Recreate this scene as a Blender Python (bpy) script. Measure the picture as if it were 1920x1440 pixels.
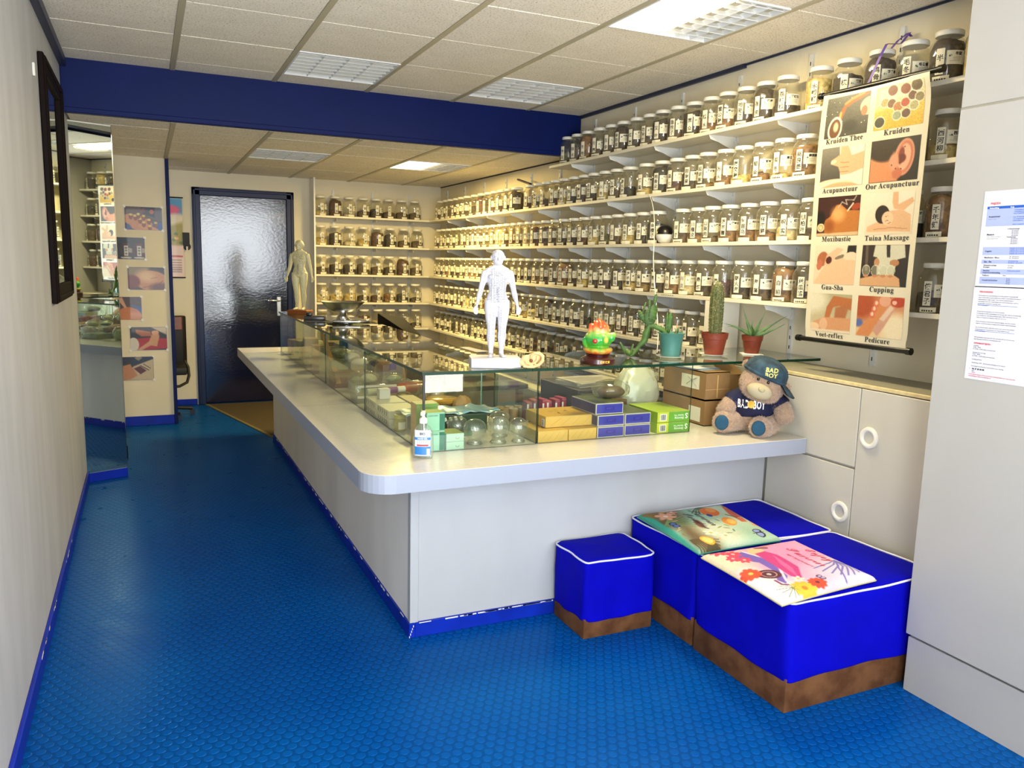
import bpy, bmesh, math, random
import numpy as np
from mathutils import Vector, Matrix, Euler
from mathutils.bvhtree import BVHTree
PI = math.pi
for o in list(bpy.data.objects):
    bpy.data.objects.remove(o, do_unlink=True)
SC = bpy.context.scene
COL = SC.collection

# ------------------------------------------------------------ camera
yaw, pitch, roll, HC = 0.43152, -0.15002, 0.02496, 1.5
fw = Vector((math.sin(yaw)*math.cos(pitch), math.cos(yaw)*math.cos(pitch), math.sin(pitch)))
rt = Vector((math.cos(yaw), -math.sin(yaw), 0)); up = rt.cross(fw)
c_, s_ = math.cos(roll), math.sin(roll)
rt2 = rt*c_ + up*s_; up2 = -rt*s_ + up*c_
cam = bpy.data.objects.new('camera', bpy.data.cameras.new('camera')); COL.objects.link(cam)
cam.matrix_world = Matrix(((rt2.x, up2.x, -fw.x, 0), (rt2.y, up2.y, -fw.y, 0), (rt2.z, up2.z, -fw.z, HC), (0, 0, 0, 1)))
cam.data.sensor_width = 36; cam.data.lens = 1490.73/1920*36; cam.data.clip_start = 0.02
SC.camera = cam
# ------------------------------------------------------------ world, daylight, exposure
W = bpy.data.worlds.new('daylight'); SC.world = W; W.use_nodes = True
W.node_tree.nodes['Background'].inputs[0].default_value = (0.80, 0.90, 1.0, 1)
W.node_tree.nodes['Background'].inputs[1].default_value = 1.3
def area(name, loc, rot, sx, sy, power, col):
    l = bpy.data.lights.new(name, 'AREA'); l.shape = 'RECTANGLE'; l.size = sx; l.size_y = sy
    l.energy = power; l.color = col
    o = bpy.data.objects.new(name, l); COL.objects.link(o); o.location = loc; o.rotation_euler = rot
    return o
# daylight in the two openings of the shop front behind the camera (display window and doorway)
# (tilted up a little to put more light on the ceiling)
area('window_daylight', (1.70, -0.66, 1.70), (PI/2+0.30, 0, 0), 1.6, 1.7, 36, (0.94, 0.97, 1.0))
area('doorway_daylight', (0.15, -0.66, 1.35), (PI/2+0.30, 0, 0), 0.9, 2.0, 72, (0.90, 0.95, 1.0))
# lamp added outside, standing in for light off the pavement, to brighten the ceiling
area('ceiling_fill', (1.1, -2.45, 0.03), (PI-0.12, 0, 0), 8.0, 3.4, 900, (1.0, 0.95, 0.86))
WARM = (1.0, 0.74, 0.27)
# the lit half of the two working ceiling fixtures
area('ceiling_tube_front', (2.145, 3.08, 2.585), (0, 0, 0), 0.24, 0.52, 27, (1.0, 0.80, 0.42))
area('ceiling_tube_back', (2.145, 6.80, 2.295), (0, 0, 0), 0.24, 0.52, 56, WARM)
SC.view_settings.view_transform = 'Standard'; SC.view_settings.look = 'None'
SC.view_settings.gamma = 1.0; SC.view_settings.use_curve_mapping = False
SC.view_settings.exposure = 0.60
cy = SC.cycles
cy.max_bounces = 9; cy.diffuse_bounces = 4; cy.glossy_bounces = 4; cy.transmission_bounces = 4
cy.transparent_max_bounces = 40; cy.sample_clamp_indirect = 4.0; cy.use_denoising = True
cy.caustics_reflective = False; cy.caustics_refractive = False

# ------------------------------------------------------------ colour and materials
def lin(c):
    if isinstance(c, str): c = tuple(int(c[i:i+2], 16)/255 for i in (0, 2, 4))
    return tuple((x/12.92 if x <= 0.04045 else ((x+0.055)/1.055)**2.4) for x in c)
def new_mat(name):
    m = bpy.data.materials.new(name); m.use_nodes = True
    return m, m.node_tree.nodes, m.node_tree.links, m.node_tree.nodes['Principled BSDF']
def mat(name, col, rough=0.5, metal=0.0, spec=0.5, var=0.0, vscale=8.0, bump=0.0, bscale=60.0, emis=0, col2=None, coat=0.0, sheen=0.0, trans=0.0, stretch=None, bdist=0.002, vdetail=3):
    m, N, L, b = new_mat(name)
    c = lin(col)
    b.inputs['Base Color'].default_value = (*c, 1); b.inputs['Roughness'].default_value = rough
    b.inputs['Metallic'].default_value = metal; b.inputs['Specular IOR Level'].default_value = spec
    b.inputs['Coat Weight'].default_value = coat; b.inputs['Coat Roughness'].default_value = 0.1
    b.inputs['Sheen Weight'].default_value = sheen
    b.inputs['Transmission Weight'].default_value = trans
    if emis:
        b.inputs['Emission Color'].default_value = (*c, 1); b.inputs['Emission Strength'].default_value = emis
    if var or col2 or bump:
        tc = N.new('ShaderNodeTexCoord'); mp = N.new('ShaderNodeMapping'); L.new(tc.outputs['Object'], mp.inputs[0])
        if stretch: mp.inputs['Scale'].default_value = stretch
    if var or col2:
        n = N.new('ShaderNodeTexNoise'); n.inputs['Scale'].default_value = vscale; n.inputs['Detail'].default_value = vdetail
        L.new(mp.outputs[0], n.inputs['Vector'])
        r = N.new('ShaderNodeValToRGB'); r.color_ramp.elements[0].position = 0.35; r.color_ramp.elements[1].position = 0.65
        if col2: a, d = c, lin(col2)
        else: a, d = tuple(x*(1-var) for x in c), tuple(min(1, x*(1+var)) for x in c)
        r.color_ramp.elements[0].color = (*a, 1); r.color_ramp.elements[1].color = (*d, 1)
        L.new(n.outputs['Fac'], r.inputs[0]); L.new(r.outputs[0], b.inputs['Base Color'])
    if bump:
        n2 = N.new('ShaderNodeTexNoise'); n2.inputs['Scale'].default_value = bscale; n2.inputs['Detail'].default_value = 4
        L.new(mp.outputs[0], n2.inputs['Vector'])
        bp = N.new('ShaderNodeBump'); bp.inputs['Strength'].default_value = bump; bp.inputs['Distance'].default_value = bdist
        L.new(n2.outputs['Fac'], bp.inputs['Height']); L.new(bp.outputs[0], b.inputs['Normal'])
    return m
def thin_glass(name, tint, haze=0.0, hazecol=(0.8, 0.8, 0.75), boost=1.0, rough=0.0):
    m, N, L, b = new_mat(name); N.remove(b)
    out = N['Material Output']
    t = N.new('ShaderNodeBsdfTransparent'); t.inputs[0].default_value = (*tint, 1)
    g = N.new('ShaderNodeBsdfGlossy'); g.inputs['Roughness'].default_value = rough; g.inputs[0].default_value = (1, 1, 1, 1)
    f = N.new('ShaderNodeLayerWeight'); f.inputs[0].default_value = 0.5       # Schlick reflectance of a thin pane, same from both sides
    pw = N.new('ShaderNodeMath'); pw.operation = 'POWER'; pw.inputs[1].default_value = 5.0; L.new(f.outputs['Facing'], pw.inputs[0])
    mu = N.new('ShaderNodeMath'); mu.operation = 'MULTIPLY_ADD'; mu.inputs[1].default_value = 0.9*boost; mu.inputs[2].default_value = 0.04*boost; mu.use_clamp = True
    L.new(pw.outputs[0], mu.inputs[0])
    mx = N.new('ShaderNodeMixShader'); L.new(mu.outputs[0], mx.inputs[0])
    src = t.outputs[0]
    if haze:
        d = N.new('ShaderNodeBsdfDiffuse'); d.inputs[0].default_value = (*hazecol, 1)
        h = N.new('ShaderNodeMixShader'); h.inputs[0].default_value = haze
        L.new(t.outputs[0], h.inputs[1]); L.new(d.outputs[0], h.inputs[2]); src = h.outputs[0]
    L.new(src, mx.inputs[1]); L.new(g.outputs[0], mx.inputs[2]); L.new(mx.outputs[0], out.inputs[0])
    return m
def print_mat(name, rough=0.4, coat=0.0):
    m, N, L, b = new_mat(name); b.inputs['Roughness'].default_value = rough; b.inputs['Coat Weight'].default_value = coat
    a = N.new('ShaderNodeVertexColor'); a.layer_name = 'print'; L.new(a.outputs[0], b.inputs['Base Color'])
    return m
def chunk_mat(name, c1, c2, scale=55):
    m, N, L, b = new_mat(name); b.inputs['Roughness'].default_value = 0.75
    tc = N.new('ShaderNodeTexCoord'); v = N.new('ShaderNodeTexVoronoi'); v.inputs['Scale'].default_value = scale
    L.new(tc.outputs['Object'], v.inputs['Vector'])
    r = N.new('ShaderNodeValToRGB'); r.color_ramp.elements[0].color = (*lin(c1), 1); r.color_ramp.elements[1].color = (*lin(c2), 1)
    s = N.new('ShaderNodeSeparateColor'); L.new(v.outputs['Color'], s.inputs[0]); L.new(s.outputs[0], r.inputs[0])
    L.new(r.outputs[0], b.inputs['Base Color'])
    bp = N.new('ShaderNodeBump'); bp.inputs['Strength'].default_value = 0.8; bp.inputs['Distance'].default_value = 0.006; bp.invert = True
    L.new(v.outputs['Distance'], bp.inputs['Height']); L.new(bp.outputs[0], b.inputs['Normal'])
    return m

M = {}
M['wall'] = mat('wall_paint', 'd9d0b7', 0.7, var=0.03, vscale=3, bump=0.25, bscale=120)
M['wall_left'] = mat('wall_plaster', 'b9babb', 0.6, var=0.07, vscale=7, bump=0.5, bscale=50, stretch=(1, 1, 0.22), vdetail=8)
M['white'] = mat('white_paint', 'e6e2d6', 0.4, var=0.02, vscale=5)
M['shelf'] = mat('shelf_white', 'dbd5c0', 0.4, var=0.03, vscale=6)
M['rail'] = mat('rail_grey', 'cfd0cc', 0.4)
M['slot'] = mat('slot_dark', '30302c', 0.8)
M['panel'] = mat('counter_panel', 'b3b5b6', 0.45, var=0.04, vscale=4, stretch=(1, 1, 0.4))
M['panel_side'] = mat('counter_side_panel', 'f2eee2', 0.5, var=0.06, vscale=3, stretch=(1, 1, 0.3))  # cream side, paler than the front to stand in for missing bounce light
M['slab_top'] = mat('counter_laminate', 'c8c5bc', 0.22, var=0.03, vscale=60)
M['slab_edge'] = mat('counter_edge', '9aa1b0', 0.35)
M['cabinet'] = mat('cabinet_white', 'bdb9ac', 0.42, var=0.02, vscale=4)
M['cabinet_edge'] = mat('cabinet_edge', 'cdbb8a', 0.5, var=0.1, vscale=30)
M['closet'] = mat('closet_white', 'a7a5a0', 0.4, var=0.02, vscale=3)
M['blue_paint'] = mat('blue_paint', '031650', 0.5, spec=0.15, var=0.08, vscale=3)
M['blue_base'] = mat('blue_baseboard', '0828a0', 0.45, spec=0.2, var=0.15, vscale=8)
M['chip'] = mat('chipped_paint', 'd8d8d4', 0.7)
M['dark_trim'] = mat('dark_blue_trim', '1d2440', 0.4)
M['tbar'] = mat('ceiling_bar', 'b4ac90', 0.45)
M['louver'] = mat('louver_white', 'e2e4e4', 0.3)
M['black'] = mat('black_plastic', '0c0b0c', 0.3)
M['black_matt'] = mat('black_matt', '141214', 0.6)
M['chrome'] = mat('chrome', 'd8d8d8', 0.12, metal=1)
M['steel'] = mat('steel', 'c9c8c2', 0.28, metal=1, bump=0.1, bscale=200)
M['mirror'] = mat('mirror_glass', 'e4eee6', 0.015, metal=1)
M['frame'] = mat('dark_frame', '120907', 0.6, spec=0.08)
M['paper'] = mat('paper_white', 'c9cad6', 0.7)
M['label'] = mat('label_paper', 'ded8bf', 0.65)
M['ink'] = mat('ink_black', '15130f', 0.6)
M['inkgrey'] = mat('ink_grey', '8d8a7c', 0.6)
M['inkgreen'] = mat('ink_green', '6fa58a', 0.6)
M['inkred'] = mat('ink_red', 'c22c33', 0.6)
M['inkblue'] = mat('ink_blue', '0f4fae', 0.6)
M['tableblue'] = mat('table_blue', '98a4d0', 0.7)
M['inkwhite'] = mat('ink_white', 'f2f2f0', 0.6)
M['gold'] = mat('gold_print', 'e0b23a', 0.45)
M['lid'] = mat('lid_white', 'dddbd0', 0.35)
M['jar'] = thin_glass('jar_glass', (0.93, 0.92, 0.86), haze=0.07, hazecol=(0.62, 0.58, 0.44), boost=1.2, rough=0.03)
M['pane'] = thin_glass('display_glass', (0.92, 0.96, 0.91), boost=1.25)
M['pane_side'] = thin_glass('display_glass_side', (0.95, 0.975, 0.94), boost=0.75)
M['clear'] = thin_glass('clear_plastic', (0.93, 0.95, 0.94), haze=0.05, boost=1.6, rough=0.05)
M['cup'] = thin_glass('cup_glass', (0.86, 0.88, 0.84), haze=0.04, boost=2.4)
M['cello'] = thin_glass('cellophane', (0.90, 0.90, 0.82), haze=0.06, hazecol=(0.75, 0.76, 0.6), boost=1.1, rough=0.05)
M['pane_edge'] = mat('glass_edge', '0a3020', 0.35, spec=0.25)
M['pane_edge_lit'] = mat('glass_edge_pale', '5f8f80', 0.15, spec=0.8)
M['blue_cloth'] = mat('blue_upholstery', '0303a8', 0.8, var=0.10, vscale=4, bump=0.35, bscale=9, bdist=0.012, spec=0.08)
M['piping'] = mat('white_piping', 'dcdce8', 0.6)
M['suede'] = mat('brown_suede', '50301a', 0.85, col2='6c482c', vscale=14, vdetail=6, spec=0.2)
M['plush'] = mat('plush_fur', '9c836e', 0.95, var=0.15, vscale=60, bump=0.9, bscale=160, sheen=0.5, bdist=0.004, spec=0.1)
M['fur'] = mat('fur_tuft', 'b49a84', 0.95, var=0.12, vscale=80, sheen=0.4, spec=0.1)
M['muzzle'] = mat('muzzle_felt', 'a89e82', 0.9, bump=0.3, bscale=200)
M['denim'] = mat('denim', '1c3040', 0.85, col2='2f4c5c', vscale=30, bump=0.4, bscale=300)
M['navy'] = mat('navy_cloth', '070c34', 0.85, var=0.1, vscale=10, bump=0.3, bscale=30, bdist=0.004)
M['pad'] = mat('teal_felt', '1a4660', 0.9)
M['resin'] = mat('white_resin', 'c6c5cc', 0.45)
M['resin_warm'] = mat('cream_resin', 'ccc498', 0.45)
M['mark'] = mat('ink_marks', '30364c', 0.6)
M['ear'] = mat('ear_rubber', 'e0bd84', 0.5, var=0.05, vscale=20)
M['terracotta'] = mat('terracotta_plastic', '7e3420', 0.5, var=0.05, vscale=10)
M['teal_pot'] = mat('teal_glaze', '42756c', 0.3, col2='4c8478', vscale=9, coat=0.3)
M['soil'] = mat('soil', '33261a', 0.95, var=0.4, vscale=80, bump=0.8, bscale=100)
M['cactus'] = mat('cactus_green', '2c4c1c', 0.6, col2='456826', vscale=25, bump=0.4, bscale=80)
M['cactus_dry'] = mat('cactus_column', '38481c', 0.75, col2='5c5a30', vscale=40, bump=0.5, bscale=90)
M['spine'] = mat('spines', 'd8cfa0', 0.6)
M['aloe'] = mat('aloe_leaf', '355426', 0.5, col2='547436', vscale=20)
M['porcelain'] = mat('porcelain', 'e4e2dc', 0.25)
M['wood_red'] = mat('dark_red_wood', '3a0d12', 0.3, coat=0.5)
M['tan'] = mat('cardboard', '8e6c42', 0.8, var=0.06, vscale=12)
M['tan_dark'] = mat('cardboard_inside', '6c4e2a', 0.85, var=0.06, vscale=12)
M['tape'] = mat('tape', 'c69f62', 0.3)
M['wood'] = mat('pale_wood', 'b58b52', 0.5, var=0.1, vscale=8, stretch=(1, 1, 6))
M['wood_brown'] = mat('brown_wood', '7a4016', 0.4, var=0.2, vscale=10)
M['rug'] = mat('rug', '453a24', 0.95, var=0.15, vscale=90, bump=0.6, bscale=220)
M['rug_edge'] = mat('rug_edge', '6a5f40', 0.9)
M['purple'] = mat('purple', '5a3f96', 0.5)
M['bag'] = thin_glass('plastic_bag', (0.75, 0.76, 0.66), haze=0.55, hazecol=(0.78, 0.78, 0.66), boost=1.2, rough=0.25)
M['cord'] = mat('white_cord', 'e8e4d6', 0.6)
M['void'] = mat('dark_interior', '1a1712', 0.8)
M['print'] = print_mat('print_on_paper', 0.45, 0.1)
M['cloth_print'] = print_mat('print_on_cloth', 0.7)
M['poster'] = mat('poster_film', 'c4bba2', 0.3, coat=0.25)
def cmat(hexc, rough=0.45):
    k = 'c_'+hexc
    if k not in M: M[k] = mat('colour_'+hexc, tuple(int(hexc[i:i+2], 16)/255*0.86 for i in (0, 2, 4)), rough, var=0.03, vscale=20)
    return M[k]
# acoustic tile
def tile_mat():
    m, N, L, b = new_mat('acoustic_tile'); b.inputs['Roughness'].default_value = 0.9
    tc = N.new('ShaderNodeTexCoord'); mp = N.new('ShaderNodeMapping'); mp.inputs['Scale'].default_value = (1, 1.6, 1)
    L.new(tc.outputs['Object'], mp.inputs[0])
    oi = N.new('ShaderNodeObjectInfo'); ad = N.new('ShaderNodeVectorMath'); ad.operation = 'ADD'
    L.new(mp.outputs[0], ad.inputs[0]); L.new(oi.outputs['Location'], ad.inputs[1])
    n = N.new('ShaderNodeTexNoise'); n.inputs['Scale'].default_value = 95; n.inputs['Detail'].default_value = 4; n.inputs['Roughness'].default_value = 0.7
    L.new(ad.outputs[0], n.inputs['Vector'])
    r = N.new('ShaderNodeValToRGB'); e = r.color_ramp.elements
    e[0].position = 0.36; e[0].color = (*lin('b0a284'), 1); e[1].position = 0.46; e[1].color = (*lin('faf2e0'), 1)
    L.new(n.outputs['Fac'], r.inputs[0])
    n2 = N.new('ShaderNodeTexNoise'); n2.inputs['Scale'].default_value = 6; L.new(ad.outputs[0], n2.inputs['Vector'])
    r2 = N.new('ShaderNodeValToRGB'); r2.color_ramp.elements[0].color = (0.86, 0.85, 0.82, 1); r2.color_ramp.elements[1].color = (1, 1, 1, 1)
    L.new(n2.outputs['Fac'], r2.inputs[0])
    mx = N.new('ShaderNodeMix'); mx.data_type = 'RGBA'; mx.blend_type = 'MULTIPLY'; mx.inputs[0].default_value = 1
    L.new(r.outputs[0], mx.inputs[6]); L.new(r2.outputs[0], mx.inputs[7]); L.new(mx.outputs[2], b.inputs['Base Color'])
    bp = N.new('ShaderNodeBump'); bp.inputs['Strength'].default_value = 0.5; bp.inputs['Distance'].default_value = 0.004
    L.new(n.outputs['Fac'], bp.inputs['Height']); L.new(bp.outputs[0], b.inputs['Normal'])
    return m
M['tile'] = tile_mat()
def floor_mat(name='blue_rubber', c0='00408c', c1='005098'):
    m, N, L, b = new_mat(name); b.inputs['Roughness'].default_value = 0.3
    tc = N.new('ShaderNodeTexCoord')
    n = N.new('ShaderNodeTexNoise'); n.inputs['Scale'].default_value = 1.3; n.inputs['Detail'].default_value = 5
    L.new(tc.outputs['Object'], n.inputs['Vector'])
    r = N.new('ShaderNodeValToRGB'); r.color_ramp.elements[0].position = 0.3; r.color_ramp.elements[1].position = 0.7
    r.color_ramp.elements[0].color = (*lin(c0), 1); r.color_ramp.elements[1].color = (*lin(c1), 1)
    L.new(n.outputs['Fac'], r.inputs[0])
    n2 = N.new('ShaderNodeTexNoise'); n2.inputs['Scale'].default_value = 9; n2.inputs['Detail'].default_value = 6
    L.new(tc.outputs['Object'], n2.inputs['Vector'])
    mr = N.new('ShaderNodeMapRange'); mr.inputs[3].default_value = 0.2; mr.inputs[4].default_value = 0.42
    L.new(n2.outputs['Fac'], mr.inputs[0])
    # rubber: diffuse body with a weak bluish wax sheen
    d = N.new('ShaderNodeBsdfDiffuse'); L.new(r.outputs[0], d.inputs[0])
    gl = N.new('ShaderNodeBsdfGlossy'); gl.inputs[0].default_value = (0.30, 0.52, 0.85, 1); L.new(mr.outputs[0], gl.inputs['Roughness'])
    lw = N.new('ShaderNodeLayerWeight'); lw.inputs[0].default_value = 0.5
    pw = N.new('ShaderNodeMath'); pw.operation = 'POWER'; pw.inputs[1].default_value = 4.0; L.new(lw.outputs['Facing'], pw.inputs[0])
    ma = N.new('ShaderNodeMath'); ma.operation = 'MULTIPLY_ADD'; ma.inputs[1].default_value = 0.55; ma.inputs[2].default_value = 0.02; L.new(pw.outputs[0], ma.inputs[0])
    mi = N.new('ShaderNodeMixShader'); L.new(ma.outputs[0], mi.inputs[0]); L.new(d.outputs[0], mi.inputs[1]); L.new(gl.outputs[0], mi.inputs[2])
    L.new(mi.outputs[0], N['Material Output'].inputs[0]); N.remove(b)
    return m
M['floor'] = floor_mat('blue_rubber', '00397c', '004686')
M['stud'] = floor_mat('blue_rubber_pale', '004490', '00509a')  # slightly lighter than the floor between the studs
M['casing'] = mat('navy_casing', '0a1a44', 0.4, spec=0.3)
def door_mat():
    m, N, L, b = new_mat('navy_gloss_paint'); b.inputs['Base Color'].default_value = (*lin('040c30'), 1)
    b.inputs['Roughness'].default_value = 0.11; b.inputs['Specular IOR Level'].default_value = 1.0; b.inputs['Coat Weight'].default_value = 0.7; b.inputs['Coat Roughness'].default_value = 0.1
    tc = N.new('ShaderNodeTexCoord'); n = N.new('ShaderNodeTexNoise'); n.inputs['Scale'].default_value = 55; n.inputs['Detail'].default_value = 3
    mp = N.new('ShaderNodeMapping'); mp.inputs['Scale'].default_value = (0.6, 1, 1); L.new(tc.outputs['Object'], mp.inputs[0])
    L.new(mp.outputs[0], n.inputs['Vector'])
    bp = N.new('ShaderNodeBump'); bp.inputs['Strength'].default_value = 0.26; bp.inputs['Distance'].default_value = 0.003
    L.new(n.outputs['Fac'], bp.inputs['Height']); L.new(bp.outputs[0], b.inputs['Normal'])
    return m
M['door'] = door_mat()
def luck_mat():
    m, N, L, b = new_mat('coloured_glaze'); b.inputs['Roughness'].default_value = 0.08; b.inputs['Coat Weight'].default_value = 0.6
    tc = N.new('ShaderNodeTexCoord'); s = N.new('ShaderNodeSeparateXYZ'); L.new(tc.outputs['Object'], s.inputs[0])
    n = N.new('ShaderNodeTexNoise'); n.inputs['Scale'].default_value = 22; L.new(tc.outputs['Object'], n.inputs['Vector'])
    ma = N.new('ShaderNodeMath'); ma.operation = 'MULTIPLY_ADD'; ma.inputs[1].default_value = 0.05; L.new(n.outputs['Fac'], ma.inputs[0]); L.new(s.outputs[2], ma.inputs[2])
    mr = N.new('ShaderNodeMapRange'); mr.inputs[1].default_value = 0.07; mr.inputs[2].default_value = 0.22; L.new(ma.outputs[0], mr.inputs[0])
    r = N.new('ShaderNodeValToRGB'); cr = r.color_ramp
    cr.elements[0].position = 0.0; cr.elements[0].color = (*lin('c8521c'), 1); cr.elements[1].position = 1.0; cr.elements[1].color = (*lin('f04a1c'), 1)
    for p, c in ((0.10, 'c8a040'), (0.2, '58a82a'), (0.45, '1f9a3e'), (0.62, '9cc85a'), (0.72, 'f0a860'), (0.82, 'f4582a')):
        e = cr.elements.new(p); e.color = (*lin(c), 1)
    L.new(mr.outputs[0], r.inputs[0]); L.new(r.outputs[0], b.inputs['Base Color'])
    b.inputs['Subsurface Weight'].default_value = 0.2; b.inputs['Subsurface Radius'].default_value = (0.01, 0.01, 0.01)
    return m
M['luck'] = luck_mat()
HERBS = {'d': ('dark brown', '1c1410', '3a2618'), 'b': ('brown', '3c2c18', '5e4630'), 'r': ('reddish brown', '381a12', '5e3222'),
         'o': ('orange-tan', '5c3c20', '9a7040'), 'y': ('pale yellow', 'a8904a', 'dcc888'), 'g': ('olive green', '3c3c1c', '6e6c38'),
         'w': ('cream white', 'b8a878', 'e6dcb4'), 'k': ('black', '0c0b0e', '1c1b22'), 'p': ('purplish', '32202a', '5a3e4a'), 'e': ('very few tan', '6a5430', '9a7c4c')}
for k, v in HERBS.items(): M['h_'+k] = chunk_mat('herbs_'+v[0].replace(' ', '_'), v[1], v[2])

# ------------------------------------------------------------ geometry helpers
class G:
    def __init__(s): s.v = []; s.f = []; s.m = []; s.sm = []
    def add(s, vs, fs, mi=0, mtx=None, sm=False):
        o = len(s.v)
        if mtx is not None: vs = [tuple(mtx @ Vector(p)) for p in vs]
        s.v += [tuple(p) for p in vs]; s.f += [tuple(o+i for i in f) for f in fs]
        if isinstance(mi, (list, tuple)): s.m += list(mi)
        else: s.m += [mi]*len(fs)
        s.sm += [sm]*len(fs)
        return s
    def box(s, x0, x1, y0, y1, z0, z1, mi=0, mtx=None):
        vs = [(x0, y0, z0), (x1, y0, z0), (x1, y1, z0), (x0, y1, z0), (x0, y0, z1), (x1, y0, z1), (x1, y1, z1), (x0, y1, z1)]
        return s.add(vs, [(0, 3, 2, 1), (4, 5, 6, 7), (0, 1, 5, 4), (1, 2, 6, 5), (2, 3, 7, 6), (3, 0, 4, 7)], mi, mtx)
    def lathe(s, prof, n=16, mi=0, mtx=None, caps=(True, True), fn=None):
        vs = []; fs = []
        for (r, z) in prof:
            for k in range(n):
                a = 2*PI*k/n; rr = r*(fn(a, z) if fn else 1)
                vs.append((rr*math.cos(a), rr*math.sin(a), z))
        for i in range(len(prof)-1):
            for k in range(n):
                a, b = i*n+k, i*n+(k+1) % n
                fs.append((a, b, b+n, a+n))
        if caps[0]: fs.append(tuple(range(n-1, -1, -1)))
        if caps[1]: fs.append(tuple(range((len(prof)-1)*n, len(prof)*n)))
        return s.add(vs, fs, mi, mtx, True)
    def tube(s, pts, r, n=8, mi=0, mtx=None, caps=True, flat=1.0):
        P = [Vector(p) for p in pts]; vs = []; fs = []
        rs = r if isinstance(r, (list, tuple)) else [r]*len(P)
        nrm = None
        for i, p in enumerate(P):
            t = (P[min(i+1, len(P)-1)]-P[max(i-1, 0)])
            t = t.normalized() if t.length > 1e-9 else Vector((0, 0, 1))
            if nrm is None:
                nrm = Vector((0, 0, 1)).cross(t)
                if nrm.length < 0.1: nrm = Vector((1, 0, 0)).cross(t)
                nrm.normalize()
            else:
                nrm = (nrm - t*nrm.dot(t)); nrm.normalize()
            bn = t.cross(nrm)
            for k in range(n):
                a = 2*PI*k/n
                vs.append(p + nrm*math.cos(a)*rs[i] + bn*math.sin(a)*rs[i]*flat)
        for i in range(len(P)-1):
            for k in range(n):
                a, b = i*n+k, i*n+(k+1) % n
                fs.append((a, b, b+n, a+n))
        if caps: fs += [tuple(range(n-1, -1, -1)), tuple(range((len(P)-1)*n, len(P)*n))]
        return s.add(vs, fs, mi, mtx, True)
    def ball(s, c, r, n=12, mi=0, mtx=None):
        if not isinstance(r, (list, tuple)): r = (r, r, r)
        m = max(4, n//2); vs = [(c[0], c[1], c[2]-r[2])]; fs = []
        for i in range(1, m):
            t = PI*i/m
            for k in range(n):
                a = 2*PI*k/n
                vs.append((c[0]+r[0]*math.sin(t)*math.cos(a), c[1]+r[1]*math.sin(t)*math.sin(a), c[2]-r[2]*math.cos(t)))
        vs.append((c[0], c[1], c[2]+r[2]))
        for k in range(n): fs.append((0, 1+(k+1) % n, 1+k))
        for i in range(m-2):
            for k in range(n):
                a, b = 1+i*n+k, 1+i*n+(k+1) % n
                fs.append((a, b, b+n, a+n))
        L_ = len(vs)-1; o = 1+(m-2)*n
        for k in range(n): fs.append((L_, o+k, o+(k+1) % n))
        return s.add(vs, fs, mi, mtx, True)
    def prism(s, poly, z0, z1, mi=0, mtx=None, sm=False):
        n = len(poly); vs = [(x, y, z0) for x, y in poly]+[(x, y, z1) for x, y in poly]
        fs = [tuple(range(n-1, -1, -1)), tuple(range(n, 2*n))]+[(i, (i+1) % n, n+(i+1) % n, n+i) for i in range(n)]
        return s.add(vs, fs, mi, mtx, sm)
    def mesh(s, name, mats, bevel=0, angle=40, seg=1):
        me = bpy.data.meshes.new(name); me.from_pydata(s.v, [], s.f)
        if not isinstance(mats, (list, tuple)): mats = [mats]
        for m in mats: me.materials.append(M[m] if isinstance(m, str) else m)
        me.polygons.foreach_set('material_index', s.m); me.polygons.foreach_set('use_smooth', s.sm)
        if bevel:
            bm = bmesh.new(); bm.from_mesh(me)
            es = [e for e in bm.edges if len(e.link_faces) == 2 and e.calc_face_angle(0) > 0.5]
            bmesh.ops.bevel(bm, geom=es, offset=bevel, segments=seg, affect='EDGES', profile=0.5, clamp_overlap=True)
            bm.to_mesh(me); bm.free()
        if any(s.sm) or seg > 1:
            if seg > 1:
                for p in me.polygons: p.use_smooth = True
            me.set_sharp_from_angle(angle=math.radians(angle))
        me.update()
        return me
def link(name, data, parent=None, loc=(0, 0, 0), rot=(0, 0, 0), scale=None):
    o = bpy.data.objects.new(name, data); COL.objects.link(o); o.location = loc; o.rotation_euler = rot
    if scale: o.scale = scale
    if parent: o.parent = parent
    return o
def thing(name, label, cat, loc=(0, 0, 0), rz=0, group=None, data=None, rot=None):
    o = link(name, data, None, loc, rot or (0, 0, rz)); o['label'] = label; o['category'] = cat
    if data is None: o.empty_display_size = 0.05
    if group: o['group'] = group
    return o
def struct(name, data, parent=None, loc=(0, 0, 0), rot=(0, 0, 0)):
    o = link(name, data, parent, loc, rot)
    if parent is None: o['kind'] = 'structure'
    return o
def bxm(name, m, dims, bevel=0):      # box mesh from (x0,x1,y0,y1,z0,z1)
    return G().box(*dims).mesh(name, m, bevel)

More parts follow.
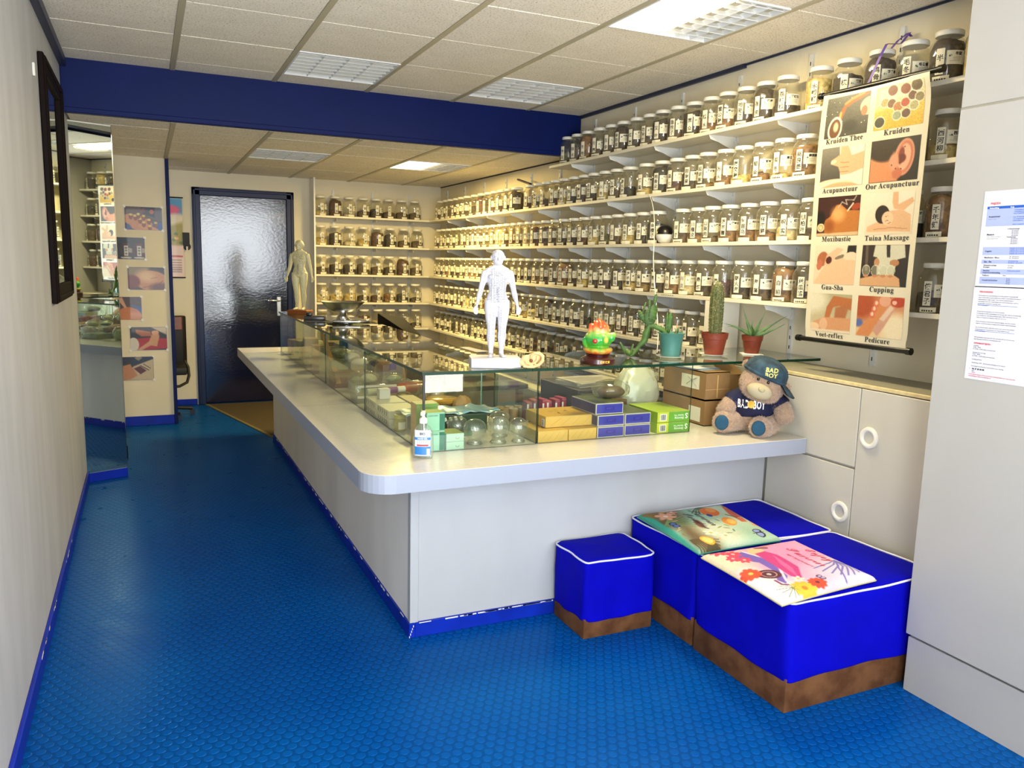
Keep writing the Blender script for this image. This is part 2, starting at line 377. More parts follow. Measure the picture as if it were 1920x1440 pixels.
# ------------------------------------------------------------ lettering
_gl = {}
def serif(t): return ''.join(chr(0x1D400+ord(c)-65) if 'A' <= c <= 'Z' else chr(0x1D41A+ord(c)-97) if 'a' <= c <= 'z' else c for c in t)
def script(t): return ''.join(chr(0x1D4D0+ord(c)-65) if 'A' <= c <= 'Z' else chr(0x1D4EA+ord(c)-97) if 'a' <= c <= 'z' else c for c in t)
def glyph(ch, bold=0.0):
    key = (ch, round(bold, 3))
    if key in _gl: return _gl[key]
    cu = bpy.data.curves.new('g', 'FONT'); cu.body = ch; cu.size = 1; cu.resolution_u = 2; cu.offset = bold*0.7
    ob = bpy.data.objects.new('g', cu); me = ob.to_mesh()
    vs = [tuple(v.co[:2]) for v in me.vertices]; fs = [tuple(p.vertices) for p in me.polygons]
    ob.to_mesh_clear(); bpy.data.objects.remove(ob); bpy.data.curves.remove(cu)
    if vs:
        xs = [v[0] for v in vs]; w = (min(xs), max(xs))
    else: w = (0, 0.3)
    _gl[key] = (vs, fs, w); return _gl[key]
def adv(ch):
    if ch == ' ': return 0.28
    if 0x2e80 < ord(ch) < 0x10000: return 1.0
    w = glyph(ch)[2]; return w[1]+0.07
def text2d(txt, size, vertical=False, align='c', bold=0.0, slant=0.0, pitch=1.05):
    V = []; F = []
    reps = [(0, 0)]
    total = sum(adv(c) for c in txt)
    x = 0 if align == 'l' else -total/2; y = 0
    for i, ch in enumerate(txt):
        vs, fs, w = glyph(ch, bold)
        ox, oy = (x, 0) if not vertical else (-0.5 if 0x2e80 < ord(ch) < 0x10000 else -w[1]/2, (len(txt)/2-i-1)*pitch)
        for dx, dy in reps:
            b = len(V)
            V += [((a+ox+slant*c2+dx)*size, (c2+oy+dy)*size) for a, c2 in vs]; F += [tuple(b+k for k in f) for f in fs]
        if not vertical: x += adv(ch)
    return V, F
def put_text(g, txt, size, fn, mi=0, **kw):
    V, F = text2d(txt, size, **kw)
    g.add([fn(x, y) for x, y in V], F, mi)
def rect2d(g, x0, x1, y0, y1, fn, mi=0, n=1):
    vs = []; 
    for i in range(n+1):
        x = x0+(x1-x0)*i/n; vs += [fn(x, y0), fn(x, y1)]
    g.add(vs, [(2*i, 2*i+2, 2*i+3, 2*i+1) for i in range(n)], mi)

# ------------------------------------------------------------ flat pictures painted on a fine grid of vertices (print)
class Art:
    def __init__(s, w, h, bg, asp=1.0):
        s.w, s.h, s.a = w, h, asp
        u = np.linspace(0, 1, w); v = np.linspace(0, 1, h); s.U, s.V = np.meshgrid(u, v)
        s.c = np.zeros((h, w, 3)); s.c[:] = s.rgb(bg)
        s.rng = np.random.RandomState(3)
    def rgb(s, c): return np.array([int(c[i:i+2], 16)/255 for i in (0, 2, 4)]) if isinstance(c, str) else np.array(c)
    def mixin(s, m, col, al=1): s.c = s.c*(1-(m*al)[..., None]) + s.rgb(col)*(m*al)[..., None]; return s
    def ell(s, x, y, rx, ry, col, rot=0, soft=0.08, al=1):
        dx, dy = (s.U-x)*s.a, s.V-y; c, q = math.cos(rot), math.sin(rot)
        d = np.sqrt(((dx*c+dy*q)/(rx*s.a))**2+((-dx*q+dy*c)/ry)**2)
        return s.mixin(np.clip((1-d)/soft+0.5, 0, 1), col, al)
    def ring(s, x, y, rx, ry, col, wd=0.15, al=1, rot=0):
        dx, dy = (s.U-x)*s.a, s.V-y; c, q = math.cos(rot), math.sin(rot)
        d = np.sqrt(((dx*c+dy*q)/(rx*s.a))**2+((-dx*q+dy*c)/ry)**2)
        return s.mixin(np.clip((wd-abs(d-1))/(wd*0.5), 0, 1), col, al)
    def poly(s, pts, col, soft=0.008, al=1):
        n = len(pts); d = np.full(s.U.shape, 1e9); ins = np.zeros(s.U.shape, bool)
        for i in range(n):
            (x0, y0), (x1, y1) = pts[i], pts[(i+1) % n]
            ex, ey = x1-x0, y1-y0; px, py = s.U-x0, s.V-y0
            t = np.clip((px*ex+py*ey)/(ex*ex+ey*ey+1e-12), 0, 1)
            d = np.minimum(d, np.hypot(px-t*ex, py-t*ey))
            cnd = ((y0 > s.V) != (y1 > s.V)) & (s.U < (x1-x0)*(s.V-y0)/((y1-y0) if y1 != y0 else 1e-9)+x0)
            ins ^= cnd
        sd = np.where(ins, d, -d)
        return s.mixin(np.clip(sd/soft+0.5, 0, 1), col, al)
    def line(s, pts, wd, col, al=1, soft=None):
        for (x0, y0), (x1, y1) in zip(pts, pts[1:]):
            ex, ey = x1-x0, y1-y0; px, py = s.U-x0, s.V-y0
            t = np.clip((px*ex+py*ey)/(ex*ex+ey*ey+1e-12), 0, 1)
            d = np.hypot(px-t*ex, py-t*ey)
            s.mixin(np.clip((wd-d)/(soft or wd*0.5)+0.5, 0, 1), col, al)
        return s
    def grad(s, c0, c1, ax='v', lo=0, hi=1, al=1):
        t = np.clip(((s.V if ax == 'v' else s.U)-lo)/(hi-lo), 0, 1)
        col = s.rgb(c0)*(1-t[..., None])+s.rgb(c1)*t[..., None]
        s.c = s.c*(1-al)+col*al; return s
    def flower(s, x, y, r, col, mid, n=6, rot=0):
        for k in range(n):
            a = rot+2*PI*k/n; s.ell(x+math.cos(a)*r*0.6/s.a, y+math.sin(a)*r*0.6, r*0.5/s.a, r*0.3, col, a, 0.3)
        return s.ell(x, y, r*0.25/s.a, r*0.25, mid, 0, 0.4)
    def noise(s, a): s.c = np.clip(s.c+s.rng.randn(s.h, s.w, 1)*a, 0, 1); return s
    def to_mesh(s, name, fn, mt='print', back=None):
        co = [fn(u, v) for u, v in zip(s.U.ravel(), s.V.ravel())]
        me = bpy.data.meshes.new(name); w, h = s.w, s.h
        idx = np.arange(w*h).reshape(h, w)
        F = np.stack([idx[:-1, :-1], idx[1:, :-1], idx[1:, 1:], idx[:-1, 1:]], -1).reshape(-1, 4)
        me.from_pydata(co, [], F.tolist())
        at = me.color_attributes.new('print', 'FLOAT_COLOR', 'POINT')
        c = np.clip(s.c, 0, 1); l = np.where(c <= 0.04045, c/12.92, ((c+0.055)/1.055)**2.4)
        buf = np.ones((w*h, 4), np.float32); buf[:, :3] = l.reshape(-1, 3); at.data.foreach_set('color', buf.ravel())
        me.materials.append(M[mt]); me.polygons.foreach_set('use_smooth', [True]*len(me.polygons)); me.update()
        return me
rnd = random.Random(11)
ORD = ['', 'first', 'second', 'third', 'fourth', 'fifth', 'sixth', 'seventh', 'eighth', 'ninth', 'tenth', 'eleventh', 'twelfth', 'thirteenth', 'fourteenth', 'fifteenth', 'sixteenth', 'seventeenth', 'eighteenth', 'nineteenth', 'twentieth']
def ordn(n):
    if n <= 20: return ORD[n]
    return ({2: 'twenty', 3: 'thirty', 4: 'forty'}[n//10]+'-'+ORD[n % 10]) if n % 10 else {3: 'thirtieth', 4: 'fortieth'}[n//10]
# ============================================================ THE SETTING
XL, XR, YB, ZF, ZB, YBEAM = -0.405, 3.03, 8.60, 2.61, 2.32, 5.45
YF = -0.60
fl = struct('floor', bxm('floor', 'floor', (-2.2, XR+0.05, YF-1.2, 10.2, -0.06, 0.0)))
# raised round studs of the rubber floor, as far as they can be told apart
g = G(); pitch_ = 0.037; row = 0; y = 1.25
vs_ = []; fs_ = []
while y < 8.5:
    x = XL+0.02 + (pitch_/2 if row % 2 else 0)
    while x < 2.46:
        if not (x > 0.93 and y > 2.92) and not (y > 5.8 and x < -0.17) and not (y > 7.6 and x < 0.22) and not (x > 1.56 and y > 2.64 and x < 1.87) and not (x > 1.95 and y > 1.93):
            o = len(vs_)
            for rr, zz in ((0.0155, 0.0), (0.0138, 0.0012)):
                for k in range(8):
                    a = PI/4*k+0.3; vs_.append((x+rr*math.cos(a), y+rr*math.sin(a), zz))
            fs_ += [(o+k, o+(k+1) % 8, o+8+(k+1) % 8, o+8+k) for k in range(8)]+[tuple(o+8+k for k in range(8))]
        x += pitch_
    y += pitch_*0.866; row += 1
g.add(vs_, fs_)
st = link('rubber_studs', g.mesh('rubber_studs', 'stud'), fl); st['kind'] = 'stuff'
# walls
struct('wall_left', bxm('wall_left', 'wall_left', (XL-0.12, XL, YF, 7.73, 0, 2.75)))
struct('wall_right', bxm('wall_right', 'wall', (XR, XR+0.1, YF, YB+0.1, 0, 2.75)))
g = G(); g.box(XL-0.9, 0.44, YB, YB+0.12, 0, 2.75); g.box(1.42, XR, YB, YB+0.12, 0, 2.75); g.box(0.44, 1.42, YB, YB+0.12, 2.17, 2.75)
struct('wall_back', g.mesh('wall_back', 'wall'))
struct('wall_niche', bxm('wall_niche', 'wall', (XL-0.95, XL-0.83, 7.73, YB, 0, 2.75)))
# shop front behind the camera: doorway left, display window right
g = G()
for d in ((XL-0.12, -0.32, 0, 2.75), (0.62, 0.88, 0, 2.75), (2.52, XR+0.1, 0, 2.75), (-0.32, 0.62, 2.42, 2.75), (0.88, 2.52, 0, 0.37), (0.88, 2.52, 2.62, 2.75)):
    g.box(d[0], d[1], YF-0.04, YF, d[2], d[3])
struct('wall_front', g.mesh('wall_front', 'wall'))
# partition with the photographs
struct('wall_partition', bxm('wall_partition', 'wall', (XL, 0.185, 7.65, 7.73, 0, ZB)))
struct('trim_1', bxm('trim_1', 'blue_paint', (0.185, 0.215, 7.635, 7.745, 0, ZB), 0.003))
# ceilings: frame slab above, then every tile
ce = struct('ceiling', bxm('ceiling', 'void', (XL-1.0, XR+0.1, YF-0.05, YB+0.1, 2.75, 2.80)))
cols = [XL, 0.195, 0.79, 1.385, 1.99, 2.58, XR]
tiles = {}
def tile(x0, x1, y0, y1, z):
    k = (round(x1-x0, 3), round(y1-y0, 3))
    if k not in tiles:
        w, d = k[0]/2-0.014, k[1]/2-0.0015
        g = G(); g.box(-w, w, -d, d, 0, 0.016)
        tiles[k] = g.mesh('tile', 'tile', 0.003)
    o = link('tile', tiles[k], ce, ((x0+x1)/2, (y0+y1)/2, z+rnd.uniform(0, 0.0015)))
    return o
fixF = {(2, 8): 'off', (4, 8): 'off', (4, 5): 'on'}
yrows = [5.80-0.6*i for i in range(12)]        # 5.80, 5.20, 4.60 ...
for ci in range(6):
    for yi in range(11):
        y1, y0 = yrows[yi], yrows[yi]-0.6
        if y1 > YBEAM: y1 = YBEAM
        if (ci, round(y0, 1)) in ((2, 4.6), (4, 4.6), (4, 2.8)): continue
        tile(cols[ci], cols[ci+1], y0, y1, ZF)
yb = [5.58, 5.90, 6.50, 7.10, 7.70, 8.30, 8.60]
for ci in range(6):
    for a, b in zip(yb, yb[1:]):
        if (ci, a) in ((2, 6.50), (4, 6.50)): continue
        tile(cols[ci], cols[ci+1], a, b, ZB)
for a, b in zip([7.70, 8.30], [8.30, 8.60]): tile(XL-0.6, XL, a, b, ZB)
for x in cols[1:-1]:
    link('ceiling_bar', bxm('ceiling_bar', 'tbar', (-0.0145, 0.0145, YF, YBEAM, ZF-0.003, ZF+0.03)), ce, (x, 0, 0))
    link('ceiling_bar', bxm('ceiling_bar', 'tbar', (-0.0145, 0.0145, 5.58, YB, ZB-0.003, ZB+0.03)), ce, (x, 0, 0))
link('backing', bxm('backing', 'tbar', (XL-0.85, XR, 5.58, YB, ZB+0.02, ZB+0.03)), ce)
link('backing', bxm('backing', 'tbar', (XL, XR, YF, YBEAM, ZF+0.02, ZF+0.03)), ce)
# blue beam
bmz = struct('beam', G().box(XL, XR, YBEAM, YBEAM+0.13, ZB-0.0, 2.75).mesh('beam', 'blue_paint', 0.004))
link('edge_strip', bxm('edge_strip', 'blue_paint', (XL, XR, YBEAM-0.008, YBEAM+0.01, ZB-0.012, ZB+0.018), 0.003), bmz)
# trims
struct('trim_2', bxm('trim_2', 'dark_trim', (XL, XL+0.035, YF, YBEAM, ZF-0.05, ZF), 0.003))
struct('trim_3', bxm('trim_3', 'dark_trim', (XR-0.018, XR, 3.62, YBEAM, ZF-0.022, ZF)))
struct('trim_4', bxm('trim_4', 'dark_trim', (XR-0.008, XR, YF, 3.62, ZF-0.010, ZF)))
struct('trim_5', bxm('trim_5', 'slot', (XR-0.008, XR, 5.58, YB, ZB-0.008, ZB)))
# baseboards
struct('baseboard_left', bxm('baseboard_left', 'blue_base', (XL, XL+0.014, YF, 5.80, 0, 0.075), 0.003))
g = G()
for k in range(22):
    yy = 1.3+rnd.random()*3.2; g.box(XL+0.0145, XL+0.0152, yy, yy+rnd.uniform(.01, .04), 0.071-rnd.random()*.008, 0.0755)
link('paint_chips', g.mesh('paint_chips', 'chip'), bpy.data.objects['baseboard_left'])['kind'] = 'stuff'
struct('baseboard_partition', bxm('baseboard_partition', 'blue_base', (XL, 0.187, 7.636, 7.65, 0, 0.085), 0.003))
struct('baseboard_back', bxm('baseboard_back', 'blue_base', (XL-0.8, 0.43, YB-0.014, YB, 0, 0.06), 0.003))
# back door
d1 = struct('door_1', None); d1.empty_display_size = 0.1
link('door_leaf', bxm('door_leaf', 'door', (0.515, 1.345, YB+0.005, YB+0.12, 0.0005, 2.095), 0.003), d1)
g = G(); g.box(0.44, 0.515, YB-0.02, YB+0.05, 0, 2.17); g.box(1.345, 1.42, YB-0.02, YB+0.05, 0, 2.17); g.box(0.44, 1.42, YB-0.02, YB+0.05, 2.095, 2.17)
g.box(0.452, 0.472, YB-0.03, YB-0.015, 0, 2.158); g.box(1.388, 1.408, YB-0.03, YB-0.015, 0, 2.158); g.box(0.452, 1.408, YB-0.03, YB-0.015, 2.138, 2.158)
link('door_frame', g.mesh('door_frame', 'casing', 0.004), d1)
dh = link('door_handle', G().box(1.235, 1.275, YB-0.008, YB+0.006, 0.90, 1.10).mesh('door_handle', 'steel', 0.003), d1)
link('lever', G().tube([(1.255, YB-0.005, 1.06), (1.255, YB-0.045, 1.06), (1.24, YB-0.052, 1.06), (1.14, YB-0.052, 1.063)], 0.009, 10).mesh('lever', 'chrome'), dh)

# rug in front of the door
rg = thing('rug', 'thin olive brown rug lying before the dark blue back door', 'rug', (0, 0, 0))
link('pile', G().prism([(0.52, 8.55), (0.95, 6.72), (1.9, 6.72), (1.9, 8.55)], 0.0005, 0.006).mesh('pile', 'rug'), rg)
link('border', G().prism([(0.50, 8.55), (0.53, 8.55), (0.96, 6.72), (0.93, 6.72)], 0.0005, 0.008).mesh('border', 'rug_edge'), rg)

# mirrored door panel at the left wall
ang = 0.3717
mr = thing('mirror_door', 'tall narrow mirrored door panel standing ajar from the left wall', 'mirror', (XL, 5.79, 0), ang)
link('panel', bxm('panel', 'white', (0.0, 0.258, 0.004, 0.03, 0.0, 2.315), 0.002), mr)
link('mirror_glass', bxm('mirror_glass', 'mirror', (0.002, 0.254, 0.0, 0.004, 0.062, 2.305)), mr)
link('kick_strip', bxm('kick_strip', 'blue_base', (0.0, 0.258, -0.006, 0.004, 0.0, 0.060), 0.002), mr)
link('edge_strip', bxm('edge_strip', 'chrome', (0.2545, 0.2585, -0.001, 0.008, 0.06, 2.31)), mr)
g = G(); g.box(0.262, 0.285, 0.05, 0.075, 0.11, 0.20); g.box(0.262, 0.285, 0.046, 0.078, 0.095, 0.112, 1); g.box(0.25, 0.27, 0.03, 0.06, 0.14, 0.17, 1)
link('door_catch', g.mesh('door_catch', ['black', 'chrome'], 0.004), mr)

# framed mirror on the left wall (frame proud of the wall)
fm = thing('framed_mirror', 'tall mirror in a dark glossy frame hanging on the left wall', 'mirror', (XL, 4.29, 1.26))
def ywall(dims): return dims
H_, D_ = 1.13, 0.86
g = G()
for (a, b, c, d) in ((0, 0.085, 0, H_), (D_-0.085, D_, 0, H_), (0.085, D_-0.085, 0, 0.085), (0.085, D_-0.085, H_-0.085, H_)):
    g.box(0.001, 0.026, a, b, c, d)
    
g.box(0.018, 0.034, 0.012, 0.035, 0.012, H_-0.012); g.box(0.018, 0.034, D_-0.035, D_-0.012, 0.012, H_-0.012)
g.box(0.018, 0.034, 0.035, D_-0.035, 0.012, 0.035); g.box(0.018, 0.034, 0.035, D_-0.035, H_-0.035, H_-0.012)
link('frame', g.mesh('frame', 'frame', 0.004), fm)
link('mirror_glass', bxm('mirror_glass', 'mirror', (0.002, 0.012, 0.08, D_-0.08, 0.08, H_-0.08)), fm)
thing('wall_clip', 'small white plastic clip stuck on the left wall above the mirror', 'clip', (XL, 4.075, 2.24), data=G().box(0.001, 0.012, -0.012, 0.012, 0, 0.055).mesh('wall_clip', 'lid', 0.003))

# ------------------------------------------------------------ ceiling lights
def fixture(x0, x1, y0, y1, z, lit, label):
    t = thing('ceiling_light', label, 'ceiling light', (x0, y0, z), group=None)
    w, d = x1-x0, y1-y0
    g = G(); 
    g.box(0.012, w-0.012, 0.003, 0.012, 0.0, 0.05); g.box(0.012, w-0.012, d-0.012, d-0.003, 0, 0.05)
    g.box(0.012, 0.022, 0.012, d-0.012, 0, 0.05); g.box(w-0.022, w-0.012, 0.012, d-0.012, 0, 0.05); g.box(0.012, w-0.012, 0.003, d-0.003, 0.05, 0.06)
    link('housing', g.mesh('housing', 'louver'), t)
    xs = 0.022
    if lit:
        dl = link('diffuser', bxm('diffuser', 'lamp', (0.022, w*0.53, 0.012, d-0.012, 0.008, 0.012)), t); dl['label'] = 'glowing half of the fixture'
        xs = w*0.53
    n = 7
    for i in range(n):
        yy = 0.02+(d-0.04)*(i+0.5)/n
        b = G(); b.add([(xs, yy-0.022, 0.003), (w-0.022, yy-0.022, 0.003), (w-0.022, yy+0.006, 0.035), (xs, yy+0.006, 0.035), (xs, yy-0.018, 0.001), (w-0.022, yy-0.018, 0.001), (w-0.022, yy+0.010, 0.033), (xs, yy+0.010, 0.033)],
              [(0, 1, 2, 3), (7, 6, 5, 4), (0, 4, 5, 1), (3, 2, 6, 7), (0, 3, 7, 4), (1, 5, 6, 2)])
        link('louver_blade', b.mesh('louver_blade', 'louver'), t)
    nx = 4 if not lit else 2
    for j in range(1, nx+1 if lit else nx):
        xx = xs+(w-0.022-xs)*j/(nx if not lit else nx+1)
        b = G(); b.add([(xx, 0.012, 0.0), (xx, d-0.012, 0.0), (xx-0.012, d-0.012, 0.04), (xx+0.012, d-0.012, 0.04), (xx-0.012, 0.012, 0.04), (xx+0.012, 0.012, 0.04)], [(0, 1, 2, 4), (0, 5, 3, 1), (4, 2, 3, 5), (0, 4, 5), (1, 3, 2)])
        link('cross_blade', b.mesh('cross_blade', 'louver'), t)
    return t
m_, N_, L_, b_ = new_mat('lamp_glow'); b_.inputs['Base Color'].default_value = (1, .9, .7, 1)
b_.inputs['Emission Color'].default_value = (1.0, 0.86, 0.58, 1); b_.inputs['Emission Strength'].default_value = 5.0; M['lamp'] = m_
fixture(0.79, 1.385, 4.6, 5.2, ZF-0.004, False, 'unlit louvred ceiling light just before the blue beam, left of the pair')
fixture(1.99, 2.58, 4.6, 5.2, ZF-0.004, False, 'unlit louvred ceiling light just before the blue beam, right of the pair')
fixture(1.99, 2.58, 2.8, 3.4, ZF-0.004, True, 'big half-lit ceiling light nearest the viewer')
fixture(1.99, 2.58, 6.5, 7.1, ZB-0.004, True, 'half-lit ceiling light beyond the blue beam')
fixture(0.79, 1.385, 6.5, 7.1, ZB-0.004, False, 'unlit louvred ceiling light beyond the blue beam, before the door')

# ============================================================ COUNTER
sl = thing('counter', 'long L-shaped reception counter with grey overhanging top and rounded corner', 'counter', (0, 0, 0))
r = 0.11; P_ = []
x0, y0 = 0.67, 2.65
P_ += [(x0, 6.95), (x0, y0+r)]
for k in range(1, 9):
    a = PI+PI/2*k/8; P_.append((x0+r+r*math.cos(a), y0+r+r*math.sin(a)))
P_ += [(2.70, y0), (2.70, 3.50), (1.52, 3.50), (1.52, 6.95)]
n = len(P_)
g = G(); g.prism(P_, 0.680, 0.750, 1); g.m[-n-1] = 0; g.m[-(n+1)] = 0
g.m = [1]+[0]+[1]*n
link('worktop', g.mesh('worktop', ['slab_top', 'slab_edge'], 0.0015), sl)
link('worktop_joint', G().box(0.675, 1.50, 4.10, 4.103, 0.7495, 0.7504).mesh('worktop_joint', 'inkgrey'), sl)
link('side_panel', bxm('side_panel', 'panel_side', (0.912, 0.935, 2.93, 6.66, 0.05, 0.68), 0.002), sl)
link('front_panel', bxm('front_panel', 'panel', (0.935, 2.70, 2.905, 2.928, 0.05, 0.68), 0.002), sl)
link('corner_post', bxm('corner_post', 'panel', (0.910, 0.945, 2.899, 2.934, 0.05, 0.68), 0.002), sl)
link('end_panel', bxm('end_panel', 'panel', (0.935, 1.50, 6.64, 6.66, 0.062, 0.68), 0.002), sl)
link('inner_panel', bxm('inner_panel', 'panel', (1.48, 1.50, 3.48, 6.64, 0.0, 0.68), 0.002), sl)
link('inner_panel', bxm('inner_panel', 'panel', (1.48, 2.70, 3.46, 3.48, 0.0, 0.68), 0.002), sl)
kb = link('kick_board', G().box(0.905, 0.93, 2.893, 6.67, 0, 0.062).box(0.93, 2.70, 2.893, 2.92, 0, 0.062).mesh('kick_board', 'blue_base', 0.002), sl)
g = G()
for k in range(40):
    yy = 2.95+rnd.random()**1.5*3.5; g.box(0.9035, 0.905, yy, yy+rnd.uniform(.005, .05), 0.059-rnd.random()*.006, 0.063)
for k in range(26):
    xx = 0.93+rnd.random()*0.6; g.box(xx, xx+rnd.uniform(.01, .06), 2.8915, 2.8928, 0.0585-rnd.random()*.002, 0.0618)
for k in range(5): g.box(0.905+k*0.004, 0.908+k*0.004, 2.8912, 2.893, 0.002+k*0.011, 0.01+k*0.011)
link('paint_chips', g.mesh('paint_chips', 'chip'), kb)['kind'] = 'stuff'

# ------------------------------------------------------------ low cabinet along the right wall
cb = thing('low_cabinet', 'low white wall cabinet with round finger pulls beside the counter', 'cabinet', (0, 0, 0))
link('carcass', bxm('carcass', 'cabinet', (2.722, XR-0.004, 1.87, 3.50, 0, 1.022)), cb)
link('top_board', bxm('top_board', 'cabinet_edge', (2.702, XR-0.002, 1.87, 3.50, 1.024, 1.040), 0.002), cb)
g = G(); g.box(2.715, XR-0.005, 1.87, 3.5, 1.0402, 1.0408)
link('top_laminate', g.mesh('top_laminate', 'inkgrey'), cb)
def pull(y, z, parent):
    g = G(); mt = Matrix.Translation((2.700, y, z)) @ Matrix.Rotation(-PI/2, 4, 'Y')
    g.lathe([(0.026, -0.001), (0.026, 0.005), (0.030, 0.009), (0.037, 0.010), (0.044, 0.007), (0.046, 0.0), (0.046, -0.001)], 32, 0, mt, caps=(False, False))
    g.lathe([(0.0265, 0.0012), (0.0001, 0.0014)], 32, 1, mt, caps=(False, False))
    return link('finger_pull', g.mesh('finger_pull', ['lid', 'cabinet']), parent)
da = link('door', bxm('door', 'cabinet', (2.702, 2.720, 2.378, 3.48, 0.682, 1.020), 0.002), cb)
dbt = link('door', bxm('door', 'cabinet', (2.702, 2.720, 2.378, 2.895, 0.02, 0.672), 0.002), cb); pull(2.429, 0.472, dbt)
dc = link('door', bxm('door', 'cabinet', (2.702, 2.720, 1.872, 2.373, 0.02, 1.020), 0.002), cb); pull(2.313, 0.823, dc)

# ------------------------------------------------------------ tall closet at right, near the viewer
cl = thing('tall_closet', 'tall flat white closet at the right with a price list on it', 'closet', (0, 0, 0))
link('upper_door', bxm('upper_door', 'closet', (2.45, 2.47, 0.30, 1.862, 0.215, 2.035), 0.002), cl)
link('plinth_panel', bxm('plinth_panel', 'closet', (2.456, 2.47, 0.30, 1.855, 0.0, 0.205), 0.002), cl)
link('upper_panel', bxm('upper_panel', 'closet', (2.452, 2.475, 0.30, 1.862, 2.04, 2.600), 0.002), cl)
link('upper_door_seam', bxm('upper_door_seam', 'inkgrey', (2.4515, 2.4525, 0.3, 1.862, 2.035, 2.040)), cl)
link('carcass', bxm('carcass', 'closet', (2.475, XR-0.004, 0.30, 1.858, 0.0, 2.600)), cl)
# ============================================================ SHELVES
SH = {'T': 2.245, 'A': 1.945, 'B': 1.645, 'C': 1.345, 'D': 1.052, 'E': 0.775, 'F': 0.50}
rails = [8.37-0.5235*k for k in range(13)]
XS = 2.83
rail_me = G().box(3.018, 3.03, -0.0125, 0.0125, 0.45, 2.555)
for k in range(44): rail_me.box(3.0175, 3.0181, -0.003, 0.003, 0.5+k*0.0465, 0.515+k*0.0465, 1)
rail_me = rail_me.mesh('shelf_rail', ['rail', 'slot'])
rail_low = G().box(3.018, 3.03, -0.0125, 0.0125, 1.075, 2.555)
for k in range(29): rail_low.box(3.0175, 3.0181, -0.003, 0.003, 1.10+k*0.05, 1.118+k*0.05, 1)
rail_low = rail_low.mesh('shelf_rail', ['rail', 'slot'])
g = G(); g.box(3.018, 3.03, -0.0125, 0.0125, 0.45, 2.27)
for k in range(38): g.box(3.0175, 3.0181, -0.003, 0.003, 0.5+k*0.0465, 0.515+k*0.0465, 1)
rail_back = g.mesh('shelf_rail', ['rail', 'slot'])
for i, yy in enumerate(rails):
    me_ = rail_back if yy > 5.6 else (rail_me if yy > 3.5 else rail_low)
    struct('trim_%d' % (10+i), me_, None, (0, yy, 0))
# bracket mesh: points from wall (x=3.02) to the shelf lip
def bracket_mesh():
    g = G(); pts = [(3.018, 0), (3.018, -0.075), (3.0, -0.070), (2.90, -0.034), (2.845, -0.022), (2.835, -0.004), (2.835, 0)]
    g.v = []; n = len(pts)
    vs = [(x, -0.0015, z) for x, z in pts]+[(x, 0.0015, z) for x, z in pts]
    g.add(vs, [tuple(range(n)), tuple(range(2*n-1, n-1, -1))]+[(i, n+i, n+(i+1) % n, (i+1) % n) for i in range(n)])
    g.box(3.008, 3.020, -0.008, 0.008, -0.075, -0.02)
    return g.mesh('bracket', 'rail')
BR = bracket_mesh()
names = {'T': 'topmost', 'A': 'second', 'B': 'third', 'C': 'fourth', 'D': 'fifth', 'E': 'sixth', 'F': 'lowest'}
span = {'T': (1.87, 5.57), 'A': (1.87, 8.58), 'B': (1.87, 8.58), 'C': (1.87, 8.58), 'D': (3.62, 8.58), 'E': (3.62, 8.58), 'F': (3.62, 8.58)}
for k, z in SH.items():
    a, b = span[k]
    t = thing('wall_shelf', 'long white %s shelf down the right wall, full of herb jars' % names[k], 'shelf', (0, 0, z), group=None)
    link('board', bxm('board', 'shelf', (XS, 3.017, a, b, -0.020, 0), 0.0015), t)
    for yy in rails:
        if a+0.05 < yy < b-0.05 and abs(yy-8.37) > 0.05: link('bracket', BR, t, (0, yy, -0.020))
    if k in 'BCDF':
        g = G()
        for yy in ([5.0, 6.9] if k == 'B' else [5.3, 3.9, 7.9] if k == 'C' else [5.1, 6.6]):
            for q in range(6):
                g.box(XS-0.0004, XS, yy+q*0.022, yy+q*0.022+0.013, -0.010, -0.0045)
        link('pencil_notes', g.mesh('pencil_notes', 'inkgrey'), t)
# back wall shelves
for i, (k, z) in enumerate([(k, SH[k]) for k in 'ABCDE']):
    t = thing('back_shelf', 'short white %s shelf on the back wall beside the corner' % ['topmost', 'second', 'third', 'fourth', 'lowest'][i], 'shelf', (0, 0, z))
    link('board', bxm('board', 'shelf', (1.602, XS+0.0, 8.40, YB-0.002, -0.020, 0), 0.0015), t)
    for xx in (1.83, 2.25, 2.66):
        link('bracket', G().box(xx-0.0015, xx+0.0015, 8.43, 8.598, -0.05, -0.02).mesh('bracket', 'rail'), t)
for i, xx in enumerate((1.83, 2.25, 2.66)):
    struct('trim_%d' % (30+i), bxm('trim', 'rail', (xx-0.012, xx+0.012, 8.588, 8.60, 0.5, 2.22)))
thing('tall_board', 'tall white side board closing the back wall shelves at the left', 'board', (0, 0, 0), data=bxm('upright_panel', 'white', (1.583, 1.601, 8.37, 8.598, 0, ZB-0.002), 0.002))
thing('divider_board', 'white upright board under the fourth right wall shelf, behind the cacti', 'board', (0, 0, 0), data=bxm('divider_board', 'white', (XS, 3.017, 3.53, 3.60, 1.042, SH['C']-0.0205), 0.002))

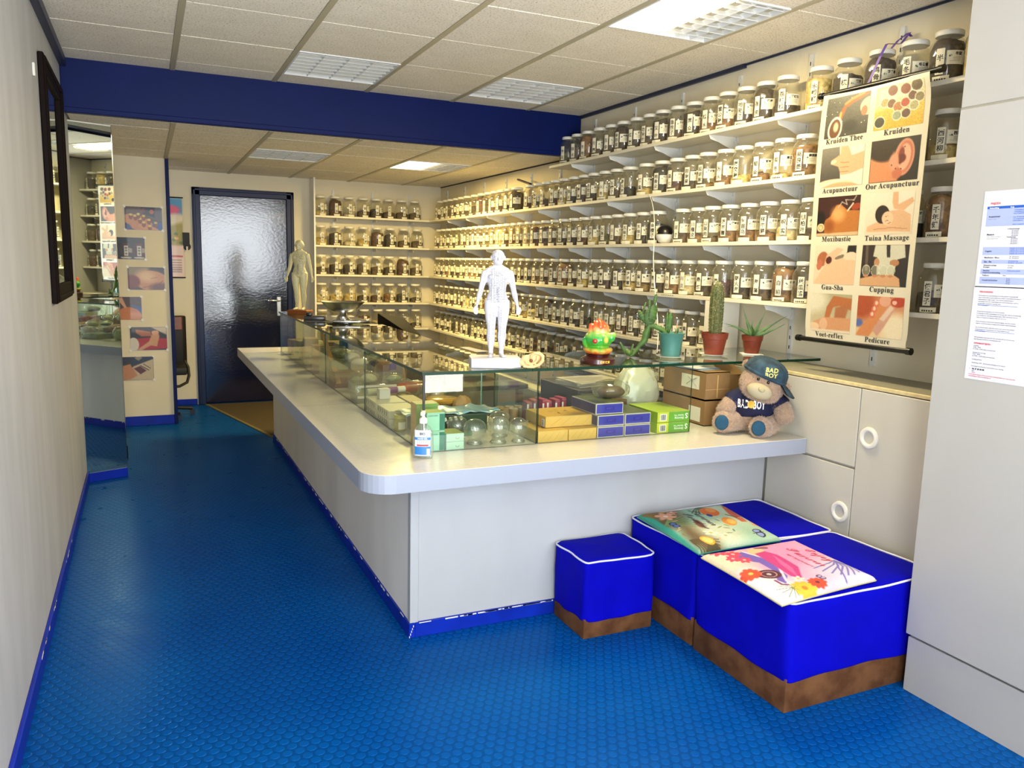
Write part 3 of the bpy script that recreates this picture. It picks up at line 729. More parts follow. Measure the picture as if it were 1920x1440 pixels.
# ============================================================ HERB JARS
RJ = 0.068
body = G().lathe([(0.060, 0.001), (RJ, 0.010), (RJ, 0.135), (0.066, 0.146), (0.058, 0.160), (0.051, 0.168), (0.0475, 0.173), (0.0475, 0.186)], 24, caps=(True, False)).mesh('glass_body', 'jar', angle=60)
lidm = G().lathe([(0.051, 0.180), (0.0525, 0.182), (0.0525, 0.197), (0.050, 0.200)], 24).mesh('lid', 'lid')
body_s = G().lathe([(0.052, 0.001), (0.055, 0.006), (0.055, 0.130), (0.050, 0.148), (0.042, 0.162), (0.040, 0.180)], 20, caps=(True, False)).mesh('glass_body', 'jar', angle=60)
lids_s = G().lathe([(0.0435, 0.172), (0.0445, 0.174), (0.0445, 0.188), (0.042, 0.191)], 20).mesh('lid', 'lid')
_cont = {}
def content(kind, fill):
    fill = max(0.1, min(1, round(fill*8)/8)); key = (kind, fill)
    if key in _cont: return _cont[key]
    h = 0.006+fill*0.155; rr = random.Random(hash(key[1])+ord(kind)); prof = []
    for z in np.linspace(0.006, h-0.006, 6):
        r_ = 0.064 if z < 0.135 else 0.064-(z-0.135)*0.5
        prof.append((r_, z))
    g = G(); lumps = [(rr.uniform(0, 6.3), rr.uniform(2, 6)) for _ in range(3)]
    g.lathe(prof+[(prof[-1][0]*0.86, h), (prof[-1][0]*0.45, h+0.006), (0.001, h+0.007)], 18)
    n = 18
    for i in range(len(g.v)-3*n, len(g.v)):
        x, y, z = g.v[i]; g.v[i] = (x, y, z+rr.uniform(-0.004, 0.004)+0.006*math.sin(math.atan2(y, x)*1+lumps[0][0]))
    _cont[key] = g.mesh('contents', 'h_'+kind, angle=180); return _cont[key]
_strip = {}
def cyl(a0, R):
    def f(x, y, off=0.0):
        a = a0+x/R; return ((R+off)*math.sin(a), -(R+off)*math.cos(a), y)
    return f
def strip_mesh(txt, a0, z0, mark=False):
    key = (txt, round(a0, 2), mark)
    if key in _strip: return _strip[key]
    f = cyl(a0, RJ+0.0006); g = G(); n = len(txt)
    h = 0.098; w = 0.0155
    rect2d(g, -w, w, z0, z0+h, f, 0, 3)
    f2 = cyl(a0, RJ+0.0012)
    size = min(0.0260, (h-0.012)/(n*1.08)); 
    put_text(g, txt, size, lambda x, y: f2(x, y+z0+h/2+size*0.15), 1, vertical=True, bold=0.025, pitch=(h-0.010)/(n*size))
    if mark: rect2d(g, -0.008, 0.008, z0+h-0.014, z0+h-0.004, f2, 2, 2)
    _strip[key] = g.mesh('name_strip', ['label', 'ink', 'inkgreen']); return _strip[key]
def label_mesh(txt, a0, z0):
    key = ('L', txt, round(a0, 2), round(z0, 3))
    if key in _strip: return _strip[key]
    f = cyl(a0, RJ+0.0006); f2 = cyl(a0, RJ+0.0012); g = G(); rr = random.Random(txt+str(a0))
    rect2d(g, -0.034, 0.034, z0-0.004, z0+0.048, f, 0, 6)
    put_text(g, txt, 0.0135, lambda x, y: f2(x+0.009, y+z0+0.031), 1, bold=0.06)
    for q in range(4):
        yy = z0+0.022-q*0.0048
        rect2d(g, -0.010 if q < 3 else -0.024, 0.024-rr.random()*0.008, yy, yy+0.0013, f2, 2, 4)
    gx, gz = -0.020, z0+0.024
    for q in range(3):
        a = rr.uniform(0, 3); lx, lz = gx+math.cos(a)*0.004, gz+math.sin(a)*0.006
        g.add([f2(lx-0.003, lz), f2(lx, lz-0.004), f2(lx+0.003, lz), f2(lx, lz+0.005)], [(0, 1, 2, 3)], 3 if rr.random() < .6 else 1)
    _strip[key] = g.mesh('paper_label', ['label', 'ink', 'inkgrey', 'inkgreen']); return _strip[key]
_tag = {}
def tag_mesh(v):
    if v in _tag: return _tag[v]
    f = cyl(0.02*v, RJ+0.003); g = G()
    tl = [0, 0.002, -0.002, 0.001][v % 4]
    w = 0.032
    g.add([f(-w, 0.002), f(0, 0.0015), f(w, 0.002+tl), f(-w, 0.0215), f(0, 0.022), f(w, 0.0215+tl)], [(0, 1, 4, 3), (1, 2, 5, 4)], 0)
    if v % 4 == 1:
        f = cyl(0.02*v, RJ+0.0035)
        for q in range(5): rect2d(g, -0.022+q*0.009, -0.016+q*0.009, 0.006, 0.012, f, 1)
    _tag[v] = g.mesh('price_tag', ['label', 'ink']); return _tag[v]
POOL = '当归 白术 茯苓 甘草 党参 黄芪 川芎 赤芍 生地 玄参 丹参 知母 黄连 黄柏 栀子 连翘 金银花 菊花 薄荷 桑叶 葛根 柴胡 升麻 防风 羌活 独活 细辛 藁本 辛夷 牛膝 杜仲 续断 巴戟天 枸杞子 酸枣仁 远志 石菖蒲 龙骨 牡蛎 半夏 陈皮 青皮 厚朴 木香 砂仁 豆蔻 山楂 神曲 麦芽 鸡内金 大黄 芒硝 火麻仁 泽泻 车前子 薏苡仁 桃仁 三棱 莪术 益母草'.split()
def jar(x, y, z, rz, label, group, kind='b', fill=0.4, txt=None, lab=True, small=False, both=True):
    t = thing('herb_jar', label, 'jar', (x, y, z), rz, group)
    if small:
        link('glass_body', body_s, t); link('lid', lids_s, t)
        c = link('contents', content(kind, fill), t); c.scale = (0.8, 0.8, 0.9); return t
    link('glass_body', body, t); link('lid', lidm, t); link('contents', content(kind, fill), t)
    txt = txt or rnd.choice(POOL)
    v = rnd.randrange(4)
    link('name_strip', strip_mesh(txt, [0.0, -0.08, 0.07, -0.02][v], 0.030), t, (0, 0, rnd.uniform(-0.004, 0.004)))
    if lab: link('paper_label', label_mesh(txt, [0.83, 0.78, 0.88, 0.84][v], 0.064), t, (0, 0, rnd.uniform(-0.006, 0.004)))
    link('price_tag', tag_mesh(rnd.randrange(6)), t)
    return t
YS = {
'T': [5.439, 5.286, 5.131, 4.967, 4.817, 4.667, 4.512, 4.365, 4.22, 4.071, 3.922, 3.764, 3.618, 3.472, 3.326, 3.176, 2.965, 2.80, 2.625, 2.46, 2.298, 2.145, 1.985],
'A': [8.27, 8.113, 7.958, 7.8, 7.635, 7.468, 7.288, 7.105, 6.954, 6.802, 6.649, 6.498, 6.340, 6.07, 5.9, 5.749, 5.599, 5.451, 5.305, 5.160, 5.013, 4.868, 4.722, 4.570, 4.368, 4.206, 4.055, 3.906, 3.761, 3.611, 3.461, 3.315, 3.161, 3.012, 2.44, 2.271, 2.115, 1.96],
'B': [8.30, 8.15, 8.0, 7.831, 7.67, 7.527, 7.371, 7.228, 7.083, 6.940, 6.79, 6.638, 6.490, 6.345, 6.197, 6.048, 5.902, 5.751, 5.6, 5.449, 5.288, 5.130, 4.980, 4.831, 4.685, 4.530, 4.378, 4.23, 3.968, 3.822, 3.682, 3.542, 3.393, 3.245, 3.095, 2.95, 2.42, 2.252, 2.10, 1.945],
'C': [8.32, 8.17, 8.02, 7.857, 7.690, 7.525, 7.375, 7.225, 7.075, 6.925, 6.775, 6.618, 6.455, 6.304, 6.163, 6.018, 5.868, 5.718, 5.558, 5.408, 5.253, 5.101, 4.952, 4.800, 4.644, 4.486, 4.331, 4.175, 4.021, 3.874, 3.725, 3.565, 3.4, 3.246, 3.098, 2.95, 2.45, 2.255, 2.10, 1.95],
'D': [8.32, 8.16, 7.998, 7.838, 7.69, 7.549, 7.405, 7.263, 7.118, 6.973, 6.832, 6.688, 6.548, 6.400, 6.250, 6.097, 5.945, 5.794, 5.638, 5.487, 5.338, 5.194, 5.045, 4.885, 4.722, 4.572, 4.425, 4.278, 4.119, 3.970, 3.822, 3.677],
'E': [8.28, 8.12, 7.952, 7.79, 7.635, 7.485, 7.335, 7.185, 7.044, 6.899, 6.754, 6.609, 6.464, 6.312, 6.161, 6.016, 5.874, 5.730, 5.583, 5.432, 5.282, 5.132, 4.98, 4.83, 4.68, 4.53, 4.38, 4.23, 4.08, 3.93, 3.78],
'F': [5.28, 5.13, 4.98, 4.83, 4.68, 4.53, 4.38, 4.23, 4.08, 3.93, 3.78]}
# contents (kind, fill in eighths) read off the photograph, from the far corner towards the viewer
KS = {
'T': 'g4 b5 o8 b4 b5 d8 d5 b3 d7 b5 d7 o4 o3 d3 d8 d3 y7 d6 d8 e1 d8 y8 d6',
'A': 'b4 b4 b4 d3 b4 d4 d4 r8 d4 r4 r4 d4 d8 r5 g4 b3 r3 y2 k4 p6 d4 y4 b3 k3 y2 k8 r4 d5 e1 o3 y2 o2 y1 o7 g8 y3 b7 d5',
'B': 'b4 b4 b3 d4 r3 r4 k6 r6 b3 g3 o5 w7 r4 o5 d4 y3 r7 p7 b6 d4 d3 r3 y3 g3 b3 y3 k4 k6 b3 o2 b1 o3 o3 o2 w3 b2 k4 o8 r7 b6',
'C': 'd4 d4 o4 d4 d4 b4 o5 o5 r3 r4 y6 r4 r4 d4 r5 d4 o4 r3 k4 o8 d4 y2 d3 p4 k6 y2 e2 d7 o4 w5 d4 p4 d5 b3 o8 b4 e2 b4 k5 r6',
'D': 'd4 d4 d7 r4 k3 r4 w4 k4 k3 o4 r4 r4 r3 d4 k4 y3 w3 d3 d8 d4 k3 k4 k3 d4 g2 r4 k7 k3 b3 g2 d4 b3',
'E': 'd7 d5 k4 k4 b4 k4 k4 k4 r3 r3 r3 b3 k4 k3 d4 b4 r4 k3 d4 r4 d3 g3 b3 y3 d4 b3 k4 r3 g3 b4 d3',
'F': 'k4 b4 d4 k4 r4 b3 d4 b4 k3 d4 b4'}
TX = {'T': {7: '功劳叶', 6: '红枣', 9: '急性子', 10: '贯众', 11: '桂木', 12: '雷公藤', 13: '地肤子', 14: '莲房', 15: '荔枝核', 16: '木蝴蝶', 17: '槟榔', 18: '鸡骨草', 19: '毛冬青', 8: '艾叶', 5: '金荞麦', 4: '苦参'},
      'A': {22: '瓦楞子', 23: '胖大海', 24: '蒲黄', 25: '地骨皮', 26: '泽兰', 27: '胆南星', 28: '延胡索', 29: '苏木', 30: '夜交藤', 31: '郁金', 32: '麦冬', 33: '高良姜', 35: '西河柳', 21: '天冬', 20: '合欢皮'},
      'B': {24: '川贝', 25: '五味子', 26: '五味子', 27: '金樱子', 28: '诃子', 29: '川槿皮', 30: '山萸肉', 31: '淫羊藿', 32: '何首乌', 33: '怀牛膝', 34: '枳实', 35: '侧柏叶', 36: '桔红', 37: '千年健'},
      'C': {24: '何首乌', 25: '淫羊藿', 26: '黄芪', 27: '熟地', 28: '白芍', 29: '川贝', 30: '桑椹', 31: '萹蓄', 32: '胖大海', 33: '海藻', 34: '白前', 35: '丝瓜络', 37: '使君子'},
      'D': {22: '苍耳子', 23: '五加皮', 24: '千年健', 25: '生地', 26: '北沙参', 30: '黄芩'}}
rows_ = {'T': 'topmost', 'A': 'second', 'B': 'third', 'C': 'fourth', 'D': 'fifth', 'E': 'sixth', 'F': 'lowest'}
for k, ys in YS.items():
    kk = KS[k].split(); n = len(ys)
    for i, yy in enumerate(ys):
        kind, fl_ = kk[i][0], int(kk[i][1])/8
        cname = HERBS[kind][0].replace(' ', '-')
        # count from the far corner, except those right of the hanging poster
        if k in 'ABC' and i >= n-2: lb = 'jar of %s herbs seen in the door mirror, %s shelf, %s the closet' % (cname, rows_[k], 'nearly touching' if i == n-1 else 'one jar from')
        elif k in 'ABC' and i >= n-4: lb = 'jar of %s herbs on the %s shelf right of the poster, %s' % (cname, rows_[k], 'farther one' if i == n-4 else 'nearer one')
        elif k in 'FT': lb = 'jar of %s herbs, %s from the far end of the right wall\'s %s shelf' % (cname, ordn(i+1), rows_[k])
        else: lb = 'jar of %s herbs, %s from the corner on the right wall\'s %s shelf' % (cname, ordn(i+1), rows_[k])
        sm_ = (k == 'A' and i == n-4)
        tx = TX.get(k, {}).get(i)
        jar(2.925+rnd.uniform(-0.006, 0.006) , yy, SH[k], -PI/2+0.33+rnd.uniform(-0.15, 0.12), lb, 'herb jars on the %s right wall shelf' % rows_[k], kind, fl_, tx, lab=rnd.random() < 0.86, small=sm_)
# back wall: positions left to right
BX = {'A': [1.675, 1.828, 1.972, 2.125, 2.262, 2.40, 2.545, 2.69], 'B': [1.675, 1.825, 1.975, 2.125, 2.275, 2.42, 2.57, 2.72], 'C': [1.675, 1.825, 1.972, 2.12, 2.27, 2.41, 2.56, 2.71],
      'D': [1.675, 1.825, 1.972, 2.12, 2.265, 2.41, 2.555, 2.705], 'E': [1.68, 1.83, 1.98, 2.13, 2.28, 2.42, 2.565, 2.71]}
BK = {'A': 'y2 r8 w1 b3 k4 b3 b3 b3', 'B': 'y3 d6 w2 y3 r7 k6 b3 b3', 'C': 'b3 d5 d5 b5 b4 d4 r8 b4', 'D': 'w3 y3 y4 d3 r3 o4 k4 d2', 'E': 'b4 b4 b4 r6 y3 b4 d3 d2'}
for i, k in enumerate('ABCDE'):
    kk = BK[k].split()
    for j, xx in enumerate(BX[k]):
        jar(xx, 8.492, SH[k], rnd.uniform(-0.05, 0.22), 'jar of %s herbs, %s from the left on the back wall\'s %s shelf' % (HERBS[kk[j][0]][0].replace(' ', '-'), ordn(j+1), ['topmost', 'second', 'third', 'fourth', 'lowest'][i]),
            'herb jars on the %s back wall shelf' % ['topmost', 'second', 'third', 'fourth', 'lowest'][i], kk[j][0], int(kk[j][1])/8, {('A', 1): '蜂蜜', ('B', 3): '川牛膝', ('B', 0): '山楂花'}.get((k, j)), lab=rnd.random() < 0.8)
# black and white dome device on the third shelf, white cord hanging from the second
t = thing('dome_device', 'glossy black ball in a round white cup, third right wall shelf', 'device', (2.885, 4.092, SH['B']))
link('cup', G().lathe([(0.018, 0), (0.038, 0.008), (0.055, 0.035), (0.058, 0.052), (0.055, 0.054)], 24).mesh('cup', 'lid'), t)
link('ball', G().lathe([(0.056*math.cos(a), 0.054+0.058*math.sin(a)) for a in np.linspace(0, PI/2-0.02, 9)], 24).mesh('ball', 'black'), t)
pts = []
for i in range(30):
    f_ = i/29; pts.append((2.825-0.62*f_**1.1+0.012*math.sin(f_*9), 4.20-1.05*f_, SH['A']-0.002-(SH['A']-1.085)*f_+0.015*math.sin(f_*14)))
thing('string', 'thin white string running from the second shelf down to the cactus branch', 'string', (0, 0, 0), data=G().tube(pts, 0.0022, 5).mesh('string', 'cord'))
# purple ribbon looped on a rail behind the top jars
g = G()
def ribbon(p, w=0.007):
    vs = []; P = [Vector(q) for q in p]
    for q in P: vs += [tuple(q+Vector((0, -w, 0))), tuple(q+Vector((0, w, 0)))]
    n = len(P); vs += [(a-0.0012, b, c) for a, b, c in vs]
    fs = [(2*i, 2*i+1, 2*i+3, 2*i+2) for i in range(n-1)]+[(2*n+2*i+2, 2*n+2*i+3, 2*n+2*i+1, 2*n+2*i) for i in range(n-1)]
    fs += [(2*i+2, 2*n+2*i+2, 2*n+2*i, 2*i) for i in range(n-1)]+[(2*i+1, 2*n+2*i+1, 2*n+2*i+3, 2*i+3) for i in range(n-1)]
    g.add(vs, fs)
ribbon([(3.012, 2.555, 2.50), (3.0, 2.565, 2.515), (2.985, 2.60, 2.49), (2.975, 2.63, 2.455)])
ribbon([(3.0, 2.555, 2.515), (2.975, 2.575, 2.47), (2.87, 2.555, 2.452), (2.845, 2.56, 2.40), (2.84, 2.60, 2.31), (2.838, 2.635, 2.262)])
thing('ribbon', 'purple ribbon looped between two jars on the topmost shelf above the poster', 'ribbon', (0, 0, 0), data=g.mesh('ribbon', 'purple'))
thing('wooden_stick', 'dark stick lying across jar lids on the second right wall shelf', 'stick', (2.92, 6.07, SH['A']+0.201), 0, rot=(math.radians(13), 0, 0), data=G().box(-0.012, 0.012, 0.0, 0.26, 0.0, 0.014).mesh('wooden_stick', 'black_matt', 0.003))

# ============================================================ HANGING POSTER (faces the room, from y=2.82 to y=2.21)
PY0, PY1, PZ0, PZ1, PX = 2.815, 2.225, 2.275, 1.190, 2.775
ps = thing('hanging_poster', 'long hanging poster with ten treatment photos and black rods', 'poster', (0, 0, 0))
def pcurve(u, v, off=0.0):
    bulge = 0.012*math.sin(PI*v)+0.004*math.sin(7*v+2*u)+0.010*math.exp(-((v-0.0)/0.06)**2)*(u-0.5)**2*4
    inset = 0.030*math.exp(-((v-0.985)/0.03)**2)*0.4+0.018*math.exp(-(v/0.05)**2)
    y = PY0+(PY1-PY0)*(0.03+0.94*u) ; y += (0.5-u)*2*(-inset*0.6)
    return (PX+0.01-bulge-off, y, PZ0-0.004+(PZ1-PZ0+0.008)*v)
g = G(); NU, NV = 12, 48
vs = []
for off in (0, -0.0008):
    for j in range(NV+1):
        for i in range(NU+1): vs.append(pcurve(i/NU, j/NV, off))
fs = []
K = (NU+1)*(NV+1)
for j in range(NV):
    for i in range(NU):
        a = j*(NU+1)+i; fs.append((a, a+NU+1, a+NU+2, a+1)); fs.append((K+a+1, K+a+NU+2, K+a+NU+1, K+a))
g.add(vs, fs, 0, None, True)
link('sheet', g.mesh('sheet', 'poster', angle=180), ps)
for z, nm in ((PZ0, 'top rod'), (PZ1, 'bottom rod')):
    gg = G(); ry0, ry1 = (PY0+0.005, PY1-0.02) if z > 2 else (PY0+0.03, PY1+0.0)
    gg.tube([(PX+0.012, ry0, z), (PX+0.012, ry1, z)], 0.0115, 12)
    gg.tube([(PX+0.012, ry0+0.001, z), (PX+0.012, ry0-0.02, z)], 0.0150, 12); gg.tube([(PX+0.012, ry1-0.001, z), (PX+0.012, ry1+0.02, z)], 0.0150, 12)
    link('rod', gg.mesh('rod', 'black'), ps)
# cord holding the poster to the shelf above
link('hanger', G().tube([(PX+0.012, 2.5, PZ0+0.006), (XS-0.003, 2.5, SH['T']-0.012+0.03)], 0.0015, 5).mesh('hanger', 'cord'), ps)
SK, SK2, SK3 = 'e2b48c', 'c88a5c', 'f0d4b4'
def picA(i):
    A = Art(84, 64, 'e8ddc6', 1.3)
    if i == 0:   # tea pouring
        A.grad('6a6a5e', '3a382f'); A.noise(0.03)
        A.poly([(0.28, .55), (.38, .3), (.5, .12), (.9, 0), (1, 0), (1, .05), (.62, .22), (.48, .3), (.40, .55), (.36, .72)], 'b0602a', .03)
        A.line([(.45, .2), (.6, .1), (.85, .02)], .03, 'e09850'); A.line([(.36, .4), (.33, .7)], .025, 'f0b060')
        A.ell(.25, .78, .17, .30, 'efe6d0', .15); A.ell(.25, .78, .13, .24, '6a3c18', .15); A.ell(.27, .74, .06, .12, 'd8c8a0', 0, .5)
        A.ell(1.0, .35, .2, .22, 'eac8a8'); A.ell(.9, .45, .07, .12, 'c07850'); A.ell(.6, .75, .16, .14, '24231e', 0, .6)
        for q in range(14): A.ell(A.rng.rand(), A.rng.rand(), .008, .01, 'f0ead8')
    elif i == 1:  # herbs in bowls
        A.grad('e8c86a', 'd8b030'); A.poly([(0, 0), (1, 0), (1, .3), (0, .5)], 'e8dcc0', .2)
        for x, y, r_, c in ((.2, .38, .1, 'b0a060'), (.34, .42, .1, '7a4a20'), (.48, .52, .11, 'b07030'), (.62, .45, .1, 'b83c22'), (.76, .32, .1, '6a3c20'), (.9, .38, .1, '8a7a50'), (.8, .55, .1, 'b0a878'), (.65, .7, .1, '5a2c1c'), (.47, .72, .1, '98a080'), (.12, .82, .12, '2a2c18'), (.62, .14, .12, '8a3018'), (.35, .12, .12, '7a2c14'), (.85, .1, .13, '5c4420')):
            A.ell(x, y, r_, r_*1.2, 'f2e8d0', .2); A.ell(x, y, r_*.86, r_*1.0, c, .2, .15)
        A.noise(0.05)
    elif i == 2:  # hand with needle
        A.grad('8a8478', '4a463e'); A.poly([(.42, 0), (1, 0), (1, 1), (.5, 1)], 'ece2cc', .02)
        A.poly([(.45, 0), (.62, 0), (.72, .25), (1, .18), (1, .6), (.72, .7), (.5, .72), (.42, .5), (.25, .42), (.24, .33), (.45, .2)], SK, .02)
        for q in range(3): A.line([(.47, .40+.12*q), (.66, .42+.11*q)], .008, 'b47850')
        A.ell(.3, .37, .07, .05, SK3, -.3); A.ell(.35, 1.0, .5, .2, SK3); A.ell(.5, 1.12, .5, .22, 'dcae84'); A.line([(0, .98), (.4, .84), (.75, .82)], .012, 'f4e8d4')
    elif i == 3:  # ear
        A.grad('3c2c20', '2a2420', 'u'); A.poly([(0, .2), (.3, .35), (.5, .3), (.62, .5), (.6, 1), (0, 1)], 'd89468', .05); A.ell(.2, .28, .3, .22, '3a2a1e', .3, .3)
        A.ell(.70, .46, .20, .43, 'd89878', .12); A.ell(.71, .45, .155, .36, 'c07058', .12, .2); A.ell(.70, .46, .13, .31, 'e8b090', .12, .2)
        A.ell(.64, .42, .06, .2, '8a4030', .1, .3); A.ell(.66, .48, .08, .1, '703028', -.5, .4); A.ell(.58, .82, .10, .13, 'c87858', .2, .3); A.ell(.50, .55, .10, .2, 'dca080', 0, .4)
        for x, y in ((.70, .22), (.62, .58), (.46, .62), (.55, .70), (.66, .72)): A.ell(x, y, .014, .018, '401c18')
    elif i == 4:  # moxa
        A.grad('3c140c', '52200f'); A.poly([(0, .93), (1, .88), (1, 1), (0, 1)], 'd8bc90', .02)
        A.poly([(.2, .93), (.16, .62), (.32, .5), (.45, .22), (.55, .2), (.72, .36), (1, .38), (1, .9)], 'c07c3c', .02); A.ell(.5, .45, .16, .18, 'e8b878', .4, .9, .8); A.ell(.3, .75, .12, .15, 'a05c28', .4, .9)
        A.ell(.08, .55, .12, .2, '140a08', 0, .2); A.ell(.1, .78, .09, .11, 'e0cfa0'); A.ring(.1, .78, .05, .06, 'a89060', .2)
        A.line([(.5, .28), (.58, .15), (.7, .22), (.66, .1), (.85, .12), (.9, .02)], .012, 'cfc0b0', .8); A.line([(.72, .38), (.84, .2)], .016, 'f0e0c0'); A.ell(.92, .28, .12, .08, 'a84828', -.2)
    elif i == 5:  # massage
        A.grad('efe3cc', 'e6d6ba')
        A.poly([(.55, .0), (.66, .0), (.68, .3), (.95, .15), (1, .25), (.8, .45), (.6, .4), (.55, .25)], 'e0b48c', .015)
        A.poly([(.45, .45), (.75, .42), (.95, .55), (.98, .95), (.6, .93), (.05, .93), (.05, .8), (.3, .68)], 'e2b890', .02)
        A.ell(.36, .52, .15, .22, '2a1c16', -.3); A.ell(.48, .62, .12, .17, 'ecc8a4', -.5); A.line([(.42, .58), (.48, .56)], .006, '40281c'); A.line([(.44, .68), (.50, .66)], .006, '40281c'); A.line([(.5, .75), (.55, .71)], .008, 'b05048')
        A.line([(.2, .87), (.6, .84), (.9, .88)], .008, 'b8845c')
    elif i == 6:  # gua sha
        A.grad('ecdcc0', 'e8d0b0'); A.poly([(.80, 0), (1, 0), (1, .2), (.78, .25)], '140c0a', .01)
        A.ell(.2, .35, .13, .2, 'b47048', .5); A.ell(.13, .5, .07, .14, 'c87858', .2); A.poly([(.3, .25), (.55, .05), (.7, .1), (.5, .35), (.42, .52), (.25, .5)], 'e8c0a0', .03)
        A.ell(.36, .38, .07, .1, '5a2418', .6); A.ell(.62, .30, .12, .05, '8a7c68', -.3); A.poly([(0, 1), (.25, .55), (.55, .36), (.75, .3), (1, .38), (1, 1)], 'eec49e', .03); A.ell(.86, .27, .15, .10, 'f0d4b8', -.2)
    elif i == 7:  # cupping
        A.grad('3a2820', '241a14'); A.poly([(.28, 0), (.9, 0), (.94, .3), (.78, .35), (.72, .72), (.36, .72), (.34, .3), (.25, .28)], 'd8d4bc', .015); A.poly([(.52, 0), (.60, 0), (.62, .3), (.55, .3)], '2c241c', .01)
        A.line([(.1, 0), (.12, .6)], .03, '6a5a4c'); A.ell(.72, .43, .1, .08, 'c08c64'); A.ell(.34, .42, .06, .1, 'c89870'); A.poly([(0, 1), (.0, .82), (.3, .74), (.7, .7), (.85, .8), (.88, 1)], 'dcae80', .02)
        for x in (.12, .32, .5, .66): A.ell(x, .62, .09, .14, 'c8c8a8', 0, .1, .55); A.ring(x, .62, .085, .13, 'f0f0dc', .07, .8); A.ell(x, .75, .06, .03, 'c88c68')
    elif i == 8:  # foot reflex
        A.grad('b8b08c', 'd8c8a0'); A.ell(.1, .2, .3, .3, 'e8e0c4', 0, .8); A.poly([(.4, .35), (.55, .05), (1, .1), (1, .4), (.7, .3), (.56, .35), (.48, .65), (.36, .62)], 'c07848', .02)
        A.poly([(.62, .35), (.95, .25), (.85, .75), (.6, .75)], 'b87850', .04); A.poly([(.1, .75), (.35, .62), (1, .6), (1, .92), (.3, .98), (0, .95)], 'dca478', .03); A.ell(.34, .8, .1, .16, 'eabf98'); A.ell(.1, .88, .14, .1, 'f0d0ac')
        A.poly([(0, .95), (1, .93), (1, 1), (0, 1)], 'f0dcc0', .02)
    else:         # pedicure
        A.grad('d08860', 'ecd0a0'); A.ell(.1, .2, .3, .4, 'b85c38', .3, .6); A.ell(.85, .75, .3, .35, 'f4e4c0', 0, .6); A.ell(.05, .68, .1, .1, '6a78b0', 0, .5)
        A.poly([(.0, 1), (.1, .75), (.35, .5), (.5, .15), (.62, .05), (.62, .35), (.45, .7), (.3, 1)], 'dc9460', .03)
        for x, y in ((.42, .18), (.38, .32), (.34, .46)): A.ell(x, y, .06, .085, 'e0805c'); A.ell(x, y-.02, .03, .05, 'f4d0b8')
        A.ell(.6, .1, .12, .14, 'eab090'); A.poly([(.36, .82), (.7, .2), (.82, .28), (.62, .72), (.48, .98)], 'd8a890', .02); A.ell(.88, .12, .16, .12, 'c05038'); A.ell(.8, .13, .05, .05, 'f0c0a8'); A.poly([(.5, .55), (.72, .2), (.8, .26), (.6, .6)], 'e8cbb0', .02)
    return A
caps = ['Kruiden Thee', 'Kruiden', 'Acupunctuur', 'Oor Acupunctuur', 'Moxibustie', 'Tuina Massage', 'Gua-Sha', 'Cupping', 'Voet-reflex', 'Pedicure']
gt = G()
for i in range(10):
    ci, ri = i % 2, i//2
    u0, u1 = (0.055, 0.475) if ci == 0 else (0.535, 0.955)
    v0 = 0.018+0.197*ri; v1 = v0+0.158
    A = picA(i); A.c = A.c**1.12*0.84; A.noise(0.012)
    o_ = link('photo_print', A.to_mesh('photo_print', lambda u, v: pcurve(u0+(u1-u0)*u, v0+(v1-v0)*v, 0.0008)), ps)
    uc = (u0+u1)/2; vc = v1+0.022
    V, F = text2d(serif(caps[i]), 0.031, bold=0.008)
    gt.add([pcurve(uc+x/0.555, vc-y/1.085, 0.0014) for x, y in V], F, 0)
link('captions', gt.mesh('captions', 'ink'), ps)['kind'] = 'stuff'

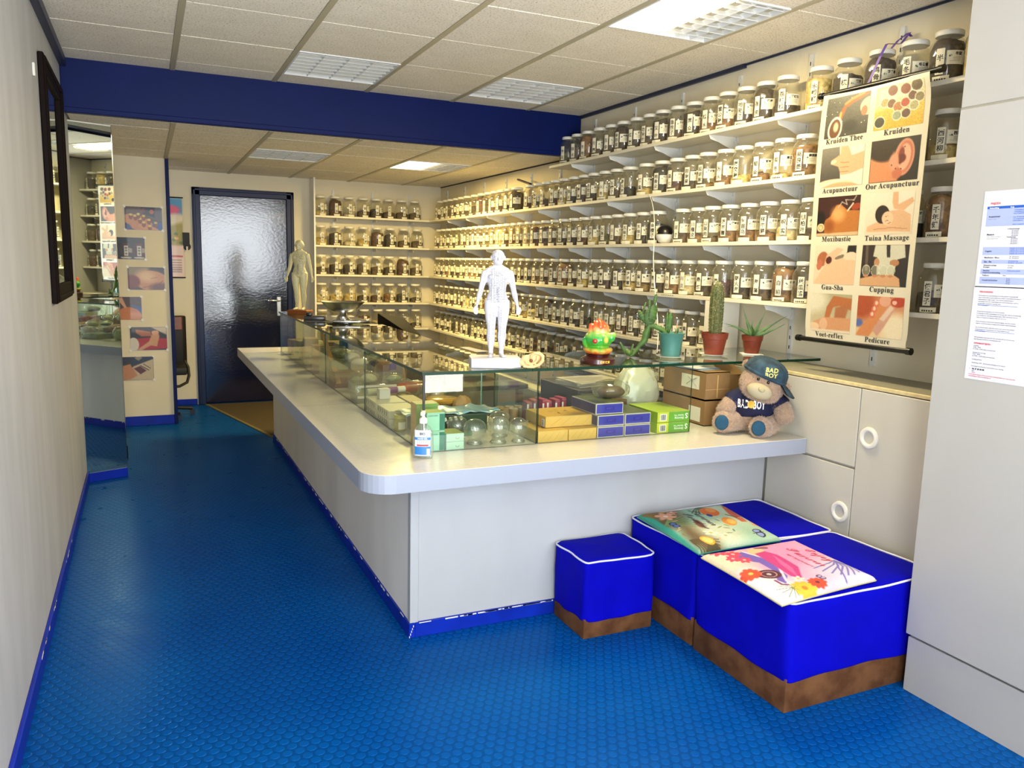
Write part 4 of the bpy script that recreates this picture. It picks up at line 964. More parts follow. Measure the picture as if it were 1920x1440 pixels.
# ============================================================ PRICE LIST on the tall closet (two sheets, one below the other)
def sheet_fn(ytop, ztop, dy, tilt):
    def f(x, y): return (2.4492-0.0003, ytop-x-tilt*(y), ztop-y+tilt*x*0.2)
    return f
for si in range(2):
    pr = thing('price_list' if si == 0 else 'notice_sheet', ['white printed price table taped high on the tall closet', 'white sheet of opening hours taped below the price table'][si], 'paper', (0, 0, 0))
    zt = 1.765 if si == 0 else 1.466; f = lambda x, y, o=0.0: (2.4488-o, 1.743-x+(0.0015 if si else 0), zt-y)
    g = G(); g.add([f(0, 0), f(0.212, 0), f(0.212, 0.302), f(0, 0.302), f(0, 0, -.0005), f(0.212, 0, -.0005), f(0.212, 0.302, -.0005), f(0, 0.302, -.0005)], [(3, 2, 1, 0), (4, 5, 6, 7), (0, 1, 5, 4), (1, 2, 6, 5), (2, 3, 7, 6), (3, 0, 4, 7)])
    link('sheet', g.mesh('sheet', 'paper'), pr)
    g = G(); R = lambda x0, x1, y0, y1, mi: g.add([f(x0, y0, .0004), f(x1, y0, .0004), f(x1, y1, .0004), f(x0, y1, .0004)], [(3, 2, 1, 0)], mi)
    def T(txt, x, y, s, mi=0, b=0.02):
        V, F = text2d(txt, s, align='l', bold=b); g.add([f(x+a, y-c, .0007) for a, c in V], F, mi)
    if si == 0:
        T('PRIJZEN', 0.024, 0.042, 0.0085, 2, .05); R(0.014, 0.205, 0.048, 0.056, 3); T('Behandeling', 0.022, 0.055, 0.006, 5, .03); T('Prijs', 0.090, 0.055, 0.006, 5, .03)
        R(0.014, 0.205, 0.056, 0.110, 4); T('Acupunctuur', 0.022, 0.082, 0.0068, 0, .05); T('Intake + kuur', 0.022, 0.089, 0.0045, 1)
        for q, s_ in enumerate(('1 behandeling 45 min', '1 behandeling 60 min', 'kuur 5 behandelingen', '', 'kuur 10 behandelingen', 'oor acupunctuur', 'intake gesprek', '', 'electro acupunctuur')):
            T(s_, 0.102, 0.063+q*0.0055, 0.0048, 3, .03)
        T('Massage', 0.022, 0.138, 0.0068, 0, .05); T('Tuina, Chinese massage en', 0.022, 0.144, 0.0042, 1); T('ontspanningsmassage', 0.022, 0.150, 0.0042, 1)
        T('Lichaamsmassage', 0.088, 0.121, 0.0052, 0, .04); T('Voetmassage', 0.088, 0.146, 0.0052, 0, .04)
        for q in range(4): T(['20', '30', '45', '60'][q]+' minuten', 0.102, 0.126+q*0.005, 0.0046, 0, .02); T(['20', '30', '45', '60'][q]+' minuten', 0.102, 0.151+q*0.005, 0.0046, 0, .02)
        R(0.014, 0.205, 0.175, 0.200, 4); T('Cupping', 0.022, 0.190, 0.0065, 0, .05)
        for q in range(4): T('Cupping rug en schouders', 0.102, 0.180+q*0.0055, 0.0046, 3, .03)
        T('Moxibustie / Moxa', 0.022, 0.210, 0.0062, 0, .04); T('20 - 30 minuten', 0.104, 0.206, 0.0046, 0, .02); T('30 - 45 minuten', 0.104, 0.211, 0.0046, 0, .02)
        R(0.014, 0.205, 0.215, 0.227, 4); T('Gua - Sha', 0.022, 0.223, 0.0062, 0, .05); T('20 minuten rug', 0.102, 0.220, 0.0046, 3, .03); T('30 minuten rug en nek', 0.102, 0.225, 0.0046, 3, .03)
        T('Geneeskrachtige', 0.022, 0.234, 0.0060, 0, .04); T('Kruiden', 0.022, 0.240, 0.0060, 0, .04); T('Per week', 0.102, 0.234, 0.0046, 0, .02); T('op maat', 0.102, 0.240, 0.0046, 0, .02)
        R(0.014, 0.205, 0.244, 0.260, 4); T('Gezichts', 0.022, 0.251, 0.0060, 0, .04); T('acupunctuurbehandeling', 0.022, 0.257, 0.0056, 0, .04); T('Acupunctuur gezicht', 0.102, 0.250, 0.0046, 3, .03)
        T('Pedicure', 0.022, 0.266, 0.0060, 0, .04); T('Basis', 0.090, 0.265, 0.0046, 0, .02); R(0.014, 0.205, 0.269, 0.291, 4); T('Consult bij klachten', 0.022, 0.281, 0.0060, 0, .04)
        for q in range(4): T(['15', '30', '45', '60'][q]+' min', 0.102, 0.275+q*0.005, 0.0046, 0, .02)
    else:
        T('VERGOEDING', 0.020, 0.020, 0.0070, 2, .05)
        L1 = ['De acupunctuur behandelingen worden geheel of gedeeltelijk', 'door vrijwel alle zorgverzekeraars indien u aanvullend verzekerd', 'behandelingen vallen onder "alternatieve geneeswijzen"', 'informatie over de vergoedingen kan uw verzekeraar u geven', 'gedeeltelijk vergoed is u graag meer', '*', '', '', 'U kunt bij ons bij pinnen of contant betalen.', 'U ontvangt na elke behandeling een factuur die u bij uw verzekering', 'kunt declareren. De behandelingen gaan NIET ten koste van uw', 'risico, er is geen verwijzing nodig van een arts.', '', 'Onze therapeut is lid van beroepsvereniging, met een erkend', 'register en de beroepsvereniging Alternatieve Behandelwijzen', '', 'Op de website kunt u alle informatie over ons en de praktijk', 'vergoedingen bij "acupunctuur" en "alternatieve zorg"', '*', '', '', 'Niet gemaakte afspraken die niet minstens 24 uur van tevoren', 'zijn afgezegd worden in rekening gebracht.']
        y_ = 0.031
        for s_ in L1:
            if s_ == '*': R(0.019, 0.150, y_-0.0035, y_-0.0025, 3); T('www.vergoedingen', 0.019, y_-0.001, 0.0042, 3, .02)
            elif s_: T(s_, 0.019, y_, 0.0049, 0, .01)
            y_ += 0.0064
        T('OPENINGSTIJDEN', 0.020, 0.186, 0.0070, 2, .05)
        for q, s_ in enumerate(['maandag', '12.00 - 18.00', 'en 19.00 - 21.00 (alleen op afspraak)', '', 'dinsdag t/m zaterdag', '10.00 - 18.00', 'en 19.00 - 21.00 (alleen op afspraak)', '', 'zondag gesloten', '', 'donderdag 12.00 - 18.00 laatste dinsdag van de maand', '', 'Feestdagen en vakantie: u kunt bellen voor overleg']): T(s_, 0.020, 0.193+q*0.0056, 0.0049, 0, .01)
        T('T', 0.014, 0.270, 0.005, 2, .02); T('06 17 18 48 88', 0.024, 0.270, 0.0068, 0, .07); T('info', 0.024, 0.276, 0.005, 0, .03); T('www', 0.024, 0.281, 0.005, 2, .03)
        T('Loopt gerust binnen of bel ons buiten openingstijden voor een afspraak', 0.014, 0.287, 0.0050, 2, .03); T('behandelingen alleen op afspraak !!!', 0.014, 0.293, 0.0050, 2, .03)
    link('lettering', g.mesh('lettering', ['ink', 'inkgrey', 'inkred', 'inkblue', 'tableblue', 'inkwhite']), pr)

# ============================================================ PHOTOGRAPHS on the partition (y = 7.65)
def wallpic(x0, x1, z0, z1, A, label, nm='photo'):
    t = thing(nm, label, 'photo', (0, 0, 0))
    g = G().box(x0, x1, 7.648, 7.6498, z0, z1); link('paper', g.mesh('paper', 'paper'), t)
    A.c = A.c**1.25*0.86; A.noise(.015)
    link('photo_print', A.to_mesh('photo_print', lambda u, v: (x0+0.002+(x1-x0-0.004)*u, 7.6474, z1-0.002-(z1-z0-0.004)*v)), t)
    g = G()
    for (x, z) in ((x0, z1), (x1, z1), (x0, z0), (x1, z0)):
        if x > -0.18: g.add([(x-0.012, 7.6468, z-0.004), (x+0.008, 7.6468, z-0.014), (x+0.013, 7.6468, z+0.004), (x-0.006, 7.6468, z+0.014)], [(0, 1, 2, 3)])
    link('tape', g.mesh('tape', 'lid'), t)
A = Art(72, 48, '6a5040', 1.5); A.ell(.35, .7, .45, .32, 'd89c6c', .35); A.poly([(.4, 0), (1, 0), (1, .6), (.7, .5)], '6c6878', .03); A.poly([(.42, 0), (.8, 0), (.8, .45), (.5, .3)], '1c2048', .03); A.ell(.72, .2, .06, .1, 'c87858'); A.ell(.5, .15, .05, .1, '8a3c30')
A.poly([(.75, .6), (1, .65), (1, 1), (.7, 1)], '2e70c0', .03); A.ell(.62, .9, .3, .12, 'e0a878', .3); A.poly([(0, .7), (.12, .8), (.2, 1), (0, 1)], '24449a', .05)
for x, y in ((.16, .38), (.28, .42), (.4, .55), (.36, .35), (.5, .42), (.5, .7), (.64, .58), (.66, .85), (.82, .7)): A.ell(x, y+.06, .055, .12, '9a5414'); A.ell(x, y-.03, .045, .05, 'eed878')
wallpic(-0.145, 0.150, 1.707, 1.905, A, 'photo of cupping glasses on a back, topmost on the white partition')
A = Art(60, 48, '101c2a', 1.1); A.ell(.3, .15, .25, .12, '1c4450', 0, .6)
for x, c in ((.42, '3c2c2c'), (.82, '54141c')): A.ell(x, .62, .2, .38, c, 0, .1); A.ell(x, .3, .12, .03, 'c06060', 0, .6, .5); A.ell(x, .93, .17, .04, 'd8d4cc'); A.poly([(x-.06, .38), (x+.07, .38), (x+.07, .85), (x-.06, .85)], 'e4e2dc'); A.poly([(x+.08, .48), (x+.19, .5), (x+.19, .7), (x+.08, .7)], 'b4ae9c')
for x in (.42, .82):
    for y in (.48, .6, .74): A.line([(x-.03, y), (x+.035, y)], .012, '181410'); A.line([(x, y-.04), (x+.005, y+.04)], .010, '181410')
wallpic(-0.255, 0.004, 1.456, 1.644, A, 'photo of two dark herb jars, second from the top on the partition')
A = Art(72, 48, '4c3c30', 1.4); A.poly([(0, .0), (.6, 0), (.4, .5), (0, .4)], '9c8c64', .08); A.ell(.65, .6, .5, .45, 'd4a078', .1, .1); A.ell(.5, .4, .25, .25, 'ecc8a0', .2, 1); A.ell(.1, .65, .22, .3, '8c2c1c', .2, .3); A.poly([(.7, 0), (1, 0), (1, .3)], '2c1834', .1); A.line([(.62, .5), (.8, .44)], .01, '8c5038'); A.line([(.4, .9), (.8, .78), (.95, .6)], .012, '8c5038'); A.ell(.9, .9, .3, .2, '7c4c48', 0, .6)
wallpic(-0.142, 0.150, 1.196, 1.394, A, 'photo of a bare bent back, third from the top on the partition')
A = Art(52, 48, '5c4444', 1.2); A.poly([(.6, .35), (1, .45), (1, 1), (.7, .9)], '1c68b8', .03); A.ell(.5, .8, .5, .35, 'd88c48', .1); A.poly([(.2, .0), (.38, .45), (.3, .5), (.0, .1)], 'e0b08c', .03)
wallpic(-0.235, -0.042, 0.936, 1.138, A, 'photo of a hand pressing a back, fourth on the partition')
A = Art(72, 48, '241c28', 1.4); A.poly([(.1, .5), (.5, .45), (1, .5), (1, .95), (.3, 1), (.15, .9)], 'c01c18', .03); A.ell(.08, .75, .15, .3, 'e8e0d4'); A.poly([(.15, .1), (.55, .2), (.6, .4), (.3, .4), (.15, .25)], 'c88460', .03); A.poly([(.15, 1), (.5, .62), (.62, .2), (.75, .15), (.8, .4), (.72, .85), (.55, .8), (.3, 1)], 'e0b088', .03); A.poly([(.55, 0), (1, 0), (1, .35), (.8, .2)], 'd8ccb8', .05); A.ell(.68, .25, .1, .1, 'eab898')
wallpic(-0.146, 0.150, 0.669, 0.876, A, 'photo of a foot massage on red cloth, fifth on the partition')
A = Art(60, 48, '2c3448', 1.2)
for x, y in ((.3, .1), (.55, .05), (.8, .12), (.45, .25), (.7, .3)): A.poly([(x-.12, y), (x, y-.12), (x+.12, y), (x, y+.12)], 'a8a090' if (x*10) % 2 > 1 else '24304c', .01)
A.poly([(0, .9), (.4, .4), (1, .1), (1, 1), (0, 1)], 'd8c8a8', .03); A.poly([(.4, .5), (.58, .4), (.78, .6), (.6, .75)], '701820', .02); A.poly([(0, .4), (.3, .3), (.5, .8), (.3, .95), (0, 1)], 'd49c78', .04); A.line([(.6, .38), (.85, .58)], .015, '1c1820'); A.line([(.7, .32), (.9, .5)], .012, '1c1820')
wallpic(-0.235, 0.033, 0.406, 0.616, A, 'photo of tools beside a foot, lowest on the partition')
# calendar scroll and holder on the back wall
t = thing('wall_calendar', 'narrow colourful calendar scroll on the back wall left of the door', 'calendar', (0, 0, 0))
A = Art(36, 96, 'd8b4a8', .4); A.poly([(0, 0), (1, 0), (1, .2), (0, .2)], '3c8cb8', .05); A.ell(.4, .15, .5, .06, 'd85070', 0, .5); A.ell(.6, .3, .6, .1, 'd8c8a8', 0, .5); A.poly([(0, .38), (1, .3), (1, .6), (0, .6)], '9c9040', .05)
for q in range(8): A.ell(A.rng.rand(), .4+.18*A.rng.rand(), .1, .02, 'e0b060' if q % 2 else '5c7030')
A.poly([(0, .6), (1, .6), (1, 1), (0, 1)], 'dcc0b4', .01); A.poly([(.1, .72), (.95, .72), (.95, .74), (.1, .74)], 'b04048', .005)
for q in range(6): A.line([(.15, .78+.03*q), (.9, .78+.03*q)], .006, '7c6c6c')
link('sheet', A.to_mesh('sheet', lambda u, v: (0.16+0.19*u, 8.592, 2.055-0.77*v)), t)
link('rod', G().tube([(0.15, 8.59, 2.058), (0.36, 8.59, 2.058)], 0.006, 8).mesh('rod', 'black'), t); link('rod', G().tube([(0.15, 8.59, 1.285), (0.36, 8.59, 1.285)], 0.006, 8).mesh('rod', 'black'), t)
t = thing('wall_holder', 'small black slotted holder on the back wall beside the calendar', 'holder', (0.378, 8.598, 1.56))
g = G(); g.box(-0.033, 0.030, -0.02, 0, 0.04, 0.165); g.lathe([(0.037, -0.02), (0.037, 0.0)], 20, 0, Matrix.Translation((0.004, 0, 0.028)) @ Matrix.Rotation(-PI/2, 4, 'X') @ Matrix.Translation((0, 0, 0.0)) @ Matrix.Scale(-1, 4, (0, 0, 1)))
link('body', g.mesh('body', 'black_matt'), t)
link('slot', bxm('slot', 'wall', (-0.004, 0.012, -0.022, -0.019, -0.01, 0.03)), t)
# chair glimpsed behind the partition
t = thing('office_chair', 'dark chair with curved arm half hidden behind the photo partition', 'chair', (0.10, 8.22, 0))
g = G(); g.prism([(-0.24, -0.02), (0.20, -0.03), (0.235, 0.03), (0.21, 0.07), (-0.24, 0.06)], 0.46, 0.93)
link('backrest', g.mesh('backrest', 'black_matt', 0.012, seg=2), t)
link('headband', G().box(-0.2, 0.195, -0.035, -0.02, 0.80, 0.925).mesh('headband', 'wood_brown', 0.004), t)
link('seat', G().box(-0.23, 0.21, -0.45, 0.02, 0.42, 0.49).mesh('seat', 'black_matt', 0.015, seg=2), t)
link('arm', G().tube([(0.205, -0.0, 0.50), (0.235, -0.03, 0.44), (0.24, -0.05, 0.36), (0.22, -0.08, 0.30), (0.15, -0.12, 0.27), (0.0, -0.2, 0.28)], 0.014, 8).mesh('arm', 'black_matt'), t)
link('column', G().tube([(0.0, -0.2, 0.08), (0, -0.2, 0.43)], 0.025, 10).mesh('column', 'black_matt'), t)
for q in range(5):
    a = 2*PI*q/5+0.2; l_ = link('leg', G().tube([(0, -0.2, 0.09), (0.26*math.cos(a), -0.2+0.26*math.sin(a), 0.06)], 0.016, 8).mesh('leg', 'black_matt'), t)
    link('castor', G().lathe([(0.025, -0.018), (0.025, 0.018)], 12, 0, Matrix.Translation((0.26*math.cos(a), -0.2+0.26*math.sin(a), 0.026)) @ Matrix.Rotation(PI/2, 4, 'X')).mesh('castor', 'black'), l_)
# ============================================================ GLASS DISPLAY CASE
def pane_mesh(d, nm='pane', edge='pane_edge', face='pane'):
    g = G().box(*d)
    sz = (d[1]-d[0], d[3]-d[2], d[5]-d[4]); ax = sz.index(min(sz))
    # faces order: bottom, top, -y, +x, +y, -x
    big = {2: (0, 1), 1: (2, 4), 0: (3, 5)}[ax]
    g.m = [0 if i in big else 1 for i in range(6)]
    return g.mesh(nm, [face, edge])
vt = thing('glass_showcase', 'L-shaped frameless glass showcase standing on the counter top', 'display case', (0, 0, 0))
ZT = 1.062
for d in ((0.962, 1.438, 2.925, 4.664, ZT, ZT+0.012), (0.962, 1.438, 4.668, 6.62, ZT, ZT+0.012), (1.440, 3.028, 2.925, 3.46, ZT, ZT+0.012)):
    link('top_pane', pane_mesh(d, 'top_pane'), vt)
for d in ((0.978, 1.472, 2.936, 2.942, 0.751, ZT), (1.478, 2.262, 2.936, 2.942, 0.751, ZT)): link('front_pane', pane_mesh(d, 'front_pane', face='pane_side'), vt)
for a, b in ((2.944, 3.864), (3.868, 4.828), (4.832, 6.60)): link('side_pane', pane_mesh((0.970, 0.976, a, b, 0.751, ZT), 'side_pane', face='pane_side'), vt)
link('end_pane', pane_mesh((0.978, 1.436, 6.594, 6.60, 0.751, ZT), 'end_pane'), vt)
link('support_pane', pane_mesh((1.430, 1.436, 3.46, 3.95, 0.751, ZT), 'support_pane', 'pane_edge_lit'), vt)
link('support_pane', pane_mesh((1.472, 1.478, 2.944, 3.40, 0.751, ZT), 'support_pane', 'pane_edge'), vt)
link('corner_strip', G().box(0.9695, 0.9775, 2.9355, 2.9435, 0.751, ZT).mesh('corner_strip', 'black'), vt)
Z0 = 0.7505; ZG = ZT+0.0123

def cbox(name, label, cat, x, y, z, w, d, h, colr, rz=0.0, group=None, faces=None, bevel=0.0015):
    """a closed carton; x,y is the middle of its foot. faces: {'front'|'top'|'left'|'right': colour}"""
    t = thing(name, label, cat, (x, y, z), rz, group)
    cm = [colr]; mi = [0]*6; order = {'top': 1, 'front': 2, 'right': 3, 'left': 5, 'back': 4}
    for k, c in (faces or {}).items():
        if c not in cm: cm.append(c)
        mi[order[k]] = cm.index(c)
    g = G().box(-w/2, w/2, -d/2, d/2, 0, h, mi)
    link('carton', g.mesh('carton', [cmat(c) if len(c) == 6 and c not in M else c for c in cm], bevel), t)
    link('flap_seam', G().box(-w/2+0.002, w/2-0.002, -d/2-0.0003, -d/2, h*0.93, h*0.945).mesh('flap_seam', 'inkgrey'), t)
    return t
def face_text(t, txt, size, w, d, h, mi='ink', pos=(0, 0), bold=0.03, face='front', flip=False, nm='lettering'):
    g = G(); s = -1 if flip else 1
    if face == 'front': f = lambda x, y: (pos[0]+s*x, -d/2-0.0008, h/2+pos[1]+s*y)
    elif face == 'top': f = lambda x, y: (pos[0]+s*x, pos[1]+s*y, h+0.0006)
    else: f = lambda x, y: (-w/2-0.0008, pos[0]-s*x, h/2+pos[1]+s*y)
    put_text(g, txt, size, f, 0, bold=bold); return link(nm, g.mesh(nm, mi), t)
def barcode(t, x0, z0, w, h, d):
    g = G().box(x0-0.004, x0+w+0.004, -d/2-0.0005, -d/2, z0-0.003, z0+h+0.003, 0); rr = random.Random(5); x = x0
    while x < x0+w-0.001:
        k = rr.uniform(.0006, .0016); g.box(x, x+k, -d/2-0.0009, -d/2-0.0005, z0, z0+h, 1); x += k+rr.uniform(.0006, .0014)
    return link('barcode', g.mesh('barcode', ['inkwhite', 'ink']), t)
# mint boxes at the corner
GRP = 'mint green cartons at the showcase corner'
for z, dz, lb in ((Z0, 0.082, 'lower large mint green carton in the showcase front corner'), (Z0+0.0825, 0.074, 'upper large mint green carton in the showcase front corner')):
    t = cbox('mint_carton', lb, 'box', 1.028, 2.99, z, 0.076, 0.08, dz, 'a6e2c4', 0.0, GRP, {'top': 'a4c064'})
    link('dark_band', G().box(0.016, 0.0382, -0.0405, -0.0395, 0.002, dz-0.006).mesh('dark_band', cmat('1c7a62')), t); face_text(t, 'GREEN HERB', 0.007, 0.076, 0.08, dz, cmat('4f8f78'), (-0.012, dz*0.3))
for k in range(2):
    t = cbox('mint_carton', ['flat mint carton with a loop mark, lower one', 'flat mint carton with a loop mark, upper one'][k], 'box', 1.112, 3.00, Z0+k*0.0335, 0.076, 0.10, 0.033, 'bfead0', 0, GRP, {'top': '9cb860'})
    link('loop_mark', G().tube([(0.010+0.007*math.cos(a), -0.0508, 0.017+0.007*math.sin(a)) for a in np.linspace(PI, 2*PI, 9)], 0.0012, 5).mesh('loop_mark', 'inkgrey'), t)
# cupping glasses
CUP = G().lathe([(0.030, 0.0), (0.034, 0.002), (0.033, 0.006), (0.027, 0.014), (0.030, 0.024), (0.042, 0.038), (0.0485, 0.058), (0.047, 0.078), (0.038, 0.094), (0.022, 0.103), (0.008, 0.106), (0.0005, 0.1065)], 28, caps=(False, False)).mesh('cup', 'cup', angle=80)
RIM = G().tube([(0.031*math.cos(a), 0.031*math.sin(a), 0.0035) for a in np.linspace(0, 2*PI, 25)], 0.0035, 6, caps=False).mesh('rim', 'cup')
for i, (x, y, sc, lb) in enumerate(((1.225, 3.02, 1.0, 'clear round cupping glass, leftmost of the front three'), (1.328, 3.01, 1.05, 'clear round cupping glass, middle of the front three'), (1.432-0.015, 3.125, 1.05, 'clear round cupping glass, farthest back between two front ones'), (1.185, 3.12, 0.95, 'clear round cupping glass, back left beside the small bottles'), (1.535, 3.03, 1.05, 'clear cupping glass just right of the glass joint beside yellow cartons'))):
    if i == 4: x, y, lb = 1.417, 3.00, 'clear round cupping glass, rightmost of the front three'
    if i == 2: x, y = 1.385, 3.125
    t = thing('cupping_glass', lb, 'cup', (x, y, Z0), 0, 'glass cupping cups in the showcase'); t.scale = (sc, sc, sc) if i != 4 else (0.86, .86, .98)
    link('bulb', CUP, t); link('rim', RIM, t)
# small dark bottles with white caps in a tray
bt = G().lathe([(0.008, 0), (0.0085, 0.002), (0.0085, 0.03), (0.005, 0.036), (0.005, 0.04)], 12).mesh('bottle', cmat('2c2418', 0.2)); bc = G().lathe([(0.0065, 0.038), (0.0065, 0.052)], 12).mesh('cap', 'lid')
for k in range(5):
    t = thing('small_bottle', 'tiny dark bottle with white cap, %s in the row behind the cups' % ordn(k+1), 'bottle', (1.150+k*0.026, 3.20+k*0.004, Z0+0.03), 0, 'tiny white-capped bottles behind the cups', rot=(0.0, -0.35, 0)); link('bottle', bt, t); link('cap', bc, t)
cbox('green_tray', 'shallow dark tray with a green tag under the tiny bottles', 'tray', 1.20, 3.20, Z0, 0.15, 0.06, 0.022, '2a3424', 0, None, {'front': '3c8a50'})
# yellow, blue and green cartons on the front right
def carton(nm, label, x0, x1, y, z, d, h, body, front, group, rim='f0ead8', rz=0.0, top=None):
    w = x1-x0; t = cbox(nm, label, 'box', (x0+x1)/2, y+d/2, z, w-0.001, d, h-0.001, body, rz, group, {'front': front, 'top': top or body})
    return t, w, d, h
YG = 'yellow cartons in the showcase'
for x0, x1, y, z, lb in ((1.486, 1.632, 2.952, Z0, 'yellow carton at the bottom left beside the glass joint'), (1.634, 1.774, 2.952, Z0, 'yellow carton at the bottom beside the blue cartons'), (1.545, 1.782, 3.0, Z0+0.0505, 'yellow carton lying on the two others, with barcode on its end')):
    t, w, d, h = carton('yellow_carton', lb, x0, x1, y, z, 0.20, 0.05, 'e6b23e', 'efc15c', YG, top='e2ae34')
    g = G()
    for k in range(4): g.tube([(-w*0.4+k*w*0.22, -d/2-0.0003, 0.006), (-w*0.3+k*w*0.22, -d/2-0.0003, 0.022), (-w*0.18+k*w*0.2, -d/2-0.0003, 0.040)], 0.0007, 4)
    link('line_pattern', g.mesh('line_pattern', cmat('dca83c')), t)
    g = G()
    for k in range(5):
        a = k*1.3; g.add([(0.02*math.cos(a), 0.02*math.sin(a), h+0.0002), (0.05*math.cos(a+.3), 0.04*math.sin(a+.3), h+0.0002), (0.045*math.cos(a+.5), 0.045*math.sin(a+.5), h+0.0002)], [(0, 1, 2)])
    link('leaf_print', g.mesh('leaf_print', cmat('8a6420')), t)
    if z > Z0+.01:
        g = G(); rr = random.Random(4)
        g.box(-w/2-0.0008, -w/2-0.0002, -d/2+0.012, -d/2+0.034, 0.006, 0.036, 0); yy = 0.008
        while yy < 0.033: g.box(-w/2-0.0014, -w/2-0.0008, -d/2+0.015, -d/2+0.031, yy, yy+0.001, 1); yy += rr.uniform(.0018, .0028)
        link('barcode', g.mesh('barcode', ['inkwhite', 'ink']), t)
BG = 'blue and white cartons in the showcase'
for x0, x1, y, z, lb in ((1.776, 1.914, 2.950, Z0, 'blue carton, bottom of the left stack of three'), (1.776, 1.914, 2.950, Z0+0.0515, 'blue carton, middle of the left stack of three'), (1.770, 1.912, 2.96, Z0+0.103, 'blue carton, top of the left stack of three'), (1.918, 2.056, 2.952, Z0, 'blue carton, bottom of the right stack of two'), (1.918, 2.056, 2.952, Z0+0.0515, 'blue carton, top of the right stack of two')):
    t, w, d, h = carton('blue_carton', lb, x0, x1, y, z, 0.22, 0.051, 'c9c2b0', 'ded8cc', BG, top='56603e')
    g = G().box(-w/2+0.005, w/2-0.005, -d/2-0.0006, -d/2, 0.005, h-0.006, 0).box(-0.024, 0.024, -d/2-0.001, -d/2-0.0006, 0.017, 0.034, 1)
    link('blue_panel', g.mesh('blue_panel', [cmat('3438b4'), cmat('2620a0')]), t)
    face_text(t, '減肥茶', 0.011, w, d+0.0006, h, cmat('4a48c8'), (0, -0.004), .04)
    link('side_panel', G().box(-w/2-0.0004, -w/2, -d/2+0.004, d/2-0.004, 0.004, h-0.005).mesh('side_panel', cmat('2c2c60')), t)
GG = 'bright green cartons in the showcase'
for k in range(2):
    t, w, d, h = carton('green_carton', 'bright green and yellow carton with barcode, %s of two' % ('lower', 'upper')[k], 2.092, 2.272, 2.952-0.0, Z0+k*0.0495, 0.24, 0.049, 'a4cc30', '6cb82c', GG, top='b8d444')
    link('yellow_end', G().box(-w/2, -w/2+0.062, -d/2-0.0004, -d/2, 0.001, h-0.002).mesh('yellow_end', cmat('dce43c')), t)
    barcode(t, -w/2+0.018, 0.010, 0.028, 0.026, d)
    face_text(t, 'Slimming', 0.014, w, d, h, 'inkwhite', (0.030, -0.004), 0.02, flip=True); face_text(t, 'Herbal Tea', 0.011, w, d, h, 'inkwhite', (0.028, 0.008), 0.02, flip=True)
    face_text(t, 'S', 0.034, w, d, h, 'inkwhite', (0.070, 0.012), 0.03, flip=True)
# cellophane dome, plastic bag, cardboard boxes, papers
def crumple(r, seed, amp, n=28, sq=1.0):
    g = G(); g.ball((0, 0, 0), r, n); rr = random.Random(seed); K = [(Vector((rr.uniform(-1, 1), rr.uniform(-1, 1), rr.uniform(-1, 1))).normalized(), rr.uniform(6, 14), rr.uniform(0, 6)) for _ in range(9)]
    out = []
    for p in g.v:
        d = Vector((p[0]/r[0], p[1]/r[1], p[2]/r[2])); s = sum(abs(math.sin(k.dot(d)*f+ph)) for k, f, ph in K)/9-0.6
        out.append((p[0]*(1+amp*s), p[1]*(1+amp*s), p[2]*(1+amp*s)))
    zmin = min(p[2] for p in out); g.v = [(x, y, max(z-zmin-r[2]*0.25, 0)) for x, y, z in out]
    return g
t = thing('cellophane_pack', 'brown pastry-like disc in crinkled cellophane on the blue cartons', 'packet', (1.93, 3.10, Z0+0.155), 0.1)
link('wrapper', crumple((0.095, 0.075, 0.045), 3, 0.22).mesh('wrapper', 'cello'), t)
link('filling', crumple((0.07, 0.055, 0.03), 8, 0.1, 20).mesh('filling', cmat('5c3a1e', .5)), t)
cbox('flat_carton', 'low brown flat carton behind the blue ones, under the cellophane', 'box', 2.0, 3.26, Z0, 0.16, 0.14, 0.12, '6a4a2c')
t = thing('plastic_bag', 'crumpled translucent white plastic bag left of the cardboard boxes', 'bag', (2.24, 3.36, Z0), 0.3)
bgm = crumple((0.135, 0.10, 0.15), 33, 0.26, 40)
link('film', bgm.mesh('film', 'bag', angle=25), t); link('knot', G().tube([(0.02, 0, 0.19), (0.03, 0, 0.22), (0.05, 0.01, 0.25)], [0.03, 0.014, 0.03], 9).mesh('knot', 'bag'), t); link('filling', crumple((0.10, 0.08, 0.11), 4, 0.2).mesh('filling', cmat('b8b898', .7)), t)
def open_box(nm, label, x, y, z, w, d, h, rz, flaps=True, closed=False):
    t = thing(nm, label, 'box', (x, y, z), rz); g = G(); k = 0.004
    g.box(-w/2, w/2, -d/2, -d/2+k, 0, h); g.box(-w/2, w/2, d/2-k, d/2, 0, h); g.box(-w/2, -w/2+k, -d/2+k, d/2-k, 0, h); g.box(w/2-k, w/2, -d/2+k, d/2-k, 0, h); g.box(-w/2, w/2, -d/2, d/2, 0, k)
    if closed: g.box(-w/2, w/2, -d/2, d/2, h-k, h)
    link('walls', g.mesh('walls', 'tan'), t)
    if flaps:
        link('flap', G().box(-w/2, w/2, 0, d*0.48, 0, k).mesh('flap', 'tan'), t, (0, -d/2, h), (0.45, 0, 0)); link('flap', G().box(0, w*0.4, -d/2, d/2, 0, k).mesh('flap', 'tan'), t, (-w/2, 0, h), (0, -0.3, 0))
        link('flap', G().box(0, w*0.4, -d/2, d/2, 0, k).mesh('flap', 'tan'), t, (w/2-0.01, 0, h-0.002), (0, PI-0.15+0.3, 0))
    return t
t = open_box('cardboard_box', 'brown cardboard box, lower of the two stacked by the teddy bear', 2.478, 3.19, Z0, 0.14, 0.34, 0.125, 0.0, False, True)
link('shipping_label', G().box(-0.0708, -0.070, -0.14, -0.05, 0.015, 0.085).mesh('shipping_label', 'label'), t)
